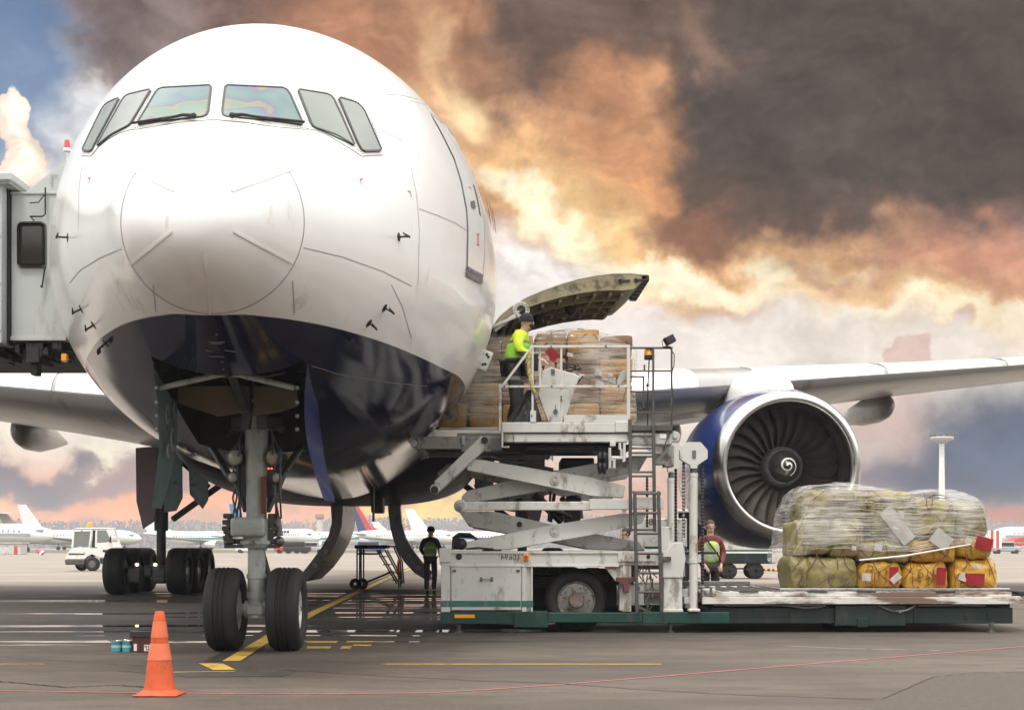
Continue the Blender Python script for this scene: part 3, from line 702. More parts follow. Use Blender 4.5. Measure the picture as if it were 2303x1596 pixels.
def emit(name, col, s):
    m = bpy.data.materials.new(name); m.use_nodes = True; b = m.node_tree.nodes['Principled BSDF']; b.inputs['Base Color'].default_value = (*col, 1); b.inputs['Emission Color'].default_value = (*col, 1); b.inputs['Emission Strength'].default_value = s
    n = m.node_tree.nodes.new('ShaderNodeTexNoise'); m.node_tree.links.new(n.outputs['Fac'], b.inputs['Roughness']); return m
m_redlit = emit('lit_red', (1, .10, .04), 3); m_warmlit = emit('lit_warm', (1, .82, .5), 2.5)
q = MB(); q.ball(pg(604, 1053, -.2), .012, 8, 6); q.ball(pg(611, 1053, -.2), .012, 8, 6); q.build('indicator_lamp', m_redlit, ng, world=True)
q = MB(); a = pg(592, 1072); q.prism([(a.x, a.z), (a.x + .06, a.z), (a.x + .06, a.z - .46), (a.x, a.z - .46)], lambda u, v, d: (u, d, v), ND - .155, ND - .14); q.build('warning_placard', M('dull_red_placard', (.16, .03, .03), .6), ng, world=True)
q = MB()
for a, b in (((560, 945, .1), (470, 1010, 1.4)), ((598, 945, .1), (664, 985, 1.4)), ((555, 1150, .1), (528, 1060, .2)), ((600, 1150, .1), (640, 1060, .35)), ((640, 1060, .35), (690, 985, 1.0)), ((515, 1070, .35), (465, 985, 1.0))): q.bar(pg(*a), pg(*b), .09, .07, bev=.015)
q.box(pg(520, 0).x, pg(634, 0).x, ND - .05, ND + .3, pg(0, 965).z, pg(0, 935).z, .03)
a = pg(541, 1000); q.prism([(pg(540, 0).x, pg(0, 1000).z), (pg(528, 0).x, pg(0, 1110).z), (pg(556, 0).x, pg(0, 1120).z), (pg(556, 0).x, pg(0, 1000).z)], lambda u, v, d: (u, d, v), ND, ND + .08)
q.prism([(pg(598, 0).x, pg(0, 1000).z), (pg(598, 0).x, pg(0, 1120).z), (pg(632, 0).x, pg(0, 1105).z), (pg(628, 0).x, pg(0, 1000).z)], lambda u, v, d: (u, d, v), ND, ND + .08)
q.build('drag_brace', m_geardk, ng, world=True)
q = MB(); q.bar(P(522, 845, 16.6), P(552, 920, 17.3), .1, .08, bev=.02); q.prism([(P(542, 0, 17.4).x, P(0, 905, 17.4).z), (P(598, 0, 17.4).x, P(0, 905, 17.4).z), (P(598, 0, 17.4).x, P(0, 965, 17.4).z), (P(578, 0, 17.4).x, P(0, 965, 17.4).z), (P(578, 0, 17.4).x, P(0, 930, 17.4).z), (P(562, 0, 17.4).x, P(0, 930, 17.4).z), (P(562, 0, 17.4).x, P(0, 965, 17.4).z), (P(542, 0, 17.4).x, P(0, 965, 17.4).z)], lambda u, v, d: (u, d, v), 17.4, 17.5, .01); q.build('retract_fork', m_geardk, ng, world=True)
q = MB(); q.bar(pg(585, 1235, .18), pg(600, 1290, .3), .09, .06); q.bar(pg(600, 1290, .3), pg(590, 1350, .12), .09, .06); q.build('torque_link', m_geardk, ng, world=True)
for x in (508, 645): c = P(x, 1369, ND); wheel(c.x, ND, .515, .515, .41, ng, .27, m_rim)
# ---- main gear
def main_gear(X0, sgn):
    D0 = 41.0; q = MB(); q.tube([(X0, D0, .75), (X0, D0, 1.9)], .13, 16); q.tube([(X0, D0, 1.7), (X0, D0, 4.4)], [.19, .2], 16)
    g = q.build('main_gear', m_geardk, jet, world=True)
    q = MB(); q.bar((X0, D0 - 1.6, .62), (X0, D0 + 1.6, .62), .26, .3, bev=.05)
    for k in (-1, 0, 1): q.tube([(X0 - .9, D0 + k * 1.45, .62), (X0 + .9, D0 + k * 1.45, .62)], .09, 10)
    for x in (-.32, .34): q.box(X0 + x - .2, X0 + x + .2, D0 - 1.75, D0 - 1.5, .3, .75, .06)
    q.build('bogie_beam', m_geardk, g, world=True)
    for k in (-1, 0, 1):
        for x in (-.82, .82): wheel(X0 + x, D0 + k * 1.45, .62, .62, .54, g, .32, m_rim)
    q = MB(); q.prism([(X0 - sgn * -.03, 4.0), (X0 + sgn * .62, 3.95), (X0 + sgn * .60, 2.5), (X0 + sgn * .42, 1.75), (X0 + sgn * .12, 1.95), (X0 + sgn * .03, 2.4)], lambda u, v, d: (u, d, v), D0 - .34, D0 - .28, .01); q.build('strut_door', M('mauve_door', (.20, .15, .155), .4, var=.1), g, world=True)
    q = MB(); q.bar((X0 - sgn * .3, D0, 2.0), (X0 - sgn * 1.85, D0 + .2, 3.15), .22, .16, bev=.03); q.bar((X0 - sgn * 1.3, D0 + .1, 2.9), (X0 - sgn * .2, D0, 3.9), .16, .12, bev=.03)
    q.bar((X0 - sgn * 1.85, D0 + .2, 3.15), (X0 - sgn * 3.0, D0 + .4, 3.2), .2, .16); q.build('side_brace', m_geardk, g, world=True)
    q = MB(); q.prism([(X0 - sgn * .12, 4.3), (X0 - sgn * .6, 4.2), (X0 - sgn * .62, 2.6), (X0 - sgn * .45, 2.25), (X0 - sgn * .12, 2.2)], lambda u, v, d: (u, d, v), D0 - .2, D0 - .12, .01)
    q.prism([(X0 - sgn * .75, 3.9), (X0 - sgn * 1.3, 3.9), (X0 - sgn * 1.3, 2.55), (X0 - sgn * 1.15, 2.3), (X0 - sgn * .8, 2.7)], lambda u, v, d: (u, d, v), D0 - .1, D0 - .02, .01); q.build('gear_beam', m_tealgrey, g, world=True)
    q = MB()
    for s in (-1, 1): q.ball((X0 + s * .24 + .02, D0 - 1.78, .80), (.055, .05, .045), 10, 6)
    q.build('brake_lamp', m_warmlit if sgn < 0 else m_steel, g, world=True)
main_gear(-9.62, -1); main_gear(-9.62 + 9.9, 1)
# ---- main gear bay doors, hanging open in a curve
for side, outer, inner in ((-1, [(771, 1116), (771, 1150), (768, 1185), (758, 1215), (742, 1245), (718, 1278), (688, 1307)], [(736, 1118), (744, 1140), (746, 1175), (738, 1205), (722, 1232), (700, 1262), (676, 1292)]),
                           (1, [(872, 1116), (873, 1150), (878, 1190), (890, 1230), (908, 1262), (932, 1288), (962, 1306)], [(906, 1118), (900, 1140), (903, 1175), (912, 1208), (930, 1238), (950, 1264), (972, 1286)])):
    q = MB(); d0 = 41.5
    for d1, d2, m0, m1 in ((d0, d0 + 3.6, outer, inner),):
        A = [P(x, y, d0) for x, y in m0]; B = [P(x, y, d0) for x, y in m1]
        q.grid([[a, b, b + Vector((0, .35, 0)), (a + b) / 2 + Vector((0, .4, 0)), a + (b - a) * .2 + Vector((0, 3.4, 0)), a + Vector((0, 3.4, 0))] for a, b in zip(A, B)], closed=True)
        q.face([v for v in list(q.bm.verts)[:6]]); q.face([v for v in list(q.bm.verts)[-6:]])
    o = q.build('main_bay_door', M('bay_door_grey', (.15, .145, .14), .3, .3, var=.2, scale=1.5, dirt=((.05, .045, .04), .4, 4, (1, 1, 1))), jet, world=True)
    q = MB()
    for k in (4, 5):
        a, b = P(*outer[k], d0 - .02), P(*inner[k], d0 - .02); c = (a + b) / 2; q.lathe([(.07, 0), (.085, -.015), (.085, .01)], c, (0, -1, 0), 12); q.lathe([(0, -.004), (.068, -.004)], c, (0, 1, 0), 12)
    q.build('lightening_hole', m_pale, o, world=True)
# ---- belly fairing
q = MB(); rows = []
for k in range(25):
    t = k / 24; y = 17.5 + 19 * t; e = min(1, math.sin(math.pi * min(max(t, .001), .999)) ** .45 * 1.02)
    hw = 3.55 * (.80 + .2 * e); zb2 = 2.95 - .56 * e; row = []
    for j in range(33):
        a = -math.pi / 2 * 1.05 + math.pi * 1.05 * j / 32; sx_ = math.sin(a); cz_ = math.cos(a)
        row.append((hw * math.copysign(abs(sx_) ** .75, sx_), y, 3.9 - (3.9 - zb2) * math.copysign(abs(cz_) ** .55, cz_)))
    rows.append(row)
q.grid(rows); q.build('belly_fairing', M('belly_navy', (.008, .009, .030), .45, var=.2, scale=1, spec=.15), jet, smooth=60)
# ---- wings
FOIL = [(1, 0), (.9, .018), (.75, .042), (.55, .068), (.35, .078), (.2, .07), (.1, .052), (.04, .034), (.01, .017), (0, 0), (.01, -.015), (.04, -.027), (.1, -.038), (.2, -.048), (.35, -.052), (.55, -.042), (.75, -.022), (.9, -.008)]
m_wing = M('wing_skin', (.33, .325, .32), .32, .1, var=.07, scale=.7, dirt=((.22, .2, .18), .4, 1.4, (1, .4, 1)), coat=.2)
m_wingtop = M('leading_edge', (.78, .78, .77), .25, .2, var=.04, scale=1)
def wing(sgn):
    stn = [(2.6, 18.3, 14.2, 4.22, 1.15), (3.4, 18.8, 13.6, 4.33, 1.1), (5.2, 19.9, 12.4, 4.56, 1.02), (7, 21.0, 11.3, 4.80, .98), (9.75, 22.7, 9.7, 5.17, .95), (12.5, 24.4, 8.3, 5.53, .92), (15.5, 26.3, 6.9, 5.93, .9), (20, 29.1, 5.5, 6.53, .88), (25, 32.2, 3.9, 7.2, .86), (30, 35.3, 2.3, 7.95, .84)]
    q = MB(); rows = []
    for l, le, ch, z, th in stn:
        rows.append([(sgn * l, le + u * ch, z + v * ch * th - .12 * u * ch * .12) for u, v in FOIL])
    rr = q.grid(rows, closed=True); q.face(rr[-1])
    wo_ = q.build('wing', m_wing, jet, smooth=50)
    q = MB(); sl = [7, 8, 9, 10, 11]
    # slat: the bright upper leading edge, a skin 12 mm proud, in panels
    for (a, b) in ((1, 2.4), (2.46, 3.55), (4.15, 5.5), (5.55, 6.6), (6.65, 7.7), (7.75, 8.8)):
        G = []
        for k in range(5):
            t = a + (b - a) * k / 4; i = min(int(t), len(stn) - 2); f = t - i; l, le, ch, z, th = [stn[i][j] * (1 - f) + stn[i + 1][j] * f for j in range(5)]
            row = []
            for u, v in [(.26, .0755), (.2, .07), (.1, .052), (.04, .034), (.01, .017), (0, 0), (.01, -.012)]:
                row.append((sgn * l, le + u * ch - (.014 if u < .12 else 0), z + v * ch * th - .0144 * u * ch + .013))
            G.append(row)
        q.grid(G)
    q.build('slat', m_wingtop, wo_, smooth=50)
    for l, y, z, r, L in ((15.5, 29.4, 5.34, .34, 5.5), (9.35, 30.2, 4.60, .43, 6.)):
        q = MB(); q.lathe([(.02, 0), (r * .55, .15), (r * .85, .5), (r, 1.2), (r * .95, 2.6), (r * .6, 4.2), (.05, L)], (0, 0, 0), (0, 1, 0), 20)
        q.bm.transform(Matrix.Translation((sgn * l, y, z)) @ Matrix.Diagonal((.85, 1, 1.25, 1))); q.build('flap_fairing', m_wing, wo_, smooth=60)
    return wo_
wing(1); wing(-1)
# ---- tail (hidden from the front)
q = MB(); q.prism([(50.5, 8.2), (60.5, 8.0), (64, 18), (60.5, 18)], lambda u, v, d: (d, u, v), -.3, .3, .05); q.build('tail_fin', m_navy, jet)
for sgn in (1, -1): q = MB(); q.prism([(sgn * .5, 55.5), (sgn * .5, 61.5), (sgn * 10, 64.5), (sgn * 10, 62)], lambda u, v, d: (u, v, d + abs(u) * .1), 7.3, 7.6, .05); q.build('tailplane', m_wing, jet)
# ---- engine
ED = 31.8; ec = P(1779, 1045, ED); ax = Vector((-math.sin(YAW), math.cos(YAW), 0))
q = MB(); q.lathe([(1.62, .36), (1.70, .75), (1.77, 1.5), (1.80, 2.4), (1.76, 3.6), (1.6, 4.8), (1.35, 5.6), (1.28, 5.6), (1.3, 5.0)], ec, ax, 72); eng = q.build('engine', m_blue, jet, world=True, smooth=60)
q = MB(); q.lathe([(1.622, .365), (1.60, .24), (1.545, .10), (1.475, .02), (1.425, 0), (1.375, .03), (1.335, .11), (1.31, .24), (1.30, .42)], ec, ax, 72); q.build('inlet_lip', m_chrome, eng, world=True, smooth=60)
q = MB(); q.lathe([(1.30, .42), (1.305, .43), (1.31, .8), (1.32, 1.15), (1.36, 1.2), (1.36, 1.6)], ec, ax, 72); q.build('inlet_duct', M('inlet_liner', (.10, .095, .09), .4, .3, var=.1), eng, world=True, smooth=60)
q = MB(); q.lathe([(1.36, 1.5), (0, 1.5)], ec, ax, 48); q.build('fan_case', m_bay, eng, world=True)
m_blade = M('fan_blade', (.30, .265, .235), .4, .5, var=.1, scale=3)
m_spin = M('spinner_black', (.02, .02, .02), .35, var=.1, coat=.3)
cr_ = ax.cross(Vector((0, 0, 1))).normalized(); upv = Vector((0, 0, 1))
proto = None
for k in range(26):
    t0 = 2 * math.pi * k / 26; q = MB(); G = []
    for i in range(9):
        f = i / 8; r = .40 + (1.30 - .40) * f; row = []
        for j in range(5):
            g = j / 4; ch = .34 + .12 * f; stag = R(28 + 32 * f)
            sweep = .16 * math.sin(math.pi * f) - .10 * f
            aoff = (g - .5) * ch * math.sin(stag) / r + sweep * .55
            dpt = .84 + g * ch * math.cos(stag) + .10 * (1 - f) - .06 * math.sin(math.pi * f)
            a = t0 + aoff; row.append(ec + ax * dpt + (cr_ * math.sin(a) + upv * math.cos(a)) * r)
        G.append(row)
    q.grid(G); bmesh.ops.solidify(q.bm, geom=q.bm.faces[:], thickness=.012); q.build('fan_blade', m_blade, eng, world=True, smooth=60)
q = MB(); q.lathe([(.45, .97), (.445, .74), (.42, .65), (.35, .58)], ec, ax, 40); q.build('hub_ring', m_steel, eng, world=True)
q = MB(); q.lathe([(.355, .59), (.32, .52), (.22, .38), (.12, .27), (.04, .21), (0, .205)], ec, ax, 40); q.build('spinner', m_spin, eng, world=True, smooth=60)
def sp_pt(th, r):
    h = float(np.interp(r, [0, .04, .12, .22, .32, .355], [.205, .21, .27, .38, .52, .59])); return ec + ax * (h - .010) + (cr_ * math.sin(th) + upv * math.cos(th)) * r
q = MB(); A = []; B = []; n = 70
for i in range(n):
    f = i / (n - 1); th = R(200) + f * 2 * math.pi * 1.72; r = .225 - .205 * f ** .8; wv = .012 + .011 * f
    A.append(sp_pt(-th, r + wv)); B.append(sp_pt(-th, max(r - wv, .002)))
q.grid([A, B]); q.build('spinner_spiral', M('spiral_white', (.75, .73, .68), .4, var=.05), eng, world=True, smooth=0, normals=False)
q = MB(); rows = []
for d, zt_, zb__, hw in ((.9, ec.z + 1.80, ec.z + 1.4, .12), (1.4, ec.z + 2.08, ec.z + 1.4, .45), (2.4, ec.z + 2.35, ec.z + 1.4, .62), (4., ec.z + 2.42, ec.z + 1.3, .6), (6.5, ec.z + 2.3, ec.z + 1.3, .5)):
    c = ec + ax * d; row = []
    for j in range(13):
        a = math.pi * j / 12; row.append((c.x - math.cos(a) * hw * (1 if j not in (0, 12) else 1.1), c.y, zb__ + (zt_ - zb__) * math.sin(a) ** .6))
    rows.append(row)
q.grid(rows); q.face(list(q.bm.verts)[:13]); q.build('pylon', m_white, eng, world=True, smooth=60)
q = MB()
for x, y in ((1596, 1045), (1601, 1010)): p = P(x, y, ED + 1.9); q.box(p.x - .02, p.x + .05, p.y - .1, p.y + .1, p.z - .06, p.z + .06, .01)
q.build('cowl_latch', m_steel, eng, world=True)
# ---- open forward cargo door: a curved slab hinged at the top of the opening
m_doorin = M('door_primer', (.25, .215, .13), .55, .2, var=.25, scale=2.5, dirt=((.08, .06, .04), .62, 3, (1, 1, 1)))
CD = 24.15; outer = [(1107, 735), (1125, 711), (1150, 690), (1185, 669), (1220, 654), (1260, 640), (1300, 628), (1340, 620), (1380, 615.5), (1420, 615), (1459, 620)]
inner = [(1110, 741), (1135, 722), (1160, 706), (1190, 690), (1222, 679), (1262, 668), (1300, 660), (1340, 654), (1375, 652), (1402, 653), (1425, 650)]
q = MB(); A = [P(x, y, CD) for x, y in outer]; B = [P(x, y, CD) for x, y in inner]; dv = Vector((-2.75 * YAW, 2.75, 0))
q.grid([[a, b, b + dv, a + dv] for a, b in zip(A, B)], closed=True); vs = list(q.bm.verts); q.face(vs[:4]); q.face(vs[-4:])
cdoor = q.build('cargo_door', m_doorin, jet, world=True, smooth=40)
q = MB(); q.grid([[a + Vector((0, -.015, .012)), a + dv + Vector((0, .015, .012))] for a in A]); bmesh.ops.solidify(q.bm, geom=q.bm.faces[:], thickness=.014); q.build('door_skin', m_white, cdoor, world=True, smooth=40)
q = MB()
for k in range(1, 10):
    b = B[k]; q.bar(b + dv * .04 + Vector((0, 0, -.03)), b + dv * .96 + Vector((0, 0, -.03)), .05, .07)
for f in (.2, .45, .7, .95):
    for k in range(2, 9): q.bar(B[k] + dv * f + Vector((0, 0, -.04)), B[k + 1] + dv * f + Vector((0, 0, -.04)), .05, .09, bev=.01)
q.build('door_rib', m_doorin, cdoor, world=True)
q = MB(); 
for k in range(6): p = P(1455 - k * 5, 627 + k * 8, CD + .1 + k * .35); q.box(p.x - .11, p.x + .03, p.y - .1, p.y + .14, p.z - .06, p.z + .05, .02)
q.build('latch_hook', m_dark, cdoor, world=True)
q = MB(); c = P(1172, 697, CD - .06); q.lathe([(.07, 0), (.075, -.03), (.13, -.03), (.14, 0), (.14, .05)], c, (0, 1, 0), 24)
for k in range(14): t = k * 2 * math.pi / 14; q.ball(c + Vector((math.cos(t) * .105, -.035, math.sin(t) * .105)), .014, 6, 4)
q.bar(P(1168, 700, CD - .05), P(1112, 745, CD - .02), .04, .09, (0, 1, 0), .01); q.bar(P(1160, 712, CD - .08), P(1100, 738, CD - .08), .03, .05, bev=.008); q.build('hinge_actuator', m_loader_d, cdoor, world=True)
q = MB()
for x, y, h in ((1210, 690, .22), (1284, 670, .2)): p = P(x, y, CD + 1.0); q.tube([p + Vector((0, 0, .1)), p - Vector((0, 0, h))], [.07, .1], 10); q.ball(p - Vector((0, 0, h)), .1, 10, 6)
q.build('door_roller', m_dark, cdoor, world=True)
q = MB()
for k, (x, y) in enumerate(((1395, 632), (1430, 630))): p = P(x, y, CD - .02); q.lathe([(.02, 0), (.032, -.012), (.032, .02)], p, (0, 1, 0), 12); q.bar(p, p + Vector((.16, 0, .01)), .02, .03)
q.build('latch_crank', m_dark, cdoor, world=True)
# ---- cargo hold lining, door control panel
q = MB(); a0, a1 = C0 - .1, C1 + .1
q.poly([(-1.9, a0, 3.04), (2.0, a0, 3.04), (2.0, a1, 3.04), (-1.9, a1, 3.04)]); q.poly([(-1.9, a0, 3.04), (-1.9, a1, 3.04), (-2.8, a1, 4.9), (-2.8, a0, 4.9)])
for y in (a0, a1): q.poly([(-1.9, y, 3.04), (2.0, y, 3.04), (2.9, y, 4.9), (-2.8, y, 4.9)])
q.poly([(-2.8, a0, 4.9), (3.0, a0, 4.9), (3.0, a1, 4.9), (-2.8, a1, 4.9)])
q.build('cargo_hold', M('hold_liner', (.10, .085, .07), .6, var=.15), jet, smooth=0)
def card(mb, cx, cy, D, w_, h_, rot, thick=.02, bev=.03):
    c = P(cx, cy, D); m = Matrix.Translation(c) @ Matrix.Rotation(R(rot), 4, 'Y'); mb.box(-w_ / 2, w_ / 2, -thick / 2, thick / 2, -h_ / 2, h_ / 2, bev, m, 2)
    return m
q = MB(); mA = card(q, 1083, 807, 22.9, .28, .31, 22, .05, .022); mB_ = card(q, 1059, 795, 22.95, .15, .30, 22, .04, .018); cp = q.build('door_control_panel', m_white, jet, world=True)
q = MB()
for m, pts in ((mA, ((.05, .09), (.085, .065), (.05, -.075), (.085, -.055), (-.06, .02), (-.06, .0), (-.06, -.02), (-.03, .02), (-.03, 0))), (mB_, ((.0, .09), (-.02, -.06), (.0, 0)))):
    for x, z in pts: p = m @ Vector((x, -.027, z)); r = .022 if abs(z) > .05 and x > 0 else .011; q.lathe([(0, -.006), (r, -.004), (r, .004)], p, (0, 1, 0), 10)
q.build('control_button', m_dark, cp, world=True)
q = MB(); card(q, 1003, 920, 23.2, .11, .34, -38, .04, .012); q.build('streamer_tag', m_navy, jet, world=True)
# ================================================================== GROUND
def ground_mat():
    m = bpy.data.materials.new('apron_asphalt'); m.use_nodes = True; t = m.node_tree; nd = t.nodes; lk = t.links; b = nd['Principled BSDF']
    c = nd.new('ShaderNodeTexCoord'); O = c.outputs['Object']
    def noi(sc, det, st, off=(0, 0, 0), ro=.6):
        mp = nd.new('ShaderNodeMapping'); lk.new(O, mp.inputs[0]); mp.inputs[3].default_value = st; mp.inputs[1].default_value = off
        n = nd.new('ShaderNodeTexNoise'); n.inputs['Scale'].default_value = sc; n.inputs['Detail'].default_value = det; n.inputs['Roughness'].default_value = ro; lk.new(mp.outputs[0], n.inputs['Vector']); return n.outputs['Fac']
    def mr(v, a, b_, c_=0., d=1., sm=True):
        n = nd.new('ShaderNodeMapRange'); n.interpolation_type = 'SMOOTHSTEP' if sm else 'LINEAR'; lk.new(v, n.inputs[0])
        for i, q in enumerate((a, b_, c_, d)): n.inputs[i + 1].default_value = q
        return n.outputs[0]
    def mth(op, a, b_=None):
        n = nd.new('ShaderNodeMath'); n.operation = op
        for i, v in enumerate((a, b_)):
            if v is None: continue
            if isinstance(v, (int, float)): n.inputs[i].default_value = v
            else: lk.new(v, n.inputs[i])
        return n.outputs[0]
    def mix(f, a, b_):
        n = nd.new('ShaderNodeMix'); n.data_type = 'RGBA'; lk.new(f, n.inputs[0])
        for i, v in ((6, a), (7, b_)):
            if isinstance(v, tuple): n.inputs[i].default_value = (*v, 1)
            else: lk.new(v, n.inputs[i])
        return n.outputs[2]
    sp = nd.new('ShaderNodeSeparateXYZ'); lk.new(O, sp.inputs[0]); X, Y = sp.outputs[0], sp.outputs[1]
    big = noi(.35, 6, (.35, 1, 1)); fine = noi(26, 4, (1, 1, 1)); mid = noi(2.5, 7, (.5, 1, 1), (3, 1, 0)); grit = noi(90, 2, (1, 1, 1))
    col = mix(mr(big, .35, .65), (.080, .062, .048), (.130, .105, .083))
    col = mix(mr(mid, .42, .66, 0, .55), col, (.060, .049, .041))
    # tyre scuffs run across the apron
    scf = noi(1.0, 8, (.06, 2.2, 1), (5, 0, 0), .65); col = mix(mr(scf, .55, .75, 0, .6), col, (.040, .034, .030))
    gv = mr(fine, .3, .7, .72, 1.28, False); gv2 = mr(grit, .3, .7, .66, 1.34, False)
    s = nd.new('ShaderNodeVectorMath'); s.operation = 'SCALE'; lk.new(col, s.inputs[0]); lk.new(mth('MULTIPLY', gv, gv2), s.inputs['Scale']); col = s.outputs[0]
    oil = noi(.9, 5, (1, 1, 1), (7, 3, 0), .7); col = mix(mr(oil, .60, .72, 0, .55), col, (.045, .038, .033))
    spk = noi(8., 3, (1, 1, 1), (1, 9, 0), .5); col = mix(mr(spk, .70, .76, 0, .7), col, (.03, .026, .023))
    # far ground paler: sky glare at grazing angles put into the colour
    far = mr(Y, 46, 56); glare_col = mix(mr(big, .4, .6), (.235, .20, .168), (.315, .272, .232)); col = mix(far, col, glare_col)
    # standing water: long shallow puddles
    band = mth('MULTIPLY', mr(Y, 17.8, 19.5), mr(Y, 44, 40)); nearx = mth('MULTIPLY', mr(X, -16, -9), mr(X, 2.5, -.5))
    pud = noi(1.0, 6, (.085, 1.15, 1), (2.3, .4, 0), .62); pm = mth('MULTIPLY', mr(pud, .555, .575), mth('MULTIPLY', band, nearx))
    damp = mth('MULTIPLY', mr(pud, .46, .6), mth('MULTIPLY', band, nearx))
    wet_shade = mth('MULTIPLY', mth('MULTIPLY', mr(Y, 17.5, 23), mr(Y, 46, 40)), mth('MULTIPLY', mr(X, -20, -9), mr(X, 9, 3))); col = mix(mth('MULTIPLY', wet_shade, mr(mid, .25, .6, .55, .85)), col, (.024, .020, .018))  # wet apron plus the shadow under the airliner, painted together as darker ground
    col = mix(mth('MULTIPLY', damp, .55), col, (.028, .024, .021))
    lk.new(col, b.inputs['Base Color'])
    rg = mr(fine, .3, .7, .62, .80, False)
    r1 = nd.new('ShaderNodeMix'); r1.data_type = 'FLOAT'; lk.new(pm, r1.inputs[0]); lk.new(rg, r1.inputs[2]); r1.inputs[3].default_value = .02; lk.new(r1.outputs[0], b.inputs['Roughness'])
    bp = nd.new('ShaderNodeBump'); bp.inputs['Distance'].default_value = .006; lk.new(mth('ADD', fine, grit), bp.inputs['Height'])
    st = mth('MULTIPLY', mth('SUBTRACT', 1., pm), .8); lk.new(st, bp.inputs['Strength']); lk.new(bp.outputs[0], b.inputs['Normal'])
    b.inputs['Specular IOR Level'].default_value = .45
    return m
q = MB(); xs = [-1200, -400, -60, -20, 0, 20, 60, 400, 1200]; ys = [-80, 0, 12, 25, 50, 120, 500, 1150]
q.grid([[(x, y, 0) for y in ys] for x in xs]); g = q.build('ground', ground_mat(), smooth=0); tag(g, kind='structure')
if g.data.polygons[0].normal.z < 0: g.data.flip_normals()
# ---- painted markings and repairs, thin sheets on the apron
def GP(x, y, z=.004): D = F * CAMZ / (y - HY); return Vector(((x - CX) * D / F, D, z))
def sheet(name, polys, mat, z=.004):
    q = MB()
    for L in polys:
        q.poly([GP(x, y, z) for x, y in L])
    bmesh.ops.recalc_face_normals(q.bm, faces=q.bm.faces)
    for f in q.bm.faces:
        if f.normal.z < 0: f.normal_flip()
    return tag(q.build(name, mat, smooth=0, normals=False), kind='structure')
def line(name, L, wd, mat, z=.004):
    p = [GP(x, y, z) for x, y in L]; q = MB(); A = []; B = []
    for i, a in enumerate(p):
        d = p[min(i + 1, len(p) - 1)] - p[max(i - 1, 0)]; s = Vector((-d.y, d.x, 0)).normalized() * wd / 2; A.append(a + s); B.append(a - s)
    q.grid([B, A]); o = q.build(name, mat, smooth=0, normals=False)
    if o.data.polygons[0].normal.z < 0: o.data.flip_normals()
    return tag(o, kind='structure')
m_blackm = M('black_marking', (.03, .028, .026), .6, var=.2, dirt=((.08, .07, .065), .6, 8, (1, 1, 1)))
line('guide_line_border', [(500, 1487), (610, 1424), (700, 1378), (860, 1304), (955, 1264), (1000, 1246)], .42, m_blackm, .004)
line('guide_line', [(520, 1487), (620, 1424), (705, 1378), (862, 1304), (957, 1264), (1002, 1246)], .20, m_yellowm, .008)
line('stand_line', [(857, 1493), (1487, 1493)], .055 * 1.4, m_yellowm)
line('stand_line', [(-60, 1493), (100, 1493)], .05, m_yellowm); line('stand_line', [(388, 1511), (530, 1509)], .05, m_yellowm); line('stand_line', [(390, 1448), (460, 1447)], .05, m_yellowm)
sheet('stand_arrow', [[(447, 1492), (500, 1492), (531, 1507), (480, 1507)]], m_yellowm, .008)
sheet('stand_number', [[(690, 1441), (760, 1441), (757, 1445), (690, 1445)], [(690, 1453), (745, 1453), (742, 1458), (690, 1458)], [(770, 1453), (792, 1452), (788, 1458), (764, 1459)], [(780, 1441), (840, 1441), (838, 1444), (778, 1444)], [(795, 1449), (835, 1449), (834, 1452), (793, 1452)]], m_yellowm)
line('red_line', [(-40, 1552), (200, 1556), (420, 1559), (700, 1560), (960, 1558), (1100, 1550), (1260, 1539), (1600, 1511), (2000, 1478), (2330, 1451)], .045, m_redm)
line('pale_line', [(1765, 1452), (1900, 1458), (2115, 1463)], .05, m_whitem)
m_patch = M('patch_asphalt', (.085, .068, .054), .75, var=.35, scale=14, bump=.8, dirt=((.13, .108, .088), .55, 40, (1, 1, 1)))
sheet('asphalt_patch', [[(1962, 1600), (1985, 1572), (2100, 1522), (2200, 1512), (2330, 1510), (2400, 1600)]], m_patch)
sheet('asphalt_patch', [[(265, 1508), (330, 1489), (440, 1487), (665, 1508), (640, 1520), (420, 1522)]], M('dark_patch', (.058, .049, .042), .7, var=.3, scale=6, bump=.2, dirt=((.085, .08, .07), .5, 5, (1, 1, 1))), .0035)
m_crack = M('crack', (.022, .02, .018), .8, var=.3)
random.seed(2)
def crack(L, wd):
    out = []
    for (x0, y0), (x1, y1) in zip(L, L[1:]):
        for k in range(10): t = k / 10; out.append((x0 + (x1 - x0) * t, y0 + (y1 - y0) * t + random.uniform(-.8, .8)))
    line('crack', out + [L[-1]], wd, m_crack, .006)
crack([(640, 1506), (900, 1522), (1250, 1537), (1600, 1560), (1965, 1572)], .022); crack([(-20, 1530), (60, 1537), (150, 1545), (260, 1540), (330, 1545)], .03); crack([(0, 1478), (140, 1486), (320, 1497)], .015); crack([(1985, 1572), (2100, 1522), (2200, 1512), (2320, 1510)], .016)
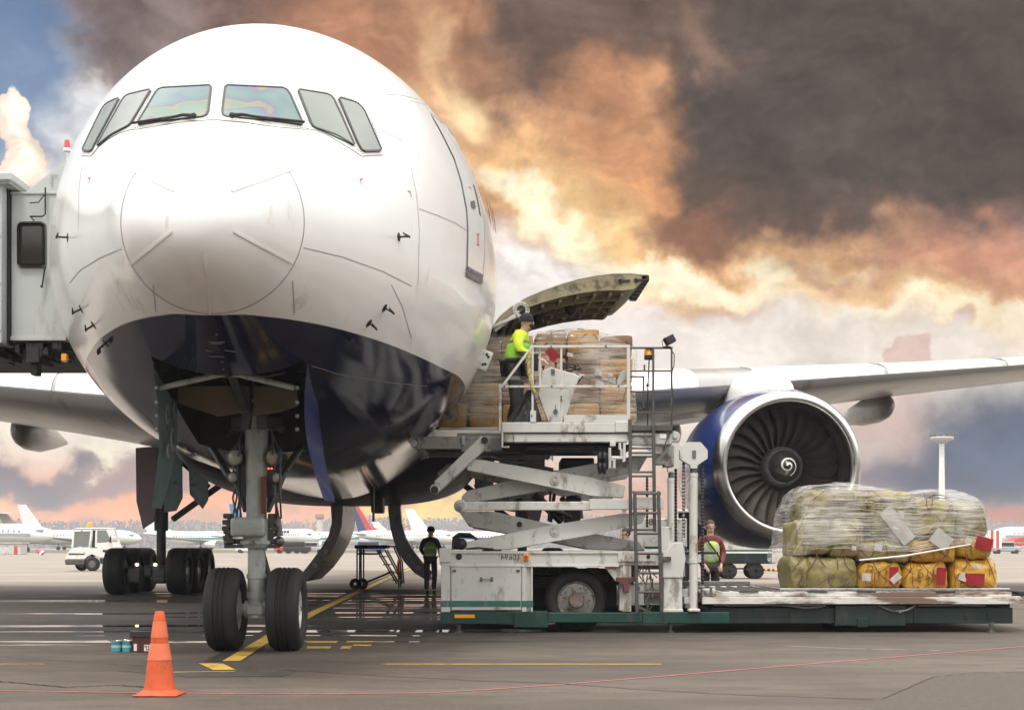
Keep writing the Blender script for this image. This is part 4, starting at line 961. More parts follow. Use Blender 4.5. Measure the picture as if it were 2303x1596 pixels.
# ================================================================== CARGO LOADER (stands beside the open hold)
LD = 22.3
ldr = thing('cargo_loader', 'white and dark green scissor lift cargo loader raised to the open hold', 'cargo loader', (2.0, 23.9, 0))
bpy.context.view_layer.update()
LX = lambda x: (x - CX) * LD / F
LZ = lambda y: CAMZ + (HY - y) * LD / F
Q = lambda x, y, d=0.: Vector((LX(x), LD + d, LZ(y)))
z8 = lambda x, y: (926.6 + x * .3157, 935.6 + y * .3157)
z7 = lambda x, y: (926.6 + x * .27344, 593.7 + y * .27344)
z9 = lambda x, y: (1529.3 + x * .33593, 1061.5 + y * .33593)
Q8 = lambda x, y, d=0.: Q(*z8(x, y), d)
Q7 = lambda x, y, d=0.: Q(*z7(x, y), d)
Q9 = lambda x, y, d=0.: Q(*z9(x, y), d)
def pb(mb, fn, x0, x1, y0, y1, d0, d1, bev=.008):
    a, b = fn(x0, y0), fn(x1, y1); mb.box(a.x, b.x, LD + d0, LD + d1, b.z, a.z, bev)
def pp(mb, fn, pts, d0, d1, bev=.006):
    w_ = [fn(*p) for p in pts]; mb.prism([(p.x, p.z) for p in w_], lambda u, v, d: (u, LD + d, v), d0, d1, bev)
def disc(mb, c, r, t, seg=20, ax_=(0, -1, 0)):
    mb.lathe([(0, t), (r * .9, t), (r, t * .7), (r, -t)], c, ax_, seg)
LB = lambda q, n, m, par=None, **k: q.build(n, m, par or ldr, world=True, **k)
I = lambda x, y, d=0.: Q(x, y, d)
# chassis and cabinet
q = MB(); pb(q, I, 990, 1172, 1375, 1402, 0, 3.4); pb(q, I, 1156, 1232, 1374, 1410, -.03, 3.3); pb(q, I, 1232, 1445, 1377, 1399, -.012, .2); pb(q, I, 1445, 1640, 1376, 1401, -.02, .22); pb(q, I, 1230, 1640, 1377, 1400, 3.0, 3.35)
for x in (1200, 1460, 1620): pb(q, I, x, x + 14, 1378, 1396, .2, 3.0)
ch = LB(q, 'chassis', m_teal)
q = MB(); pb(q, I, 1022, 1068, 1381, 1389, -.012, .01, .003); LB(q, 'reflector', m_amber, ch)
q = MB(); pb(q, I, 1600, 2284, 1366, 1402, .12, .35); pb(q, I, 1880, 2040, 1360, 1407, .07, .4); pb(q, I, 1600, 2284, 1368, 1400, 2.9, 3.1); pb(q, I, 1780, 1784, 1364, 1400, .10, .13, 0); pb(q, I, 2060, 2064, 1364, 1400, .10, .13, 0)
for x in (1640, 1860, 2100, 2260): pb(q, I, x, x + 16, 1368, 1398, .3, 2.9)
pb(q, I, 1930, 1955, 1390, 1410, .05, .12); pb(q, I, 2175, 2182, 1380, 1392, .1, .13); pb(q, I, 2225, 2232, 1380, 1392, .1, .13)
pl_ = LB(q, 'platform_frame', m_tealdk, ch)
q = MB()
for x in (1032, 1510, 2235): c = Q(x, 1400); q.tube([c + Vector((0, .12, 0)), Vector((c.x, c.y + .12, .02))], .022, 8); q.lathe([(.06, 0), (.06, .02), (.03, .03)], (c.x, c.y + .12, .0), (0, 0, 1), 12); q.tube([c + Vector((0, .12, 0)), c + Vector((0, .12, -.05))], .04, 8)
LB(q, 'stabilizer', m_steel, ch)
q = MB(); pb(q, I, 992, 1197, 1243, 1374, .05, 1.5); pb(q, I, 992, 1012, 1262, 1376, 0, .08); pb(q, I, 1174, 1184, 1262, 1376, 0, .1, .003); pb(q, I, 1194, 1198, 1262, 1376, 0, .1, .003)
cab = LB(q, 'cabinet', m_loader)
q = MB(); pb(q, I, 1015, 1172, 1267, 1371, .0, .045, .006); cd_ = LB(q, 'cabinet_door', m_loader, cab)
q = MB(); a, b = Q(1082, 1302, -.06), Q(1106, 1302, -.06); q.tube([a + Vector((0, .06, 0)), a, b, b + Vector((0, .06, 0))], .010, 6); pb(q, I, 1079, 1085, 1297, 1307, -.008, .01, .002); pb(q, I, 1103, 1109, 1297, 1307, -.008, .01, .002)
for x in (1022, 1165): pb(q, I, x - 4, x + 4, 1280, 1285, -.02, .01, .003)
LB(q, 'handle', m_steel, cd_)
m_stripe = M('teal_stripe', (.035, .13, .115), .4, var=.12, dirt=((.2, .2, .18), .4, 6, (1, 1, .5)))
for x0, x1, d, p in ((990.5, 1014, -.004, cab), (1016, 1171, -.004, cd_), (1173, 1199, -.004, cab)):
    q = MB(); pb(q, I, x0, x1, 1350, 1364, d, d + .012, 0); LB(q, 'stripe', m_stripe, p)
# upper chassis beam with its fleet number (the photograph is printed mirrored, so the figures read backwards)
q = MB(); pb(q, I, 990, 1500, 1243, 1271, .012, .2); pb(q, I, 992, 1500, 1239, 1244, -.01, .25, .003); pb(q, I, 1012, 1392, 1270, 1274, -.01, .25, .003); pb(q, I, 1390, 1475, 1240, 1262, -.012, .2, .004); pb(q, I, 988, 1014, 1232, 1264, -.02, .3)
pb(q, I, 992, 1640, 1240, 1270, 3.1, 3.3); pb(q, I, 1400, 1420, 1262, 1375, .02, .25, .004)
bm_ = LB(q, 'chassis_beam', m_loader)
q = MB(); add_text(q, '10694', .118, lambda x, y, z: Q(1148, 1253, .008) + Vector((x, 0, y)), flip=True); LB(q, 'fleet_number', m_dark, bm_, smooth=0)
q = MB(); disc(q, Q(1032, 1251, .012), .048, .006); disc(q, Q(1458, 1251, .0), .03, .02); LB(q, 'beam_hole', m_black, bm_)
q = MB(); pb(q, I, 1177, 1190, 1245, 1260, -.04, .02, .006); eb = LB(q, 'stop_button_box', m_amber, bm_)
q = MB(); disc(q, Q(1183, 1252, -.045), .03, .02, 14); LB(q, 'stop_button', m_redlens, eb)
q = MB(); pb(q, I, 1003, 1620, 1240, 1246, .2, 3.2); pb(q, I, 1197, 1400, 1280, 1374, 1.2, 1.3); 
for k, y in enumerate((1283, 1290, 1298, 1306, 1314, 1322)): q.tube([Q(1198, y, .5 + .08 * (k % 3)), Q(1290 + 20 * (k % 4), y + 1, .5 + .08 * (k % 3))], .014 + .006 * (k % 2), 6)
random.seed(11)
for k in range(16): x = random.uniform(1200, 1400); pb(q, I, x, x + random.uniform(12, 34), 1276 + random.uniform(0, 20), 1300 + random.uniform(0, 30), .7, 1.1, .01)
LB(q, 'engine_deck', m_dark)
q = MB(); pp(q, Q8, [(1350, 1040), (1490, 1040), (1490, 1180), (1455, 1180)], .06, .12); LB(q, 'mudguard_bracket', m_loader)
q = MB(); pb(q, Q8, 1390, 1458, 1062, 1085, .03, .06, .002); LB(q, 'warning_plate', M('orange_plate', (.35, .13, .04), .5))
q = MB(); pp(q, Q8, [(1455, 1145), (1580, 1145), (1580, 1170), (1540, 1185), (1540, 1255), (1505, 1255), (1505, 1190), (1455, 1175)], -.1, .1); LB(q, 'step_bracket', M('red_oxide', (.12, .035, .025), .55, var=.25))
q = MB(); pb(q, Q8, 1562, 1656, 1205, 1348, .1, .5); pb(q, Q8, 1480, 1562, 1190, 1385, .2, .35); LB(q, 'battery_box', m_loader_d)
q = MB(); disc(q, Q8(1612, 1222, .09), .03, .01, 12); pb(q, Q8, 1600, 1625, 1214, 1240, .085, .11, .002); LB(q, 'socket', M('blue_plastic', (.02, .08, .25), .4))
# wheels
m_hub = M('hub_grey', (.32, .31, .29), .45, .3, var=.2, scale=8, dirt=((.10, .06, .04), .6, 9, (1, 1, 1)))
for x, y, d, r in ((1298, 1349, .42, .472), (1298, 1349, 2.95, .472), (1905, 1385, .8, .3)):
    c = Q(x, y, d); c.z = r if r > .4 else .30
    ty = wheel(c.x, c.y, c.z, r, .34, ldr, r * .60, m_hub, axis=(0, 1, 0), rdish=.05)
    q = MB(); disc(q, c + Vector((0, -.17, 0)), r * .24, .05, 24)
    for k in range(10): t = k * math.pi / 5; disc(q, c + Vector((math.cos(t) * r * .42, -.155, math.sin(t) * r * .42)), .017, .03, 8)
    for k in range(5): t = k * math.pi / 2.5; disc(q, c + Vector((math.cos(t) * r * .15, -.22, math.sin(t) * r * .15)), .014, .012, 8)
    q.build('wheel_hub', M('rusty_hub', (.20, .15, .12), .55, .3, var=.35, scale=10) if d < 1 else m_hub, ty, world=True)
# scissor: two stacked X pairs on the near and far side
A1 = [(430, 292), (1280, 428), (1532, 490), (1516, 578), (1290, 560), (385, 378), (388, 325)]
A2 = [(340, 600), (348, 558), (385, 520), (700, 445), (1090, 362), (1640, 262), (1706, 268), (1640, 380), (1330, 435), (950, 520), (460, 600)]
A3 = [(322, 668), (560, 668), (1000, 765), (1340, 838), (1640, 888), (1700, 960), (1300, 952), (1050, 902), (690, 832), (398, 782)]
A4 = [(345, 950), (385, 892), (1000, 772), (1500, 690), (1682, 690), (1650, 760), (1400, 822), (690, 952)]
for d in (.30, 2.75):
    for A, o, m in ((A1, 0, m_loader), (A2, .26, m_loader_d), (A3, .26, m_loader_d), (A4, 0, m_loader)):
        q = MB(); pp(q, Q8, A, d + o, d + o + .14, .012); arm = LB(q, 'scissor_arm', m)
        if A is A1 and d < 1:
            q = MB(); disc(q, Q8(1020, 452, d), .072, .02, 24); disc(q, Q8(1020, 452, d - .02), .03, .02, 16); LB(q, 'pivot_pin', m_loader_d, arm)
        if A is A4 and d < 1:
            q = MB(); disc(q, Q8(1020, 820, d), .072, .02, 24); disc(q, Q8(1020, 820, d - .02), .03, .02, 16); LB(q, 'pivot_pin', m_loader_d, arm)
        if A is A3 and d < 1:
            q = MB(); disc(q, Q8(767, 765, d + o), .06, .012, 24); hp = LB(q, 'pivot_bush', m_loader_d, arm); q = MB(); disc(q, Q8(767, 765, d + o - .012), .043, .004, 20); LB(q, 'bush_hole', m_black, arm)
q = MB(); pb(q, Q8, 340, 1290, 606, 668, .12, .28, .012); disc(q, Q8(342, 638, .14), .098, .04, 28); mid_ = LB(q, 'tie_beam', m_loader)
q = MB(); disc(q, Q8(342, 638, .09), .07, .015, 24); LB(q, 'end_pin', m_loader_d, mid_)
q = MB(); pb(q, Q8, 1266, 1560, 588, 662, .07, .32, .006); pb(q, Q8, 1560, 1800, 575, 660, .12, .4, .006); pb(q, Q8, 1505, 1530, 662, 694, .1, .2, .003); LB(q, 'beam_sleeve', m_loader)
q = MB()
for y in (640, 440, 820): q.tube([Q8(1020, y, .3), Q8(1020, y, 2.9)], .05, 10)
for a, b, r in (((880, 540, 1.2), (1090, 740, 1.3), .07), ((770, 560, 1.6), (800, 740, 1.6), .09), ((1000, 520, 1.0), (985, 740, 1.0), .02), ((1180, 540, 1.5), (1200, 720, 1.5), .12), ((1040, 520, 1.9), (1010, 740, 1.9), .03), ((900, 610, .9), (1150, 700, 1.3), .04)): q.tube([Q8(*a), Q8(*b)], r, 10)
pb(q, Q8, 1110, 1230, 560, 745, 1.3, 1.9); q.ball(Q8(1090, 578, 1.0), .05, 8, 6)
LB(q, 'lift_cylinder', m_dark)
q = MB(); random.seed(3)
for k in range(5): q.tube([Q8(285 + 12 * k, 950, .2 + .1 * k), Q8(290 + 8 * k, 860, .2 + .1 * k), Q8(330 + 12 * k, 832 + 6 * k, .25 + .1 * k), Q8(410 + 10 * k, 835 + 8 * k, .3 + .1 * k), Q8(455 + 4 * k, 885 + 6 * k, .35)], .016, 6)
pb(q, Q8, 290, 320, 850, 930, .25, .5); q.ball(Q8(345, 910, .3), .09, 8, 6); q.tube([Q8(385, 945, .25), Q8(470, 935, .22), Q8(560, 945, .22)], .012, 6); pb(q, Q8, 515, 580, 938, 950, .15, .3)
LB(q, 'hydraulic_hose', m_black)
# raised main platform
q = MB(); pb(q, Q7, 738, 1672, 1300, 1384, 0, .14); pb(q, Q7, 1672, 1796, 1294, 1382, -.01, .16); pb(q, Q7, 838, 1776, 1396, 1462, .03, .2); pb(q, Q7, 740, 838, 1392, 1460, .06, .2); pb(q, Q7, 738, 1796, 1386, 1394, .08, .2, .002)
pb(q, Q7, 740, 1796, 1330, 1460, 3.3, 3.5); a = Q7(1672, 1296, .0); b = Q7(1796, 1296)
q.tube([Q7(742, 1384, -.02), Q7(742, 1505, -.02), Q7(800, 1505, -.02)], .016, 8); pb(q, Q7, 1640, 1668, 1460, 1500, .02, .12)
plat = LB(q, 'lift_platform', m_loader)
q = MB(); pb(q, Q7, 740, 1796, 1318, 1334, .16, 3.3); pb(q, Q7, 745, 1760, 1400, 1470, .4, 3.2)
for k in range(18): pb(q, Q8, 800 + k * 12, 806 + k * 12, 265, 288 + (k * 7) % 20, .3, .4, 0)
for a, b, y0, y1, d in ((805, 1560, 190, 240, .3), (560, 1000, 225, 262, .5), (1080, 1330, 262, 345, 1.2), (1010, 1250, 345, 375, 1.6)): pb(q, Q8, a, b, y0, y1, d, d + 1.2, .02)
q.tube([Q8(1330, 200, .3), Q8(1280, 250, .2), Q8(1100, 225, .15), Q8(880, 215, .2)], .012, 6)
q.tube([Q8(560, 290, .3), Q8(800, 330, .3), Q8(1010, 375, .3)], .03, 6)
LB(q, 'under_gear', m_dark, plat)
q = MB()
for y in (285, 355): q.lathe([(.07, -.06), (.10, -.05), (.10, -.02), (.07, 0), (.10, .02), (.10, .05), (.07, .06)], Q8(1355, y + 10, .05), (1, 0, 0), 16)
pb(q, Q8, 1325, 1400, 270, 380, .0, .2, .02); LB(q, 'valve_block', m_black, plat)
q = MB()
for L in ([(1408, 225), (1408, 370), (1440, 370), (1440, 310)], [(1480, 190), (1480, 235), (1490, 240), (1490, 300), (1420, 295)], [(1512, 190), (1512, 320), (1498, 320)]): q.tube([Q8(*p, -.02) for p in L], .022, 8)
pb(q, Q8, 1410, 1450, 180, 212, -.03, .06, .003); LB(q, 'white_pipe', m_loader, plat)
q = MB()
def rail(L, r, fn=Q7, d=.05): q.tube([fn(*p, d) for p in L], r, 8)
pb(q, Q7, 714, 735, 985, 1372, .02, .07, .004); pb(q, Q7, 983, 1001, 680, 1380, .02, .06, .003); pb(q, Q7, 1047, 1062, 670, 1000, .08, .12, .003); pb(q, Q7, 1220, 1237, 680, 1300, .02, .06, .003); pb(q, Q7, 1768, 1794, 662, 1296, .02, .08, .004)
pb(q, Q7, 975, 1775, 666, 686, .015, .06, .004); pb(q, Q7, 730, 1780, 996, 1014, .012, .05, .003); q.bar(Q7(742, 1002, .04), Q7(985, 680, .04), .035, .06, (0, 1, 0)); pb(q, Q7, 1155, 1280, 994, 1018, -.0, .06, .003)
pb(q, Q7, 972, 1020, 1205, 1300, -.01, .03, .003); LB(q, 'guard_rail', m_loader, plat)
q = MB()
for x, y in ((1145, 680), (1595, 676), (760, 1005), (1150, 1005), (1700, 1004), (985, 1250), (1228, 1090), (1228, 1115)): pb(q, Q7, x - 7, x + 7, y - 10, y + 10, -.012, .02, .003)
LB(q, 'rail_clamp', m_steel, plat)
q = MB(); pp(q, Q7, [(1075, 855), (1145, 826), (1345, 880), (1390, 905), (1320, 1085), (1278, 1238), (1222, 1300), (1132, 1300), (1092, 1190), (1042, 1055), (1060, 1010)], .34, .5, .01); con = LB(q, 'control_console', m_loader, plat)
q = MB(); pb(q, Q7, 1148, 1180, 838, 888, .325, .345, .003); disc(q, Q7(1186, 1195, .33), .035, .02, 12); q.tube([Q7(1186, 1190, .31), Q7(1188, 1140, .31)], .006, 5); disc(q, Q7(1165, 852, .32), .02, .01, 10)
q.tube([Q7(1160, 1215, .32), Q7(1140, 1240, .30), Q7(1138, 1290, .32)], .007, 5); LB(q, 'console_lamp', m_steel, con)
q = MB(); pp(q, Q7, [(1310, 870), (1350, 842), (1436, 885), (1365, 985), (1335, 990)], .52, .62, .008); vent = LB(q, 'louvre_panel', m_loader_d, con)
q = MB()
for k in range(7): q.bar(Q7(1350 + k * 9, 985 - k * 13, .51), Q7(1385 + k * 7, 925 - k * 8, .51), .012, .02)
LB(q, 'louvre_slat', m_white, vent)
q = MB(); q.tube([Q7(1240, 780, .5), Q7(1290, 850, .5), Q7(1405, 825, .5), Q7(1380, 800, .5), Q7(1240, 780, .5)], .014, 6); q.tube([Q7(1240, 780, .6), Q7(1400, 830, .6)], .014, 6); q.tube([Q7(1300, 800, .55), Q7(1290, 850, .5)], .012, 6)
for x, y in ((1085, 830), (1190, 800), (1255, 830), (1350, 820)): q.tube([Q7(x, y + 25, .42), Q7(x, y - 10, .40)], .012, 6); q.ball(Q7(x, y - 12, .40), .025, 8, 6)
q.tube([Q7(1070, 668, .2), Q7(1120, 632, .2)], .01, 6); pb(q, Q7, 1000, 1040, 720, 860, .2, .3); LB(q, 'control_lever', m_black, con)
q = MB(); pts = []
for k in range(120): t = k / 119; y = 725 + 335 * t; x = 968 - 20 * math.sin(t * 2.2) * (1 - t) + 40 * t * t * t; a = k * 1.5; p = Q7(x, y, .0); pts.append(p + Vector((math.cos(a) * .022, math.sin(a) * .022, 0)))
q.tube(pts, .011, 5); LB(q, 'coiled_hose', M('yellow_hose', (.45, .36, .10), .45, var=.25, scale=20), plat)
q = MB(); pb(q, Q7, 1250, 1768, 1240, 1297, .02, .06, .003); LB(q, 'toe_board', m_loader, plat)
q = MB(); pp(q, Q7, [(1690, 950), (1735, 870), (1762, 870), (1762, 930), (1720, 990), (1690, 990)], .1, .14); pp(q, Q7, [(1570, 940), (1680, 925), (1680, 985)], .12, .15); LB(q, 'guide_plate', m_gear, plat)
# dark rear cage, beacon and floodlight
m_cage = M('cage_grey', (.085, .08, .075), .45, .3, var=.2, scale=6, dirt=((.2, .19, .17), .3, 7, (1, 1, 1)))
q = MB()
pb(q, Q7, 1978, 1995, 680, 1520, .02, .07, .004); pb(q, Q7, 2132, 2146, 682, 1385, .04, .08, .004); pb(q, Q7, 1790, 2146, 678, 693, .03, .08, .004)
for y in (875, 1045, 1217): pb(q, Q7, 1798, 2140, y - 6, y + 6, .03, .07, .003)
pb(q, Q7, 1798, 2146, 1322, 1368, .02, .7, .004); pb(q, Q7, 1922, 1936, 890, 1168, .5, .54, .002); pb(q, Q7, 1812, 1932, 888, 900, .5, .54, .002); pb(q, Q7, 1908, 1922, 822, 870, .05, .08, .002); pb(q, Q7, 1890, 1935, 1155, 1168, .5, .54, .002)
cage = LB(q, 'access_cage', m_cage, plat)
q = MB(); pb(q, Q7, 1785, 1985, 1386, 1490, .04, .14); pb(q, Q7, 1985, 2145, 1390, 1480, .06, .5); pb(q, Q7, 1785, 1985, 1500, 1512, .02, .3); disc(q, Q7(2165, 1416, .1), .085, .03, 20); disc(q, Q7(2165, 1416, .05), .03, .03, 12)
for x in (1820, 1885, 1950):
    for y in (1410, 1470): disc(q, Q7(x, y, .04), .02, .008, 8)
LB(q, 'cage_base', m_loader_d, plat)
q = MB(); pb(q, Q7, 2040, 2095, 1392, 1430, .05, .062, .002); LB(q, 'bolt_plate', m_white, plat)
q = MB(); pb(q, Q7, 1918, 2000, 742, 776, .06, .2, .012); q.tube([Q7(1957, 776, .12), Q7(1946, 1000, .12), Q7(1944, 1330, .12)], .010, 6); q.ball(Q7(1944, 988, .12), .025, 8, 6); bcn = LB(q, 'beacon', m_black, plat)
q = MB(); q.lathe([(.078, 0), (.072, .06), (.060, .115), (.03, .122), (0, .122)], Q7(1957, 742, .13), (0, 0, 1), 16); LB(q, 'beacon_lens', m_amber, bcn)
q = MB(); c = Q7(2122, 620, .06); m_ = Matrix.Translation(c) @ Matrix.Rotation(R(-28), 4, 'Y') @ Matrix.Rotation(R(15), 4, 'Z'); q.box(-.075, .075, -.06, .06, -.06, .06, .012, m_); q.tube([c + Vector((-.02, 0, -.04)), Q7(2100, 655, .06), Q7(2098, 676, .06)], .014, 6)
pb(q, Q7, 2065, 2130, 672, 690, .02, .1, .004); q.tube([Q7(2080, 600, .06), Q7(2060, 630, .06), Q7(2064, 668, .06)], .006, 5); q.tube([Q7(2125, 685, .06), Q7(2160, 740, .05), Q7(2158, 830, .05), Q7(2135, 900, .04), Q7(2150, 1100, .04), Q7(2125, 1380, .04), Q7(2080, 1480, .02)], .008, 5); LB(q, 'floodlight', m_black, plat)
# access ladder, two sections
m_lad = m_cage
q = MB()
for x0, y0, x1, y1 in ((1582, 540, 1598, 1392), (1750, 535, 1772, 1392)): q.bar(Q8(x0, y0, -.12), Q8(x1, y1, -.12), .045, .05, bev=.006)
for y in (552, 690, 836, 977, 1115, 1250): q.tube([Q8(1585, y, -.12), Q8(1768, y, -.12)], .019, 8)
pb(q, Q8, 1770, 1842, 998, 1030, -.08, 0, .004); LB(q, 'ladder', m_lad)
q = MB()
for x0, y0, x1, y1 in ((1552, 20, 1556, 822), (1718, 10, 1728, 822)): q.bar(Q8(x0, y0, -.02), Q8(x1, y1, -.02), .045, .05, bev=.006)
for y in (140, 262, 287, 398, 427, 540, 690, 808): q.tube([Q8(1556, y, -.02), Q8(1724, y, -.02)], .017, 8)
LB(q, 'ladder', m_lad)
# lift columns
q = MB(); pp(q, Q8, [(1855, 905), (1925, 895), (1950, 1010), (1936, 1085), (1932, 1150), (1786, 1150), (1786, 985)], -.02, .32, .01); pb(q, Q8, 1792, 1926, 1150, 1376, .0, .3); pb(q, Q8, 1786, 1932, 1372, 1394, -.02, .35); pb(q, Q8, 1770, 1862, 785, 985, .25, .4); pb(q, Q8, 1660, 1790, 945, 1040, .1, .3); pb(q, Q8, 1480, 1530, 1040, 1385, .04, .2)
LB(q, 'lift_column', m_loader)
def mast(fn, x0, x1, ytop, yb, r, d, head):
    q = MB(); xc = (x0 + x1) / 2; q.tube([fn(xc, ytop, d), fn(xc, yb, d)], r, 16); q.tube([fn(xc, ytop, d), fn(xc, ytop + 25, d)], r * 1.1, 16); q.tube([fn(xc, 1015, d), fn(xc, 1045, d)], r * 1.15, 16)
    q.box(fn(xc, yb, d).x - r * 1.4, fn(xc, yb, d).x + r * 1.4, LD + d - .1, LD + d + .1, fn(xc, yb, d).z - .02, fn(xc, yb - 12, d).z, .01); o = LB(q, 'lift_mast', m_loader)
    q = MB(); pp(q, fn, head, d - .07, d + .07, 0); h = LB(q, 'chain_wheel_housing', m_loader, o)
    q = MB(); q.tube([fn(xc, ytop - 40, d), fn(xc, ytop, d)], r * .8, 12); LB(q, 'piston_rod', m_steel, o)
    return h
hd = mast(Q8, 1975, 2035, 405, 1380, .062, .0, [(1905, 242), (1958, 186), (2052, 186), (2102, 242), (2102, 302), (2030, 350), (2028, 372), (1980, 372), (1978, 350), (1905, 305)])
q = MB(); pb(q, Q8, 1992, 2018, 245, 300, -.085, -.06, .004); LB(q, 'bolt_plate', m_steel, hd)
def far8(x, y, d): 
    p = P(*z8(x, y), LD + 2.9); return Vector((p.x, LD + 2.9 + d, p.z))
mast(lambda x, y, d=0.: Q(*[(lambda w_: ((w_.x * F / LD + CX), HY - (w_.z - CAMZ) * F / LD))(far8(x, y, 0))][0], 2.9), 1820, 1872, 440, 980, .062, 2.9, [(1788, 300), (1830, 190), (1895, 190), (1930, 250), (1930, 310), (1870, 370), (1866, 395), (1822, 395), (1820, 370), (1790, 340)])
q = MB(); pb(q, Q8, 1825, 1895, 186, 345, .5, .9); pb(q, Q8, 1755, 1825, 250, 330, .5, .8); q.bar(Q8(1755, 320, .45), Q8(1825, 235, .45), .04, .05); LB(q, 'end_bracket', m_loader_d, plat)
for x, y0, y1, d, m in ((1787, 360, 775, 2.6, m_dark), (1905, 360, 892, .5, m_black), (1938, 325, 870, .06, m_steel), (2070, 325, 1195, .0, m_black)):
    q = MB(); a, b = Q8(x, y0, d), Q8(x, y1, d); n = int((a.z - b.z) / .05)
    q.tube([a + (b - a) * (k / (2 * n)) for k in range(2 * n + 1)], [.027 if k % 2 else .015 for k in range(2 * n + 1)], 6); LB(q, 'lift_chain', m)
q = MB(); pb(q, Q8, 1926, 1952, 865, 925, .0, .1); pb(q, Q8, 1940, 1985, 1290, 1335, .0, .15); pb(q, Q8, 1925, 1975, 1230, 1290, .1, .2); q.tube([Q8(1940, 930, .04), Q8(1942, 1140, .04)], .014, 6)
for k in range(20): x = random.uniform(1600, 1750); y = random.uniform(1040, 1360); q.tube([Q8(x, y, .4), Q8(x + random.uniform(-30, 30), y + random.uniform(20, 60), .5), Q8(x + random.uniform(-40, 40), y + random.uniform(60, 110), .45)], .010, 5)
LB(q, 'bracket', m_loader_d)
# front bridge towards the aircraft
q = MB(); pb(q, Q8, 20, 345, 132, 218, .5, .7); pb(q, Q8, 300, 640, 75, 128, 1.2, 1.3); pb(q, Q8, 340, 640, 128, 235, .62, .9); pb(q, Q8, 20, 640, 150, 190, 3.4, 3.6); q.tube([Q8(8, 180, .5), Q8(8, 180, 3.6)], .05, 10); pb(q, Q8, 20, 640, 120, 135, .7, 3.4)
br = LB(q, 'bridge', M('bridge_grey', (.26, .25, .24), .45, .1, var=.15, scale=3, dirt=((.1, .08, .07), .5, 5, (1, 1, 1))))
q = MB(); pb(q, Q8, 345, 372, 122, 190, .45, .52); pb(q, Q8, 470, 555, 122, 235, .55, .63); q.tube([Q8(0, 182, .3), Q8(0, 182, .5)], .055, 12); LB(q, 'bridge_bracket', m_loader_d, br)
q = MB(); pp(q, Q8, [(152, 458), (488, 138), (522, 160), (508, 238), (196, 530), (168, 515)], .2, .4, .012); disc(q, Q8(157, 515, .22), .075, .05, 20); pp(q, Q8, [(115, 350), (200, 268), (300, 262), (300, 300), (150, 395)], 2.6, 2.8); LB(q, 'bridge_arm', m_loader, br)
q = MB(); disc(q, Q8(157, 520, .16), .055, .02, 20); disc(q, Q8(515, 165, .18), .05, .02, 16); LB(q, 'arm_pin', m_dark, br)
# lower transfer platform
q = MB(); pb(q, Q9, 150, 2180, 834, 882, 0, .12, .006); pp(q, Q9, [(2180, 834), (2280, 828), (2296, 845), (2296, 878), (2180, 882)], .0, .12, .006); pb(q, Q9, 240, 2230, 800, 832, .06, .25, .005); pb(q, Q9, 150, 240, 778, 832, .02, .2, .01); pb(q, Q9, 60, 150, 770, 920, .5, .7); pb(q, Q9, 150, 2230, 800, 870, 3.0, 3.2)
dk = LB(q, 'transfer_platform', m_rusty)
q = MB(); pb(q, Q9, 150, 2230, 806, 822, .25, 3.0); LB(q, 'platform_deck', m_rusty, dk)
q = MB()
for k in range(24): a = Q9(260 + k * 82, 806, .3); q.tube([a, a + Vector((0, 2.6, 0))], .03, 8)
pb(q, Q9, 150, 700, 764, 800, 3.22, 3.4); LB(q, 'roller', m_steel, dk)
q = MB()
for x in (400, 860, 1190, 1720): pb(q, Q9, x, x + 130, 796, 802, .04, .3, .003)
pb(q, Q9, 160, 2240, 884, 905, .2, .3, .004); LB(q, 'wear_pad', m_dark, dk)
q = MB(); random.seed(5)
for L in ([(230, 890), (420, 892), (600, 888), (720, 893), (830, 908), (920, 905), (980, 893)], [(1330, 890), (1400, 920), (1440, 932), (1520, 925), (1580, 890)], [(1470, 940), (1540, 918), (1570, 900)], [(700, 893), (830, 889), (980, 891)], [(1600, 892), (1850, 890), (2050, 893)]): q.tube([Q9(*p, .04) for p in L], .012, 6)
LB(q, 'loose_cable', m_steel, dk)
q = MB()
for x, y in ((165, 800), (210, 792), (175, 815)): disc(q, Q9(x, y, .02), .02, .012, 8)
pb(q, Q9, 200, 215, 770, 830, -.01, .02, .002); LB(q, 'bolt_head', m_steel, dk)
q = MB(); pb(q, Q9, 2296, 2420, 800, 830, .2, 3.0); pb(q, Q9, 2200, 2340, 820, 850, .3, .5); LB(q, 'tail_roller', m_dark, dk)
# ================================================================== WRAPPED CARGO
def rounded(mb, fn, n=8, cuts=(20, 10, 10), ex=9.):
    """grid cube -> rounded cube in [-1,1]^3 -> fn(q)"""
    nx, ny, nz = cuts; V = {}
    def vert(i, j, k):
        if (i, j, k) not in V:
            p = Vector((2 * i / nx - 1, 2 * j / ny - 1, 2 * k / nz - 1)); m = (abs(p.x)**ex + abs(p.y)**ex + abs(p.z)**ex)**(1 / ex); V[(i, j, k)] = mb.bm.verts.new(fn(p / m))
        return V[(i, j, k)]
    for a in range(nx):
        for b in range(ny):
            for k in (0, nz): mb.face([vert(a, b, k), vert(a + 1, b, k), vert(a + 1, b + 1, k), vert(a, b + 1, k)])
        for c in range(nz):
            for j in (0, ny): mb.face([vert(a, j, c), vert(a + 1, j, c), vert(a + 1, j, c + 1), vert(a, j, c + 1)])
    for b in range(ny):
        for c in range(nz):
            for i in (0, nx): mb.face([vert(i, b, c), vert(i, b + 1, c), vert(i, b + 1, c + 1), vert(i, b, c + 1)])
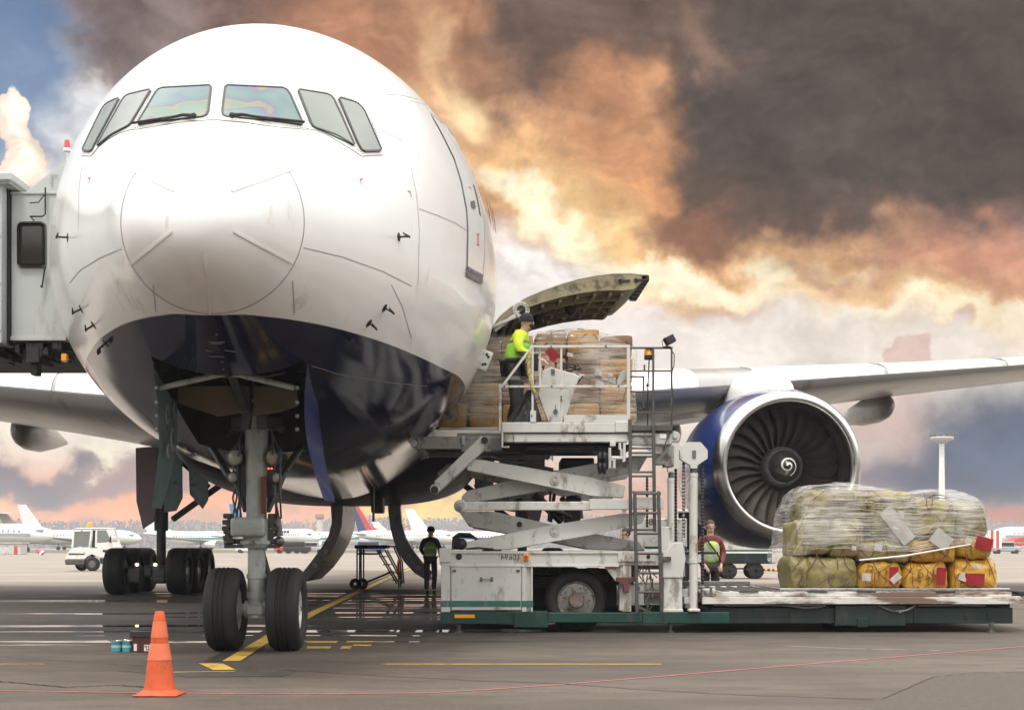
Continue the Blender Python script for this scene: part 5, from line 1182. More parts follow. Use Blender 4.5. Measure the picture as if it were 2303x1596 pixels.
def film_mat(name, tint, lo, hi, stretch, sc, zfade=None):
    m = bpy.data.materials.new(name); m.use_nodes = True; t = m.node_tree; nd = t.nodes; lk = t.links; b = nd['Principled BSDF']; out = nd['Material Output']
    c = nd.new('ShaderNodeTexCoord'); mp = nd.new('ShaderNodeMapping'); lk.new(c.outputs['Object'], mp.inputs[0]); mp.inputs[3].default_value = stretch; mp.inputs[2].default_value = (0, R(4), 0)
    n = nd.new('ShaderNodeTexNoise'); n.inputs['Scale'].default_value = sc; n.inputs['Detail'].default_value = 7; n.inputs['Roughness'].default_value = .62; n.inputs['Distortion'].default_value = .4; lk.new(mp.outputs[0], n.inputs['Vector'])
    n2 = nd.new('ShaderNodeTexNoise'); n2.inputs['Scale'].default_value = 1.6; n2.inputs['Detail'].default_value = 4; lk.new(c.outputs['Object'], n2.inputs['Vector'])
    ad = nd.new('ShaderNodeMath'); ad.operation = 'MULTIPLY_ADD'; lk.new(n2.outputs['Fac'], ad.inputs[0]); ad.inputs[1].default_value = .8; lk.new(n.outputs['Fac'], ad.inputs[2])
    r = nd.new('ShaderNodeMapRange'); lk.new(ad.outputs[0], r.inputs[0]); r.inputs[1].default_value = .75; r.inputs[2].default_value = 1.12; r.inputs[3].default_value = lo; r.inputs[4].default_value = hi
    f = r.outputs[0]
    tr = nd.new('ShaderNodeBsdfTransparent'); mx = nd.new('ShaderNodeMixShader'); lk.new(f, mx.inputs[0]); lk.new(tr.outputs[0], mx.inputs[1]); lk.new(b.outputs[0], mx.inputs[2]); lk.new(mx.outputs[0], out.inputs[0])
    b.inputs['Base Color'].default_value = (*tint, 1); b.inputs['Roughness'].default_value = .28; b.inputs['Coat Weight'].default_value = .4
    bp = nd.new('ShaderNodeBump'); bp.inputs['Strength'].default_value = .9; bp.inputs['Distance'].default_value = .03; lk.new(n.outputs['Fac'], bp.inputs['Height']); lk.new(bp.outputs[0], b.inputs['Normal'])
    return m
def N3(p, s): return noise.noise_vector(Vector(p) * s)
# ---- load A: cartons on the raised bridge, half inside the hold
A0, A1_, AD1, AD2, AZ0 = -1.30, 2.02, 24.25, 26.5, 3.22
topA = lambda x: float(np.interp(x, [-1.4, -.45, .25, 1.15, 1.75, 2.05], [4.70, 4.72, 4.76, 4.84, 4.74, 4.58]))
loadA = thing('carton_pallet', 'tall pallet of brown cartons in stretch film going into the cargo hold', 'pallet load', ((A0 + A1_) / 2, 25.3, AZ0 - .06)); bpy.context.view_layer.update()
krafts = [M('kraft_' + k, c, .6, var=.12, scale=3, bump=.12, dirt=((.16, .10, .05), .45, 4, (1, 1, 1))) for k, c in (('brown', (.22, .12, .048)), ('tan', (.27, .16, .075)), ('ochre', (.36, .19, .025)), ('dark', (.14, .075, .032)))]
random.seed(21)
nx, nz = 6, 4
for i in range(nx):
    for k in range(nz):
        for r_ in range(2):
            w_ = (A1_ - A0 - .1) / nx; xa = A0 + .05 + i * w_; zt_ = topA(xa + w_ / 2) - .03; h_ = (zt_ - AZ0) / nz; za = AZ0 + k * h_
            jit = random.uniform(-.03, .03); q = MB(); dd_ = (AD2 - AD1 - .1) / 2; ya = AD1 + .05 + r_ * dd_
            s_ = random.uniform(0, 99)
            def fn(p, xa=xa, ya=ya, za=za, w_=w_, dd_=dd_, h_=h_, jit=jit, s_=s_):
                v = Vector((xa + w_ / 2 + p.x * w_ * .49, ya + dd_ / 2 + jit + p.y * dd_ * .485, za + h_ / 2 + p.z * h_ * .49)); return v + N3(v + Vector((s_, 0, 0)), 2.2) * .03
            rounded(q, fn, cuts=(6, 3, 5), ex=14); q.build('carton', krafts[2] if k == 0 else random.choice(krafts), loadA, world=True)
q = MB(); q.box(A0 - .06, A1_ + .06, AD1 - .06, AD2 + .06, AZ0 - .05, AZ0, .01); q.build('pallet_sheet', m_alu, loadA, world=True)
def shellA(p, off=.03):
    x = (A0 + A1_) / 2 + p.x * ((A1_ - A0) / 2 + off); tp = topA(x) + off - .05 * abs(p.y)**6; v = Vector((x, (AD1 + AD2) / 2 + p.y * ((AD2 - AD1) / 2 + off), AZ0 + (p.z + 1) / 2 * (tp - AZ0)))
    return v + N3(v, 1.7) * .045 + N3(v, 6) * .02
q = MB(); rounded(q, shellA, cuts=(60, 16, 30), ex=12); q.build('stretch_film', film_mat('film_clear', (.72, .64, .56), .02, .56, (.5, .5, 11), 4.5), loadA, world=True, smooth=80)
def net(load, shell, nxl, m, r=.009, zlo=-.98, zhi=1., name='cargo_net'):
    q = MB()
    for s in (-1, 1):
        for k in range(nxl):
            x0 = -1.9 + 2.9 * k / (nxl - 1) + (0 if s > 0 else .9); P_ = []
            for j in range(26):
                t = j / 25; z = zlo + (zhi - zlo) * min(1, t * 1.5); y = -1 if t < .667 else -1 + (t - .667) * 5.9; x = x0 + s * t * .95 + .03 * math.sin(j * 1.3 + k * 2.1) + .02 * math.sin(j * .7 + k * 5)
                if abs(x) < .995: P_.append(shell(Vector((x, max(-1, min(1, y)), z)), .012))
            if len(P_) > 2: q.tube(P_, r, 5)
    return q.build(name, m, load, world=True)
m_net = M('dark_red_rope', (.11, .045, .035), .7, var=.3, scale=20)
net(loadA, shellA, 9, m_net, .006)
m_paper = M('paper_label', (.68, .67, .64), .6, var=.06, scale=6, bump=.2)
m_redlab = M('red_label', (.42, .03, .04), .5, var=.1, scale=6)
q = MB(); c = Q7(1140, 748, .0); 
def lab(load, cx, cy, fn, w_, h_, rot, m, d, name='paper_label'):
    c = fn(cx, cy, 0); c = Vector((CX, 0, 0)) if False else c; D = d; c = Vector((c.x * D / LD, D, CAMZ + (c.z - CAMZ) * D / LD)); mt = Matrix.Translation(c) @ Matrix.Rotation(R(rot), 4, 'Y')
    q = MB(); q.grid([[mt @ Vector((w_ * (u / 5 - .5), math.sin(u * 1.3 + v) * .006, h_ * (v / 4 - .5))) for u in range(6)] for v in range(5)]); bmesh.ops.solidify(q.bm, geom=q.bm.faces[:], thickness=.004); return q.build(name, m, load, world=True)
lab(loadA, 1140, 752, Q7, .22, .22, 42, m_redlab, AD1 - .045); lab(loadA, 1535, 890, Q7, .12, .11, 5, m_paper, AD1 - .07); lab(loadA, 1630, 908, Q7, .08, .07, -10, m_paper, AD1 - .07); lab(loadA, 1545, 980, Q7, .14, .08, 12, m_paper, AD1 - .07); lab(loadA, 1300, 745, Q7, .10, .06, 8, m_paper, AD1 - .07)
# grey tarpaulin bundled beside the console
m_tarp = M('grey_tarpaulin', (.085, .08, .08), .42, var=.2, scale=3, bump=.5, bscale=5)
q = MB(); G = []
for j in range(22):
    t = j / 21; yl = 1018 + 282 * t; xl = 945 - 185 * t**1.05; xr = 985 + 95 * t**.8; row = []
    for i in range(25):
        f = i / 24; p = Q7(xl + (xr - xl) * f, yl, .30 - .22 * math.sin(math.pi * f) * t); w_ = .035 * math.sin(f * 19 + t * 2.5) * (.3 + t) + .02 * math.sin(f * 41 + t * 6); row.append(p + Vector((0, w_, 0)))
    G.append(row)
q.grid(G); bmesh.ops.solidify(q.bm, geom=q.bm.faces[:], thickness=.01); tp = q.build('tarpaulin', m_tarp, smooth=70); tag(tp, 'dark grey tarpaulin hanging in folds behind the white guard rail', 'tarpaulin')
# ---- load B: mail sacks on the low platform
m_olive = M('olive_sack', (.20, .165, .06), .5, var=.16, scale=2.5, bump=.9, bscale=6, dirt=((.12, .11, .05), .4, 3, (1, 1, 1)))
m_olive2 = M('pale_olive_sack', (.27, .225, .095), .5, var=.16, scale=2.5, bump=.9, bscale=6)
m_must = M('mustard_sack', (.47, .25, .022), .5, var=.14, scale=2.5, bump=.7, bscale=6, dirt=((.25, .13, .02), .4, 4, (1, 1, 1)))
BX0, BX1, BD1, BD2 = LX(1762) * 1.03, LX(2256) * 1.03, 22.95, 25.1
BZ0 = LZ(1327) + .015
loadB = thing('mail_sack_pallet', 'pallet of olive and mustard mail sacks under torn stretch film on the low platform', 'pallet load', ((BX0 + BX1) / 2, 24.0, BZ0)); bpy.context.view_layer.update()
def B9(x, y, d): p = Q9(x, y); D = d; return Vector((p.x * D / LD, D, CAMZ + (p.z - CAMZ) * D / LD))
sacks = []
def sack(x0, x1, y0, y1, m, d0=23.0, dp=1.0, ex=7., seed=0):
    a, b = B9(x0, y0, d0), B9(x1, y1, d0); c = (a + b) / 2; hx, hz = (b.x - a.x) / 2, (a.z - b.z) / 2
    def fn(p):
        bulge = 1 + .05 * (1 - p.z * p.z) ; pin = 1 - .12 * max(0, p.z)**2
        v = Vector((c.x + p.x * hx * bulge * pin, d0 + dp / 2 + p.y * dp / 2 * bulge - .04 * (1 - p.x**2) * (1 - p.z**2), c.z + p.z * hz)); v = v + N3(v + Vector((seed * 7.7, 0, 0)), 2.6) * .05 + N3(v, 8) * .02 + N3(Vector((v.x * 5, v.y * 5, v.z * 2 + seed)), 3) * .018; v.y += .022 * abs(noise.noise(Vector((v.x * 3 + seed, v.z * 7, seed)))) ** .5; return v
    q = MB(); rounded(q, fn, cuts=(26, 8, 22), ex=ex); o = q.build('mail_sack', m, loadB, world=True, smooth=80); sacks.append(o); return o
S_ = [(812, 1192, 555, 792, m_olive), (1196, 1486, 598, 790, m_must), (1502, 1802, 600, 794, m_must), (1816, 2136, 572, 800, m_must),
      (800, 1010, 300, 560, m_olive), (1000, 1240, 290, 570, m_olive2), (1190, 1545, 440, 610, m_olive2), (1548, 1852, 444, 604, m_must), (1862, 2094, 432, 585, m_must),
      (722, 860, 560, 785, m_olive), (748, 870, 330, 565, m_olive2), (800, 910, 200, 360, m_olive),
      (835, 1255, 118, 330, m_olive), (1262, 1565, 165, 450, m_olive), (1572, 1850, 180, 450, m_olive2), (1850, 2062, 205, 440, m_olive), (1300, 1560, 130, 210, m_olive2)]
for k, s_ in enumerate(S_):
    o = sack(*s_, seed=k, dp=1.0 if k < 4 else .95)
for k, s_ in enumerate([(815, 1200, 560, 792), (1210, 1500, 570, 792), (1510, 1820, 560, 794), (1830, 2120, 560, 796), (840, 1220, 160, 540), (1240, 1580, 190, 550), (1600, 2050, 210, 550)]): sack(*s_, m_olive, 24.05, 1.0, 7, 30 + k)
q = MB(); q.box(BX0 - .08, BX1 + .08, BD1 - .08, BD2 + .08, BZ0 - .04, BZ0, .008); q.build('pallet_sheet', m_alu, loadB, world=True)
topB = lambda x: float(np.interp(x, [B9(t, 0, 23).x for t in (735, 780, 835, 900, 1080, 1220, 1400, 1570, 1700, 1830, 1960, 2050, 2075, 2120)], [B9(0, y, 23).z for y in (400, 270, 150, 112, 100, 102, 135, 165, 140, 150, 185, 225, 330, 540)]))
def shellB(p, off=.03):
    z01 = (p.z + 1) / 2; xl = float(np.interp(z01, [0, .3, .6, 1], [B9(700, 0, 23).x, B9(728, 0, 23).x, B9(745, 0, 23).x, B9(800, 0, 23).x])); xr = float(np.interp(z01, [0, .35, .7, 1], [B9(2160, 0, 23).x, B9(2110, 0, 23).x, B9(2072, 0, 23).x, B9(2068, 0, 23).x]))
    x = (xl + xr) / 2 + p.x * (xr - xl) / 2; tp = topB(x) + off; v = Vector((x, (BD1 + BD2) / 2 + p.y * ((BD2 - BD1) / 2 + off), BZ0 + z01 * (tp - BZ0)))
    return v + N3(v, 2.2) * .05 + N3(v, 7) * .022
def shellBf(p, off=.03):      # the film stops above the bottom row of sacks
    zb_ = -.22 + .10 * p.x + .05 * math.sin(p.x * 9); z = zb_ + (p.z + 1) / 2 * (1 - zb_); return shellB(Vector((p.x * 1.02, p.y, z)), .075)
q = MB(); rounded(q, shellBf, cuts=(70, 16, 30), ex=10)
q.build('stretch_film', film_mat('film_milky', (.86, .85, .80), .0, .50, (.45, .45, 9), 5.), loadB, world=True, smooth=80)
q = MB()
random.seed(6)
for k in range(60):
    z = random.uniform(-.25, .9); x0 = random.uniform(-1, .2); L = random.uniform(.5, 1.1); sl = random.uniform(-.05, .14)
    q.tube([shellB(Vector((min(.99, x0 + L * t / 12), -1, z + sl * t / 12)), .05) for t in range(13)], .0022, 4)
q.tube([B9(1200, 588, 22.88), B9(1500, 560, 22.86), B9(1945, 482, 22.86)], [.012, .016, .010], 6)
q.build('film_strand', M('twisted_film', (.7, .69, .65), .25, var=.05, coat=.4), loadB, world=True)
net(loadB, shellB, 13, m_net, .0065, -.98, .95)
for a in ((1455, 355, .22, .62, -38, m_paper, 22.86), (1750, 450, .30, .24, 38, m_paper, 22.86), (1432, 692, .14, .27, 0, m_redlab, 22.90), (1748, 696, .15, .27, 4, m_redlab, 22.90), (1974, 716, .30, .18, 2, m_redlab, 22.88), (1250, 700, .14, .12, 3, m_paper, 22.90), (1328, 502, .12, .11, 10, m_paper, 22.88), (1445, 708, .10, .17, 48, m_paper, 22.89), (1897, 698, .12, .13, 20, m_paper, 22.88), (1165, 508, .07, .06, 0, m_paper, 22.88), (1480, 285, .1, .13, 5, m_paper, 22.86), (1932, 460, .1, .1, 30, m_paper, 22.88), (1990, 626, .13, .07, 3, m_paper, 22.88)):
    lab(loadB, a[0], a[1], Q9, a[2], a[3], a[4], a[5], a[6])
q = MB(); lab(loadB, 2035, 478, Q9, .26, .20, 15, m_redlab, 22.88, 'red_cloth')
# faded stencilling on the mustard sacks (illegible in the photograph)
q = MB(); random.seed(14)
for cx_, cy_, w_ in ((1280, 690, 8), (1335, 690, 10), (1378, 690, 8), (1605, 690, 10), (1660, 695, 6), (1695, 690, 8), (1560, 660, 6), (1880, 740, 6), (1700, 520, 7), (1950, 500, 8)):
    for k in range(5):
        y = cy_ - 42 + k * 20; a = B9(cx_ + random.uniform(-3, 3), y, 22.925); q.tube([a, a + Vector((random.uniform(-.03, .03), 0, -.03)), a + Vector((random.uniform(-.05, .05), 0, -.055))], .005, 4)
for cx_, cy_ in ((1275, 640), (1610, 690), (1600, 640)): q.tube([B9(cx_ + 18 * math.cos(t * .7), cy_ + 18 * math.sin(t * .7), 22.925) for t in range(10)], .005, 4)
q.build('sack_stencil', M('sack_ink', (.06, .03, .01), .6), loadB, world=True)
# ================================================================== PEOPLE
def skinned(V, E, RR, root=0, sub=2):
    me = bpy.data.meshes.new('t'); o = bpy.data.objects.new('t', me); COL.objects.link(o)
    b = bmesh.new(); L = b.verts.layers.skin.verify(); vs = []
    for i, (p, r) in enumerate(zip(V, RR)):
        v = b.verts.new(p); rr = r if isinstance(r, tuple) else (r, r); v[L].radius = rr; v[L].use_root = (i == root); vs.append(v)
    for a, c in E: b.edges.new((vs[a], vs[c]))
    b.to_mesh(me); b.free()
    m = o.modifiers.new('s', 'SKIN'); m.branch_smoothing = .5; m.use_smooth_shade = True
    s = o.modifiers.new('u', 'SUBSURF'); s.levels = sub; s.render_levels = sub
    dg = bpy.context.evaluated_depsgraph_get(); out = bpy.data.meshes.new_from_object(o.evaluated_get(dg))
    bpy.data.objects.remove(o); bpy.data.meshes.remove(me); return out
def addmesh(name, me, mats, parent):
    me.materials.clear()
    for m in (mats if isinstance(mats, list) else [mats]): me.materials.append(m)
    me.shade_smooth(); o = bpy.data.objects.new(name, me); COL.objects.link(o); o.parent = parent; return o
class Rig:
    def __init__(s): s.V = []; s.E = []; s.Rr = []; s.n = {}
    def add(s, nm, p, r, par=None):
        s.n[nm] = len(s.V); s.V.append(tuple(p)); s.Rr.append(r)
        if par is not None: s.E.append((s.n[par], s.n[nm]))
def band_mat(name, col, bands, bcol=(.42, .42, .40), verts=()):
    m = M(name, col, .6, var=.12, scale=9, bump=.35, bscale=14); t = m.node_tree; nd = t.nodes; lk = t.links; b = nd['Principled BSDF']
    c = nd.new('ShaderNodeTexCoord'); s = nd.new('ShaderNodeSeparateXYZ'); lk.new(c.outputs['Object'], s.inputs[0]); f = None
    for ax_, z0, h in [(2, z, hh) for z, hh in bands] + list(verts):
        a = nd.new('ShaderNodeMath'); a.operation = 'COMPARE'; lk.new(s.outputs[ax_], a.inputs[0]); a.inputs[1].default_value = z0; a.inputs[2].default_value = h
        if f is None: f = a.outputs[0]
        else:
            x = nd.new('ShaderNodeMath'); x.operation = 'MAXIMUM'; lk.new(f, x.inputs[0]); lk.new(a.outputs[0], x.inputs[1]); f = x.outputs[0]
    x = nd.new('ShaderNodeMix'); x.data_type = 'RGBA'; lk.new(f, x.inputs[0]); old = b.inputs['Base Color'].links[0].from_socket; lk.new(old, x.inputs[6]); x.inputs[7].default_value = (*bcol, 1); lk.new(x.outputs[2], b.inputs['Base Color']); return m
def human(label, loc, rz, jacket, trousers, vest=None, hat=None, hood=None, hair=None, pose=None, h=1.75, shoes=None, cat='person', bulk=1.):
    p = dict(pelvis=(0, 0, .95), waist=(0, 0, 1.10), chest=(0, -.01, 1.30), neck=(0, 0, 1.49), headb=(0, -.02, 1.58), headt=(0, -.01, 1.67),
             shL=(.17, 0, 1.42), elL=(.24, .02, 1.14), wrL=(.25, -.08, .90), shR=(-.17, 0, 1.42), elR=(-.24, .02, 1.14), wrR=(-.25, -.08, .90),
             hipL=(.09, 0, .90), knL=(.10, -.02, .49), anL=(.10, .03, .09), hipR=(-.09, 0, .90), knR=(-.10, -.02, .49), anR=(-.10, .03, .09), face=(0, -1, 0))
    p.update(pose or {}); k = h / 1.75; p = {a: Vector(v) * (k if a != 'face' else 1) for a, v in p.items()}
    root = thing('person', label, cat, loc, rz); fd = p['face'].normalized()
    def foot(an): return an + Vector((fd.x * .05, fd.y * .05, -.045)), an + fd * .19 + Vector((0, 0, -.055))
    g = Rig(); g.add('pelvis', p['pelvis'], (.15, .11)); g.add('waist', p['waist'], (.135, .10), 'pelvis'); g.add('chest', p['chest'], (.155, .11), 'waist'); g.add('neck', p['neck'], .062, 'chest'); g.add('headb', p['headb'], .078, 'neck'); g.add('headt', p['headt'], .082, 'headb')
    for s in 'LR':
        g.add('sh' + s, p['sh' + s], .062, 'chest'); g.add('el' + s, p['el' + s], .043, 'sh' + s); g.add('wr' + s, p['wr' + s], .030, 'el' + s)
        d = (p['wr' + s] - p['el' + s]).normalized(); sd = d.cross(Vector((0, 0, 1))); sd = sd.normalized() if sd.length > .2 else Vector((0, 1, 0)); palm = p['wr' + s] + d * .075; g.add('pa' + s, palm, .030, 'wr' + s)
        up_ = sd.cross(d)
        for f in range(4):
            o_ = (f - 1.5) * .020; b1 = palm + d * .03 + sd * o_; L = (.035, .042, .039, .03)[f]; b2 = b1 + d * L - up_ * .012; b3 = b2 + d * L * .5 - up_ * .03
            g.add(f'f{f}a' + s, b1, .0095, 'pa' + s); g.add(f'f{f}b' + s, b2, .009, f'f{f}a' + s); g.add(f'f{f}c' + s, b3, .008, f'f{f}b' + s)
        t1 = palm - d * .02 + sd * .045; g.add('th' + s, t1, .011, 'pa' + s); g.add('ti' + s, t1 + d * .04 + sd * .012 - up_ * .015, .009, 'th' + s)
        g.add('hip' + s, p['hip' + s], .088, 'pelvis'); g.add('kn' + s, p['kn' + s], .058, 'hip' + s); g.add('an' + s, p['an' + s], .040, 'kn' + s); h1, t1 = foot(p['an' + s]); g.add('he' + s, h1, .040, 'an' + s); g.add('to' + s, t1, .030, 'he' + s)
    me = skinned(g.V, g.E, g.Rr, 0, 1)
    # head: cranium, jaw, nose, ears joined into the body surface
    b = bmesh.new(); b.from_mesh(me); mb = MB(); mb.bm.free(); mb.bm = b; hc = (p['headb'] * .35 + p['headt'] * .65); sd = fd.cross(Vector((0, 0, 1)))
    mb.ball(hc + Vector((0, 0, .015)), (.079, .095 if abs(fd.y) > .7 else .088, .108), 16, 12); mb.ball(hc + fd * .03 - Vector((0, 0, .07)), (.055, .055, .05), 12, 8)
    mb.ball(hc + fd * .098 - Vector((0, 0, .018)), (.014, .018, .022), 8, 6); mb.ball(hc + fd * .088 - Vector((0, 0, .060)), (.024, .014, .009), 8, 5)
    for s in (-1, 1): mb.ball(hc + sd * .082 * s - Vector((0, 0, .008)), (.014, .02, .03), 8, 6)
    b.to_mesh(me); b.free(); addmesh('body', me, m_skin, root)
    bod = root.children[0]
    for s in (-1, 1): q = MB(); q.ball(hc + fd * .086 + sd * .031 * s + Vector((0, 0, .012)), (.010, .010, .007), 8, 6); q.build('eye', m_black, root)
    def limb(nm, keys, radii, mat, sub=2, extra=None):
        r = Rig(); last = None
        for kx, par, rad in keys: r.add(kx, p[kx] if kx in p else extra[kx], rad, par)
        r.Rr = [tuple(c * bulk for c in q_) if isinstance(q_, tuple) else q_ * bulk for q_ in r.Rr]; return addmesh(nm, skinned(r.V, r.E, r.Rr, 0, sub), mat, root)
    limb('trousers', [('pelvis', None, (.165, .125)), ('hipL', 'pelvis', .105), ('knL', 'hipL', .078), ('anL', 'knL', .066), ('hipR', 'pelvis', .105), ('knR', 'hipR', .078), ('anR', 'knR', .066)], None, trousers)
    low = p['pelvis'] * .72 + p['waist'] * .28 - Vector((0, 0, .05))
    limb('jacket', [('low', None, (.178, .14)), ('waist', 'low', (.17, .135)), ('chest', 'waist', (.185, .14)), ('neck', 'chest', .085), ('shL', 'chest', .085), ('elL', 'shL', .066), ('wrL', 'elL', .050), ('shR', 'chest', .085), ('elR', 'shR', .066), ('wrR', 'elR', .050)], None, jacket, 2, {'low': low})
    if vest: limb('safety_vest', [('low', None, (.195, .155)), ('waist', 'low', (.19, .152)), ('chest', 'waist', (.205, .158)), ('shm', 'chest', (.16, .115))], None, vest, 2, {'low': low - Vector((0, 0, .02)), 'shm': p['chest'] * .35 + p['neck'] * .65 - Vector((0, 0, .03))})
    for s in 'LR':
        h1, t1 = foot(p['an' + s]); r = Rig(); r.add('a', p['an' + s] + Vector((0, 0, .02)), .056); r.add('b', h1, .054, 'a'); r.add('c', t1, (.046, .04), 'b'); addmesh('boot', skinned(r.V, r.E, r.Rr, 0, 1), shoes or m_black, root)
    if hat:
        q = MB(); q.lathe([(.100, -.015), (.108, -.012), (.110, .02), (.102, .07), (.078, .108), (.04, .125), (0, .128)], hc + Vector((0, 0, .018)) - fd * .008, (0, 0, 1), 20); q.lathe([(.112, -.018), (.116, 0), (.113, .022)], hc + Vector((0, 0, .018)) - fd * .008, (0, 0, 1), 20); q.build('knit_hat', hat, root)
    if hood:
        r = Rig(); r.add('a', p['neck'] - fd * .05 + Vector((0, 0, -.02)), (.12, .11)); r.add('b', p['neck'] * .6 + p['headb'] * .4 - fd * .065, (.11, .095), 'a'); addmesh('hood', skinned(r.V, r.E, r.Rr, 0, 2), hood, root)
    if hair:
        q = MB(); q.ball(hc + Vector((0, 0, .035)) - fd * .014, (.096, .106, .104), 16, 12)
        bmesh.ops.delete(q.bm, geom=[f for f in q.bm.faces if (f.calc_center_median() - hc).dot(fd) > .04 and f.calc_center_median().z < hc.z + .055 or f.calc_center_median().z < hc.z - .04], context='FACES'); q.build('hair', hair, root)
    return root
m_lime = band_mat('lime_jacket', (.55, .72, .02), [(1.10, .03)], (.12, .12, .11))
m_vestg = band_mat('green_vest', (.28, .62, .05), [(1.02, .028), (1.30, .026)], (.09, .09, .08))
m_vesty = band_mat('yellow_green_vest', (.42, .66, .08), [(1.08, .03), (1.24, .025)], (.45, .45, .42), [(0, .10, .025), (0, -.10, .025)])
m_vestd = band_mat('dull_vest', (.18, .24, .035), [(1.05, .03), (1.24, .028)], (.34, .34, .28))
m_trk = band_mat('black_trousers', (.022, .020, .020), [(.74, .028)], (.20, .19, .17)); m_trd = M('dark_trousers', (.020, .020, .022), .75, var=.3, scale=8, bump=.4)
m_jred = M('dark_red_jacket', (.14, .014, .016), .6, var=.2, scale=8, bump=.4); m_jnavy = M('dark_navy_jacket', (.012, .016, .028), .7, var=.3, scale=8, bump=.4)
m_hat = M('black_knit', (.018, .017, .018), .9, var=.3, scale=40, bump=.6); m_hair = M('brown_hair', (.045, .022, .012), .6, var=.3, scale=30)
OZ = LZ(954) + .004
oper = human('loader operator in lime jacket, green vest and black knit hat at the console', (P(1158, 0, 22.95).x, 22.95, OZ), R(78), m_lime, m_trk, m_vestg, m_hat, m_lime,
      pose=dict(chest=(0, -.09, 1.29), neck=(0, -.13, 1.46), headb=(0, -.18, 1.54), headt=(0, -.19, 1.63), elR=(-.24, -.10, 1.15), wrR=(-.17, -.33, 1.05), elL=(.26, -.08, 1.16), wrL=(.20, -.34, 1.06), knL=(.10, -.04, .5), anL=(.1, .10, .09), anR=(-.1, -.06, .09), shL=(.18, -.10, 1.40), shR=(-.18, -.10, 1.40)), h=1.76, bulk=1.2)
q = MB(); c = Vector((0, -.295, 1.555)); q.ball(c + Vector((0, .045, -.005)), (.055, .05, .045), 12, 8); q.build('face_mask', m_hat, oper)
human('worker seen from behind in dark clothes and dull safety vest beside the loader', (P(968, 0, 40.5).x, 40.5, 0), R(168), m_jnavy, m_trd, m_vestd, m_hat, None, pose=dict(elL=(.28, -.06, 1.18), wrL=(.24, -.24, 1.02), elR=(-.27, .04, 1.15), wrR=(-.26, -.08, .92), knR=(-.09, -.10, .5), anR=(-.08, -.02, .09), headb=(0, -.05, 1.58), headt=(0, -.06, 1.66)), h=1.80)
man = human('man in dark red jacket and bright safety vest standing beyond the lift masts', (P(1597, 0, 28.0).x, 28.0, 0), R(8), m_jred, m_trd, m_vesty, None, None, m_hair, pose=dict(elL=(.26, .02, 1.14), wrL=(.17, -.16, .94), elR=(-.26, .02, 1.14), wrR=(-.15, -.17, .93)), h=1.76)
q = MB(); q.tube([(-.13, -.12, 1.46), (-.05, -.19, 1.32), (.08, -.20, 1.15), (.19, -.13, .98)], .016, 6); q.build('shoulder_strap', m_black, man)
human('worker half hidden behind the ladder in a lime vest', (P(1408, 0, 33.0).x, 33.0, 0), R(-60), m_jnavy, m_trd, m_vesty, None, None, M('dark_hair', (.03, .02, .015), .6), h=1.66)
# ================================================================== JET BRIDGE (left edge)
jb = thing('jet_bridge', 'pale grey jet bridge cab with dark window docked against the white airliner', 'jet bridge', (P(40, 0, 21).x, 21.5, 0)); bpy.context.view_layer.update()
JD = 20.3; m_jb = M('bridge_panel', (.42, .445, .435), .42, var=.06, scale=1.5, dirt=((.30, .30, .28), .3, 2, (1, 1, .25)))
J = lambda x, y, d=0.: P(x, y, JD) + Vector((0, d, 0))
def jbx(mb, x0, x1, y0, y1, d0, d1, bev=.01): a, b = J(x0, y0), J(x1, y1); mb.box(a.x, b.x, JD + d0, JD + d1, b.z, a.z, bev)
BL = lambda q, n, m, par=None: q.build(n, m, par or jb, world=True)
q = MB(); jbx(q, -420, 20.5, 424, 778, -.3, 2.6); BL(q, 'tunnel_wall', m_jb)
q = MB(); jbx(q, 23.5, 152, 434, 764, 0, 3.2, .02); jbx(q, 24, 152, 432, 437, -.02, .1, .003); cw = BL(q, 'cab_wall', m_jb)
q = MB(); jbx(q, 20, 24, 424, 775, -.1, .1, 0); BL(q, 'joint_gap', m_black)
q = MB(); jbx(q, -420, 50, 404, 424, -.45, 2.8, .02); jbx(q, -420, 44, 423, 428, -.4, 2.7, .003); BL(q, 'roof', m_jb)
q = MB(); pts = [(50, 433), (128, 372), (190, 325), (190, 433)]; w_ = [J(*p) for p in pts]; q.prism([(p.x, p.z) for p in w_], lambda u, v, d: (u, JD + d, v), .05, 3.2, .01); gb = BL(q, 'canopy_hood', m_jb)
q = MB(); strip_ = [J(115, 418, .03), J(115, 392, .03), J(128, 392, .03)]; q.tube(strip_, .008, 5); BL(q, 'hatch_edge', m_seam, gb)
q = MB(); a, b = J(39, 499), J(105, 603); q.box(a.x, b.x, JD - .03, JD + .05, b.z, a.z, .07, None, 3); wf = BL(q, 'window_frame', m_gasket, cw)
q = MB(); a, b = J(42, 503), J(102, 600); q.box(a.x, b.x, JD - .04, JD + .0, b.z, a.z, .06, None, 3); BL(q, 'window_glass', glass_mat('cab_glass', (.030, .024, .02), False), wf)
q = MB(); q.tube([J(105, 424, -.06), J(105, 484, -.06), J(98, 489, -.06), J(70, 489, -.06)], .012, 6); q.tube([J(70, 459, -.06), J(90, 457, -.06), J(103, 440, -.06)], .008, 6); q.tube([J(72, 489, -.06), J(80, 499, -.06)], .010, 6)
q.bar(J(100, 600, -.08), J(106, 606, -.08), .04, .04); q.tube([J(105, 605, -.08), J(99, 645, -.08)], .012, 6); q.ball(J(98, 646, -.08), .02, 8, 6); BL(q, 'conduit', m_dark, cw)
q = MB()
for x, y in ((20, 540), (20, 645), (20, 750)): q.ball(J(x - 3, y, -.31), .012, 6, 4)
jbx(q, 24, 150, 757, 766, -.03, .2, .004); BL(q, 'sill', m_jb, cw)
random.seed(9)
q = MB(); jbx(q, -420, 148, 766, 784, .2, 2.9)
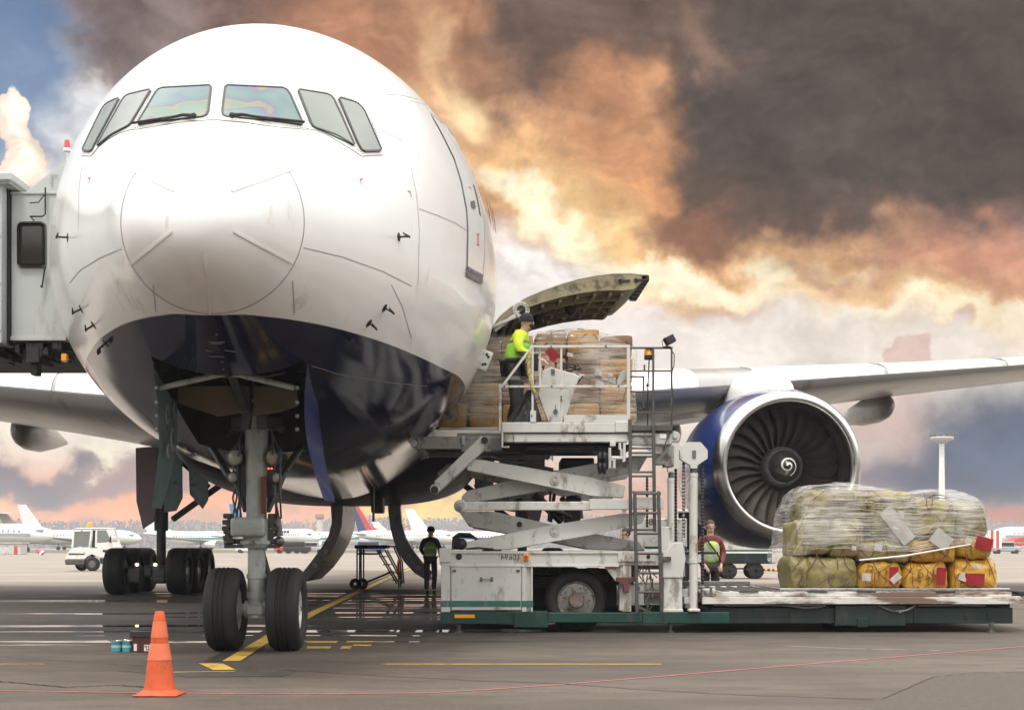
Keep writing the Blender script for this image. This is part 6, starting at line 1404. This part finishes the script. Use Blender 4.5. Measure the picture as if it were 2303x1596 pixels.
for k in range(26): x = random.uniform(-60, 140); y = random.uniform(778, 796); jbx(q, x, x + random.uniform(8, 26), y - 12, y + random.uniform(2, 10), random.uniform(0, .4), random.uniform(.6, 1.4), .01)
for k in range(8): x = random.uniform(-20, 120); q.bar(J(x, 770, .2), J(x + random.uniform(-30, 30), 805, .3), .04, .04)
jbx(q, 57, 88, 780, 815, .0, .5); jbx(q, 63, 78, 812, 841, .1, .3); BL(q, 'underframe', m_dark)
q = MB(); jbx(q, 137, 150, 795, 812, .0, .1, .01); BL(q, 'marker_lamp', m_amber)
q = MB(); q.tube([J(136, 372, .3), J(136, 328, .3)], .008, 6); q.lathe([(.05, 0), (.055, .02), (.045, .045)], J(136, 328, .3), (0, 0, 1), 14); bk = BL(q, 'beacon', m_white, gb)
q = MB(); q.lathe([(.042, 0), (.038, .09), (.03, .115), (0, .12)], J(136, 321, .3), (0, 0, 1), 14); BL(q, 'beacon_lens', m_redlens, bk)
# ================================================================== APRON CLUTTER
m_cone = M('cone_orange', (.56, .085, .020), .5, var=.16, scale=6, dirt=((.20, .055, .025), .55, 7, (1, 1, .6)))
m_conew = M('cone_pale_band', (.62, .135, .055), .35, var=.08, scale=8, dirt=((.6, .2, .1), .4, 9, (1, 1, 1)))
def cone(label, x, y, hgt):
    D = F * CAMZ / (y - HY); X = (x - CX) * D / F; r = thing('traffic_cone', label, 'traffic cone', (X, D, 0)); k = hgt / .75
    q = MB(); q.lathe([(.05, .10), (.150, .045), (.182, .022), (.186, .016)], (0, 0, 0), (0, 0, 1), 32); q.box(-.195, .195, -.195, .195, .003, .02, .006)
    q.bm.transform(Matrix.Diagonal((k, k, k, 1))); q.build('base', m_cone, r)
    q = MB(); q.lathe([(.138, .05), (.124, .12), (.104, .30), (.103, .31), (.0765, .46), (.0775, .47), (.0525, .66), (.048, .70), (.038, .735), (.028, .74), (.024, .70)], (0, 0, 0), (0, 0, 1), 32); q.bm.transform(Matrix.Diagonal((k, k, k, 1))); q.build('cone_body', m_cone, r)
    for a, b in (((.1045, .312), (.0785, .458)), ((.0735, .51), (.0555, .650))):
        q = MB(); q.lathe([(a[0] + .0025, a[1]), (b[0] + .0025, b[1])], (0, 0, 0), (0, 0, 1), 32); q.bm.transform(Matrix.Diagonal((k, k, k, 1))); q.build('pale_band', m_conew, r)
    return r
cone('large faded orange traffic cone standing beside the red toolbox', 359, 1562, .74)
cone('small orange traffic cone far off by the maintenance steps', 896, 1291, .70)
# toolbox and paint tins
TD = F * CAMZ / (1466 - HY); m_tb = M('dark_red_toolbox', (.075, .018, .014), .4, var=.25, scale=8, dirt=((.03, .02, .018), .5, 9, (1, 1, 1)))
tb = thing('toolbox', 'battered dark red toolbox with white labels standing behind the cone', 'toolbox', (P(324, 0, TD).x, TD + .1, 0)); bpy.context.view_layer.update()
T = lambda x, y, d=0.: P(x, y, TD) + Vector((0, d, 0))
def tbx(mb, x0, x1, y0, y1, d0, d1, bev=.006): a, b = T(x0, y0), T(x1, y1); mb.box(a.x, b.x, TD + d0, TD + d1, b.z, a.z, bev)
q = MB(); tbx(q, 297, 357, 1432, 1466, 0, .22); q.build('case', m_tb, tb, world=True)
q = MB(); tbx(q, 292, 360, 1418, 1433, -.01, .23, .01); tbx(q, 310, 340, 1415, 1419, .08, .13, .003); q.build('lid', M('toolbox_lid', (.03, .028, .03), .4, var=.2), tb, world=True)
q = MB(); tbx(q, 324, 343, 1449, 1463, -.004, .004, .001); tbx(q, 301, 308, 1447, 1463, -.004, .004, .001); lb_ = q.build('sticker', m_paper, tb, world=True)
q = MB()
for x, y in ((326, 1453), (329, 1453), (333, 1453), (337, 1453), (340, 1453), (329, 1459), (333, 1459), (337, 1459)): tbx(q, x, x + 2, y - 2, y + 2, -.007, -.003, 0)
q.build('print', m_dark, lb_, world=True)
m_can = M('teal_can', (.06, .30, .34), .3, .3, var=.1, scale=9); m_canw = M('can_rim', (.5, .5, .5), .3, .8, var=.1)
for k, (x, dd_) in enumerate(((259, 0), (283, 0), (270, .14))):
    c = T(x, 1466, dd_ + .06); r = thing('paint_can', ['teal paint can farthest from the dark red toolbox', 'teal paint can nearest to the dark red toolbox', 'teal paint can tucked behind the other two cans'][k], 'can', (c.x, c.y, 0), group='teal cans beside the toolbox')
    q = MB(); q.lathe([(0, .002), (.060, .002), (.0615, .008), (.0605, .016), (.0605, .124), (.0615, .132)], (0, 0, 0), (0, 0, 1), 24); q.build('can', m_can, r)
    q = MB(); q.lathe([(.063, .126), (.064, .138), (.055, .140), (.05, .132), (0, .132)], (0, 0, 0), (0, 0, 1), 24); q.build('lid', m_canw, r)
    q = MB(); q.lathe([(.0612, .055), (.0612, .085)], (0, 0, 0), (0, 0, 1), 24); q.build('label_band', M('can_band', (.35, .45, .46), .4), r)
# maintenance steps under the belly
SDp = 44.0; st_ = thing('maintenance_steps', 'dark wheeled maintenance steps standing under the belly', 'steps', (P(845, 0, SDp).x, SDp, 0)); bpy.context.view_layer.update()
H = lambda x, y, d=0.: P(x, y, SDp) + Vector((0, d, 0))
q = MB(); a, b = H(797, 1225), H(872, 1233); q.box(a.x, b.x, SDp, SDp + .8, b.z, a.z, .02); q.build('top_tread', m_dark, st_, world=True)
q = MB()
for d in (0, .75):
    for L in ([(803, 1233), (803, 1318)], [(812, 1233), (812, 1318)], [(803, 1245), (850, 1245)], [(862, 1228), (885, 1228), (900, 1262), (904, 1312)], [(815, 1312), (880, 1285)], [(847, 1236), (893, 1312)], [(866, 1236), (900, 1300)], [(896, 1262), (897, 1322)]): q.tube([H(*p, d) for p in L], .025, 6)
q.build('frame', m_cage, st_, world=True)
for x, y in ((858, 1250), (867, 1268), (877, 1285), (888, 1303)):
    q = MB(); a, b = H(x - 6, y), H(x + 10, y + 2); q.box(a.x, b.x, SDp, SDp + .75, b.z, a.z, .005); q.build('step', m_cage, st_, world=True)
for x in (799, 814): q = MB(); q.lathe([(.05, -.05), (.15, -.05), (.17, 0), (.15, .05), (.05, .05)], (H(x, 0).x, SDp - .05 + (x - 799) * .01, .17), (0, 1, 0), 18); q.build('wheel', m_tyre, st_, world=True)
# ================================================================== TUG
TGD = 76.0; tg = thing('baggage_tug', 'small white baggage tug with amber roof beacon and a driver inside', 'tug', (P(200, 0, TGD).x, TGD, 0)); bpy.context.view_layer.update()
zt7 = lambda x, y, d=0.: P(x * .1328, 1115.5 + y * .1328, TGD) + Vector((0, d, 0))
def tp_(mb, pts, d0, d1, bev=.03): w_ = [zt7(*p) for p in pts]; mb.prism([(p.x, p.z) for p in w_], lambda u, v, d: (u, TGD + d, v), d0, d1, bev)
TL = lambda q, n, m, par=None: q.build(n, m, par or tg, world=True)
m_tug = M('tug_white', (.72, .72, .70), .3, var=.05, scale=2, dirt=((.35, .33, .3), .35, 3, (1, 1, 1)), coat=.2)
q = MB(); tp_(q, [(1100, 1075), (1110, 1010), (1165, 950), (1215, 868), (1510, 862), (1650, 880), (1960, 880), (1975, 1040), (1680, 1050), (1640, 990), (1550, 960), (1470, 1000), (1440, 1075)], 0, 1.5, .05); TL(q, 'body', m_tug)
q = MB(); tp_(q, [(1096, 1072), (1440, 1068), (1430, 1160), (1110, 1160)], -.03, 1.53, .03); tp_(q, [(1160, 960), (1440, 965), (1430, 990), (1160, 990)], -.015, .2, .01); TL(q, 'bumper', m_cage)
q = MB(); tp_(q, [(1680, 1052), (1975, 1042), (1975, 1130), (1700, 1140)], -.01, 1.5, .02); TL(q, 'skirt', m_teal)
q = MB(); tp_(q, [(1238, 555), (1280, 535), (1820, 530), (1845, 560)], -.03, 1.5, .04)
for a, b in (((1225, 865), (1248, 560)), ((1515, 860), (1552, 570)), ((1625, 860), (1632, 570)), ((1890, 780), (1825, 560))): q.bar(zt7(*a, .04), zt7(*b, .04), .09, .1); q.bar(zt7(*a, 1.42), zt7(*b, 1.42), .09, .1)
tp_(q, [(1640, 790), (1900, 775), (1955, 890), (1640, 890)], .0, 1.5, .02); cabt = TL(q, 'cab', m_tug)
m_tgl = glass_mat('tug_glass', (.20, .22, .21), False)
for L in ([(1248, 590), (1530, 585), (1502, 850), (1235, 850)], [(1645, 580), (1800, 575), (1878, 770), (1645, 788)]): q = MB(); tp_(q, L, .02, .04, .004); TL(q, 'window', m_tgl, cabt)
q = MB(); tp_(q, [(1575, 575), (1612, 575), (1608, 860), (1555, 860)], .0, .05, .004); TL(q, 'door_gap', m_black, cabt)
q = MB(); tp_(q, [(1740, 905), (1860, 905), (1870, 1030), (1800, 1030), (1800, 950), (1740, 940)], -.02, .1, .01); TL(q, 'step_recess', m_dark)
q = MB(); c = zt7(1460, 540, .6); q.lathe([(.10, 0), (.10, .05), (.13, .08), (.13, .24), (.08, .3), (0, .31)], c, (0, 0, 1), 14); TL(q, 'beacon', m_amber)
q = MB(); c = zt7(1880, 740, -.1); q.box(c.x - .04, c.x + .04, c.y - .05, c.y + .02, c.z - .14, c.z + .18, .02); TL(q, 'wing_mirror', m_black, cabt)
for x, d, r in ((1560, .1, .36), (1270, 1.2, .33), (1740, 1.25, .33)): c = zt7(x, 0, d); q = MB(); q.lathe([(.1, -.1), (r * .8, -.12), (r, -.08), (r, .08), (r * .8, .12), (.1, .1)], (c.x, c.y, r), (0, 1, 0), 24); wl = TL(q, 'wheel', m_tyre); q = MB(); q.lathe([(0, -.11), (r * .5, -.115), (r * .55, -.09)], (c.x, c.y, r), (0, 1, 0), 18); TL(q, 'rim', m_steel, wl)
human('tug driver in a lime vest sitting inside the white cab', (zt7(1640, 0, .75).x, TGD + .75, .32), R(-75), m_jnavy, m_trd, m_vesty, None, None, m_hair, pose=dict(pelvis=(0, 0, .55), waist=(0, 0, .7), chest=(0, 0, .92), neck=(0, 0, 1.1), headb=(0, -.02, 1.19), headt=(0, -.01, 1.28), shL=(.17, 0, 1.03), shR=(-.17, 0, 1.03), elL=(.22, -.15, .82), elR=(-.22, -.15, .82), wrL=(.12, -.38, .88), wrR=(-.12, -.38, .88), hipL=(.09, -.02, .52), hipR=(-.09, -.02, .52), knL=(.1, -.42, .52), knR=(-.1, -.42, .52), anL=(.1, -.44, .1), anR=(-.1, -.44, .1)))
# ================================================================== BAGGAGE CART behind the engine
BCD = 58.0; bc = thing('baggage_cart', 'covered baggage cart with white panels and teal base under the engine', 'baggage cart', (P(1660, 0, BCD).x, BCD, 0)); bpy.context.view_layer.update()
zc_ = lambda x, y, d=0.: P(1529.3 + x * .33593, 1061.5 + y * .33593, BCD) + Vector((0, d, 0))
def cbx(mb, x0, x1, y0, y1, d0, d1, bev=.015): a, b = zc_(x0, y0), zc_(x1, y1); mb.box(a.x, b.x, BCD + d0, BCD + d1, b.z, a.z, bev)
CL = lambda q, n, m, par=None: q.build(n, m, par or bc, world=True)
q = MB(); cbx(q, -40, 620, 250, 268, -.05, 1.6, .03); CL(q, 'roof', m_loader)
q = MB(); cbx(q, 275, 420, 268, 520, 0, 1.5); cbx(q, 420, 612, 268, 520, .0, 1.5); cbx(q, -40, -10, 268, 520, 0, 1.5); cbx(q, 0, 275, 268, 520, 1.3, 1.4); cbx(q, 280, 410, 452, 462, -.03, .02, .005); cbx(q, 270, 285, 262, 530, -.02, .05, .005); CL(q, 'side_panel', m_loader)
q = MB(); cbx(q, -10, 275, 268, 520, 1.2, 1.3); CL(q, 'open_bay', m_bay)
q = MB(); cbx(q, -40, 616, 542, 604, -.02, 1.52); CL(q, 'base_panel', m_tealdk)
q = MB(); cbx(q, -40, 616, 518, 530, -.03, .02, .003); CL(q, 'stripe', m_stripe)
q = MB(); cbx(q, -40, 616, 530, 542, -.025, .02, .003); CL(q, 'pale_stripe', m_white)
q = MB(); cbx(q, 120, 640, 602, 612, 0, 1.5); cbx(q, 320, 530, 640, 650, .1, .2)
for x in (330, 470, 540): q.bar(zc_(x, 612, .1), zc_(x - 20, 655, .1), .06, .06)
q.tube([zc_(550, 650, .3), zc_(700, 660, .3)], .04, 8); CL(q, 'undercarriage', m_dark)
for x in (332, 512):
    for d in (.15, 1.3): c = zc_(x, 0, d); q = MB(); q.lathe([(.05, -.08), (.26, -.09), (.31, -.06), (.31, .06), (.26, .09), (.05, .08)], (c.x, c.y, .31), (0, 1, 0), 22); CL(q, 'wheel', m_tyre)
tbar = thing('tow_bar', 'black and yellow striped tow bar reaching from the baggage cart', 'tow bar', (P(1750, 0, BCD).x, BCD, 0)); bpy.context.view_layer.update()
for k in range(12): q = MB(); q.tube([zc_(552 + k * 16, 651 + k * .8, 0), zc_(552 + (k + 1) * 16, 651 + (k + 1) * .8, 0)], .045, 8); q.build('stripe', m_amber if k % 2 else m_black, tbar, world=True)
# container unit seen through the scissor, with the figure 8
ct = thing('cargo_container', 'white freight container numbered 8 standing behind the loader ladder', 'container', (P(1470, 0, 50).x, 50, 0)); bpy.context.view_layer.update()
q = MB(); a, b = P(1395, 1165, 50), P(1545, 1236, 50); q.box(a.x, b.x, 50, 52, b.z, a.z, .03); c0 = q.build('container_body', m_loader, ct, world=True)
q = MB(); add_text(q, '8', .32, lambda x, y, z: P(1464, 1173, 49.99) + Vector((x, 0, y)), flip=True); q.build('number', m_dark, c0, world=True, smooth=0)
q = MB(); a, b = P(1395, 1228, 49.9), P(1545, 1240, 49.9); q.box(a.x, b.x, 49.95, 51.9, b.z, a.z, .01); q.build('base', m_teal, ct, world=True)
for x in (1410, 1530): c = P(x, 0, 50.2); q = MB(); q.lathe([(.05, -.1), (.38, -.1), (.42, 0), (.38, .1), (.05, .1)], (c.x, 50.3, .42), (0, 1, 0), 20); q.build('wheel', m_tyre, ct, world=True)
q = MB(); q.box(a.x, b.x, 50.2, 51.8, .5, 1.05, .02); q.build('chassis', m_dark, ct, world=True)
# ================================================================== FAR APRON
m_fjet = M('far_jet_white', (.76, .77, .78), .3, var=.04, scale=.3); m_fgrey = M('far_jet_grey', (.34, .35, .37), .4, var=.08, scale=.3)
m_fblue = M('fin_blue', (.05, .20, .42), .4, var=.06, scale=.5); m_fteal = M('stripe_far_teal', (.05, .22, .21), .4); m_fnavy = M('fin_navy', (.03, .045, .16), .4); m_fred = M('fin_red', (.50, .06, .05), .4); m_ftan = M('fin_tan', (.30, .24, .20), .4)
def far_jet(label, nose_px, D, rz, L=36., fin=None, ttail=False, stripe=None, band=None, r=1.95, finh=7.2, letters=None):
    X = (nose_px - CX) * D / F; root = thing('parked_airliner', label, 'airliner', (X, D, 0), R(rz), 'airliners parked across the apron')
    zc_ = 3.5; q = MB(); q.lathe([(.02, 0), (.5, -.25), (1.0, -.9), (1.5, -2.1), (1.85, -4), (r, -6), (r, -L * .66), (r * .9, -L * .78), (r * .55, -L * .92), (.25, -L)], (0, 0, zc_), (1, 0, 0), 24)
    for v in q.bm.verts:
        if v.co.x < -L * .66: v.co.z += (-v.co.x - L * .66) * .09
        if v.co.x > -5: v.co.z -= (v.co.x + 5) * .10
    q.build('fuselage', m_fjet, root, smooth=60)
    q = MB(); f0 = -L * .80; q.prism([(f0, zc_ + 1.5), (f0 - L * .165, zc_ + 1.5), (f0 - L * .235, zc_ + 1.5 + finh), (f0 - L * .165, zc_ + 1.5 + finh)], lambda u, v, d: (u, d, v), -.18, .18, .05); q.poly([(f0 + 3.5, 0, zc_ + 1.6), (f0 - 1, .17, zc_ + 1.5), (f0 - 1, .1, zc_ + 3)]); fo = q.build('tail_fin', fin or m_fjet, root)
    if band:
        q = MB(); q.prism([(f0 - L * .075, zc_ + 1.6), (f0 - L * .165, zc_ + 1.6), (f0 - L * .232, zc_ + 1.4 + finh), (f0 - L * .20, zc_ + 1.4 + finh)], lambda u, v, d: (u, d, v), -.2, .2, 0); q.build('fin_band', band, fo)
    zs = zc_ + 1.5 + finh if ttail else zc_ + .9; xs_ = f0 - (L * .19 if ttail else L * .09)
    q = MB()
    for s in (-1, 1): q.prism([(xs_ + 2.2, s * .1), (xs_ - 1.4, s * .1), (xs_ - 3.2, s * 5.6), (xs_ - 1.6, s * 5.6)], lambda u, v, d: (u, v, d + abs(v) * .06), zs - .12, zs + .12, .03)
    q.build('tailplane', m_fgrey if not ttail else m_fjet, root)
    for s in (-1, 1):
        q = MB(); q.prism([(-L * .36, s * 1.2), (-L * .56, s * 1.2), (-L * .60, s * 16), (-L * .56, s * 16)], lambda u, v, d: (u, v, d + abs(v) * .08), zc_ - 1.3, zc_ - 1.0, .05); wg = q.build('wing', m_fgrey, root)
        q = MB(); q.lathe([(.75, 0), (.95, -.5), (1., -1.6), (.7, -3), (.4, -4)], (-L * .36 + 1, s * 5.6, zc_ - 1.8), (1, 0, 0), 16); q.build('engine', m_fjet, root)
    q = MB()
    for k in range(int(L * .62)): q.box(-6 - k - .17, -6 - k + .17, -r - .015, r + .015, zc_ + .35, zc_ + .75, 0)
    q.box(-3.0, -1.7, -1.55, 1.55, zc_ + .45, zc_ + .85, .05)
    q.build('window_row', m_fgrey, root)
    if stripe: q = MB(); q.box(-L * .8, -4, -r - .01, r + .01, zc_ - .4, zc_ + .1, 0); q.build('stripe', stripe, root)
    if letters:
        q = MB()
        for k in range(7): q.box(-11 - k * 1.3, -10.2 - k * 1.3, -r * .93, -r * .80, zc_ + .95, zc_ + 1.5, 0)
        q.build('faded_lettering', m_fnavy, root)
    q = MB()
    for x, y in ((-5, 0), (-L * .5, -2.8), (-L * .5, 2.8)): q.tube([(x, y, 2.2), (x, y, .4)], .15, 6); q.lathe([(.1, -.35), (.5, -.35), (.55, 0), (.5, .35), (.1, .35)], (x, y, .55), (0, 1, 0), 12)
    q.build('landing_gear', m_dark, root); return root
far_jet('white airliner showing only its rounded nose beside the low white hut', 121, 285, 4, 40, stripe=m_fgrey)
far_jet('white airliner with a T shaped tail behind the low white hut', 270, 420, 0, 33, ttail=True, fin=m_ftan, finh=5.2)
far_jet('white airliner with tall plain white fin behind the tug', 318, 400, -14, 36, finh=7.4)
far_jet('grey winged airliner with teal stripe beyond the six wheeled main gear', 610, 430, -22, 44, stripe=m_fteal, fin=m_fjet, finh=5)
far_jet('airliner with a bright blue fin and faded dark lettering', 718, 365, -46, 38, fin=m_fblue, letters=True)
far_jet('teal striped airliner partly hidden by a curved bay door under the belly', 842, 440, -20, 42, stripe=m_fteal, finh=2.)
far_jet('airliner whose white fin has red and navy bands', 1030, 400, -38, 38, fin=m_fred, band=m_fnavy, finh=7.4)
far_jet('small white airliner with a low swept fin between the bay doors', 1050, 560, -20, 38, finh=5.4)
far_jet('white airliner with pointed fin above the worker in dark clothes', 1180, 430, -30, 40, finh=7.2, stripe=m_fnavy)
far_jet('pale grey airliner beyond the mail sacks and the striped board', 2215, 330, 187, 38, stripe=m_fgrey)
# hut, markers, mast, tower
def FB(mb, x0, x1, y0, y1, D, dp, bev=.05): a, b = P(x0, y0, D), P(x1, y1, D); mb.box(a.x, b.x, D, D + dp, max(b.z, 0) if y1 > 1240 else b.z, a.z, bev)
hut = thing('apron_hut', 'low white hut with a dark red door below the parked airliners', 'hut', (P(20, 0, 215).x, 215, 0)); bpy.context.view_layer.update()
q = MB(); FB(q, -60, 46, 1222, 1247, 215, 3); q.build('wall', m_loader, hut, world=True)
q = MB(); FB(q, -64, 49, 1219, 1222.5, 214.8, 3.4); q.build('roof', m_loader_d, hut, world=True)
q = MB(); FB(q, 31, 39, 1227, 1246, 214.92, .1); q.build('door', m_fred, hut, world=True)
mk = thing('wind_marker', 'small red and white marker lying on the far apron', 'marker', (P(95, 0, 205).x, 205, 0)); q = MB(); q.lathe([(.5, 0), (.35, .5), (.1, 1.1)], (0, 0, .1), (-.6, 0, .5), 12); q.build('marker_body', m_fred, mk); q = MB(); q.lathe([(.51, .0), (.42, .3)], (0, 0, .1), (-.6, 0, .5), 12); q.build('marker_band', m_white, mk)
LMD = 250; lm = thing('light_mast', 'tall white floodlight mast with a ring of lamps behind the sacks', 'light mast', (P(2118, 0, LMD).x, LMD, 0)); bpy.context.view_layer.update()
tz = P(0, 990, LMD).z; q = MB(); q.tube([(0, 0, 0), (0, 0, tz)], [.62, .42], 16); q.build('pole', m_white, lm)
q = MB(); q.lathe([(.4, -.6), (1.2, -.1), (1.9, .1), (2.0, .35), (1.9, .6)], (0, 0, tz), (0, 0, 1), 20); q.build('lamp_ring', m_loader_d, lm)
for k in range(10): a = k * math.pi / 5; q = MB(); m_ = Matrix.Translation((math.cos(a) * 1.75, math.sin(a) * 1.75, tz + .8)) @ Matrix.Rotation(a, 4, 'Z') @ Matrix.Rotation(.5, 4, 'Y'); q.box(-.1, .15, -.3, .3, -.25, .25, .04, m_); q.build('floodlight', m_steel, lm)
tw = thing('control_tower', 'distant pale tower with a reddish top rising above the parked airliners', 'tower', (P(719, 0, 520).x, 520, 0)); q = MB(); q.tube([(0, 0, 0), (0, 0, 10.5)], [1.3, 1.1], 12); q.build('shaft', m_loader, tw); q = MB(); q.lathe([(1.1, 10.4), (1.6, 10.9), (1.5, 12.2), (0, 12.5)], (0, 0, 0), (0, 0, 1), 12); q.build('cab', M('tower_cab', (.35, .2, .18), .5), tw)
sh = thing('terminal_shed', 'white shed with a red roof and red wall band beyond the sacks', 'shed', (P(2300, 0, 240).x, 240, 0)); bpy.context.view_layer.update()
q = MB(); FB(q, 2278, 2340, 1216, 1232, 240, 4); q.build('wall', m_loader, sh, world=True); q = MB(); w_ = [P(x, y, 239.8) for x, y in ((2274, 1217), (2300, 1207), (2345, 1217))]; q.prism([(p.x, p.z) for p in w_], lambda u, v, d: (u, d, v), 239.8, 244.2); q.build('roof', m_fred, sh, world=True); q = MB(); FB(q, 2280, 2340, 1221, 1226, 239.95, .2, 0); q.build('wall_band', m_fred, sh, world=True)
bo = thing('blast_board', 'red and white striped board standing beyond the mail sacks', 'board', (P(2240, 0, 230).x, 230, 0)); bpy.context.view_layer.update()
for k in range(5): q = MB(); FB(q, 2222 + k * 6.2, 2228.2 + k * 6.2, 1192, 1232, 230, .3, 0); q.build('stripe', m_fred if k % 2 else m_white, bo, world=True)
# service vehicles far across the apron
random.seed(31)
for k, (x, D, m, lb_) in enumerate(((648, 245, m_fred, 'tiny dark red service van under the blue finned airliner'), (668, 240, m_dark, 'tiny dark service van between the red van and nose gear'), (700, 250, m_fgrey, 'tiny grey service van below the lettered fuselage'), (835, 240, m_fnavy, 'tiny navy service van behind the maintenance steps'), (560, 255, m_fjet, 'tiny white service van parked near the nose gear strut'), (2262, 235, m_fgrey, 'tiny grey service van beside the striped board'))):
    X = (x - CX) * D / F; v = thing('service_van', lb_, 'van', (X, D, 0), group='service vehicles across the apron')
    q = MB(); q.box(-2.2, 2.2, -.9, .9, .35, 1.1, .12); q.box(-2.1, 1.2, -.85, .85, 1.1, 1.95, .15); q.build('body', m, v); q = MB(); q.box(-1.9, 1.05, -.87, .87, 1.25, 1.75, .03); q.build('window', m_black, v)
    for a in (-1.4, 1.4):
        for s in (-.8, .8): q = MB(); q.lathe([(.05, -.1), (.33, -.1), (.33, .1), (.05, .1)], (a, s, .33), (0, 1, 0), 14); q.build('wheel', m_tyre, v)
# grass verge and winter wood
m_grass = M('dry_grass', (.13, .12, .06), .9, var=.35, scale=.5, dirt=((.18, .15, .09), .5, .3, (1, 1, 1)))
q = MB(); q.grid([[(x, y, .02) for y in (262, 320, 420)] for x in (-320, -120, 60)]); o = q.build('grass_verge', m_grass, smooth=0); tag(o, kind='structure')
if o.data.polygons[0].normal.z < 0: o.data.flip_normals()
random.seed(77); q = MB()
for k in range(4200):
    x = random.uniform(-430, 430); D = random.uniform(650, 720); hgt = 13.6 + 1.3 * math.sin(x * .017 + 1) + .7 * math.sin(x * .07) + random.uniform(-1.6, .6)
    if k % 6 == 0: q.tube([(x, D, 0), (x, D, hgt * .9)], [.25, .08], 4, False)
    for j in range(5):
        z = hgt * (.12 + .2 * j + random.uniform(-.08, .06)); s_ = random.uniform(.5, 1.1) * (1.1 - .1 * j); c = Vector((x + random.uniform(-.8, .8), D, z)); a = random.uniform(-.4, .4); u = Vector((math.cos(a), math.sin(a), 0)) * s_; w2 = Vector((random.uniform(-.2, .2), 0, 1)) * s_ * random.uniform(1.6, 2.6)
        q.poly([c - u - w2 * .5, c + u * .9 - w2 * .4, c + u * .5 + w2 * .35, c + w2 * .5, c - u * .7 + w2 * .3])
o = q.build('far_wood', M('bare_wood_hazed', (.30, .30, .315), .9, var=.2, scale=.12), smooth=0, normals=False); tag(o, kind='stuff')  # pale blue-grey base paints distance haze onto the bare trees
# ================================================================== HAZE: a thin even air that greys the far side of the field
hz = bpy.data.materials.new('haze_air'); hz.use_nodes = True; t = hz.node_tree; t.nodes.clear(); v = t.nodes.new('ShaderNodeVolumePrincipled'); v.inputs['Color'].default_value = (.84, .88, .95, 1); v.inputs['Density'].default_value = .00045; v.inputs['Anisotropy'].default_value = .3
ou = t.nodes.new('ShaderNodeOutputMaterial'); t.links.new(v.outputs[0], ou.inputs['Volume'])
q = MB(); q.box(-1250, 1250, -100, 1200, -1, 24); o = q.build('haze', hz, smooth=0); tag(o, kind='stuff')
# ================================================================== tidy: every loose twin its own part, nothing deeper than thing > part > sub-part
def split_pieces(o, gap=.012):
    b = bmesh.new(); b.from_mesh(o.data); b.verts.ensure_lookup_table(); seen = [-1] * len(b.verts); isl = []
    for v in b.verts:
        if seen[v.index] >= 0: continue
        st_ = [v]; seen[v.index] = len(isl); cur = []
        while st_:
            u = st_.pop(); cur.append(u.index)
            for e in u.link_edges:
                x = e.other_vert(u)
                if seen[x.index] < 0: seen[x.index] = len(isl); st_.append(x)
        isl.append(cur)
    bb = []
    for c in isl:
        P_ = [b.verts[i].co for i in c]; bb.append(([min(p[k] for p in P_) - gap for k in range(3)], [max(p[k] for p in P_) + gap for k in range(3)]))
    par = list(range(len(isl)))
    def find(i):
        while par[i] != i: i = par[i]
        return i
    for i in range(len(isl)):
        for j in range(i):
            if all(bb[i][0][k] < bb[j][1][k] and bb[j][0][k] < bb[i][1][k] for k in range(3)): par[find(i)] = find(j)
    groups = {}
    for i in range(len(isl)): groups.setdefault(find(i), []).append(i)
    b.free()
    if len(groups) < 2 or len(groups) > 40: return
    nm = o.name.split('.')[0]
    for n, g in enumerate(groups.values()):
        ids = set(g); c = bmesh.new(); c.from_mesh(o.data); c.verts.ensure_lookup_table()
        bmesh.ops.delete(c, geom=[v for v in c.verts if seen[v.index] not in ids], context='VERTS')
        me = bpy.data.meshes.new(nm); c.to_mesh(me); c.free()
        for m in o.data.materials: me.materials.append(m)
        p = bpy.data.objects.new(nm, me); COL.objects.link(p); p.parent = o.parent; p.location = o.location; p.rotation_euler = o.rotation_euler
        if n == 0:
            for ch_ in list(o.children): ch_.parent = p
    bpy.data.objects.remove(o)
SPLIT = {'control_lever', 'conduit', 'console_lamp', 'chassis_beam', 'lift_platform', 'bridge_arm', 'frame', 'sill', 'accumulator', 'door_roller', 'stabilizer', 'brake_lamp', 'indicator_lamp', 'lightening_hole', 'stiffener_ring', 'control_button', 'latch_crank', 'latch_hook', 'beam_hole', 'wear_pad', 'roller', 'arm_pin', 'rail_clamp', 'bridge_bracket', 'sack_stencil', 'skin_marking', 'door_stencil', 'belly_stencil', 'bolt_head', 'hinge_fitting', 'bay_panel', 'cowl_latch', 'sticker', 'print', 'slat', 'drag_brace', 'side_panel', 'loose_cable', 'wheel_chock', 'guide_plate', 'gear_beam', 'landing_gear', 'bracket', 'tail_roller'}
for o in [o for o in list(bpy.data.objects) if o.type == 'MESH' and o.parent and o.name.split('.')[0] in SPLIT]: split_pieces(o)
def depth(o): return 0 if o.parent is None else 1 + depth(o.parent)
for o in sorted([o for o in bpy.data.objects if o.parent], key=depth):
    while depth(o) > 2: o.parent = o.parent.parent
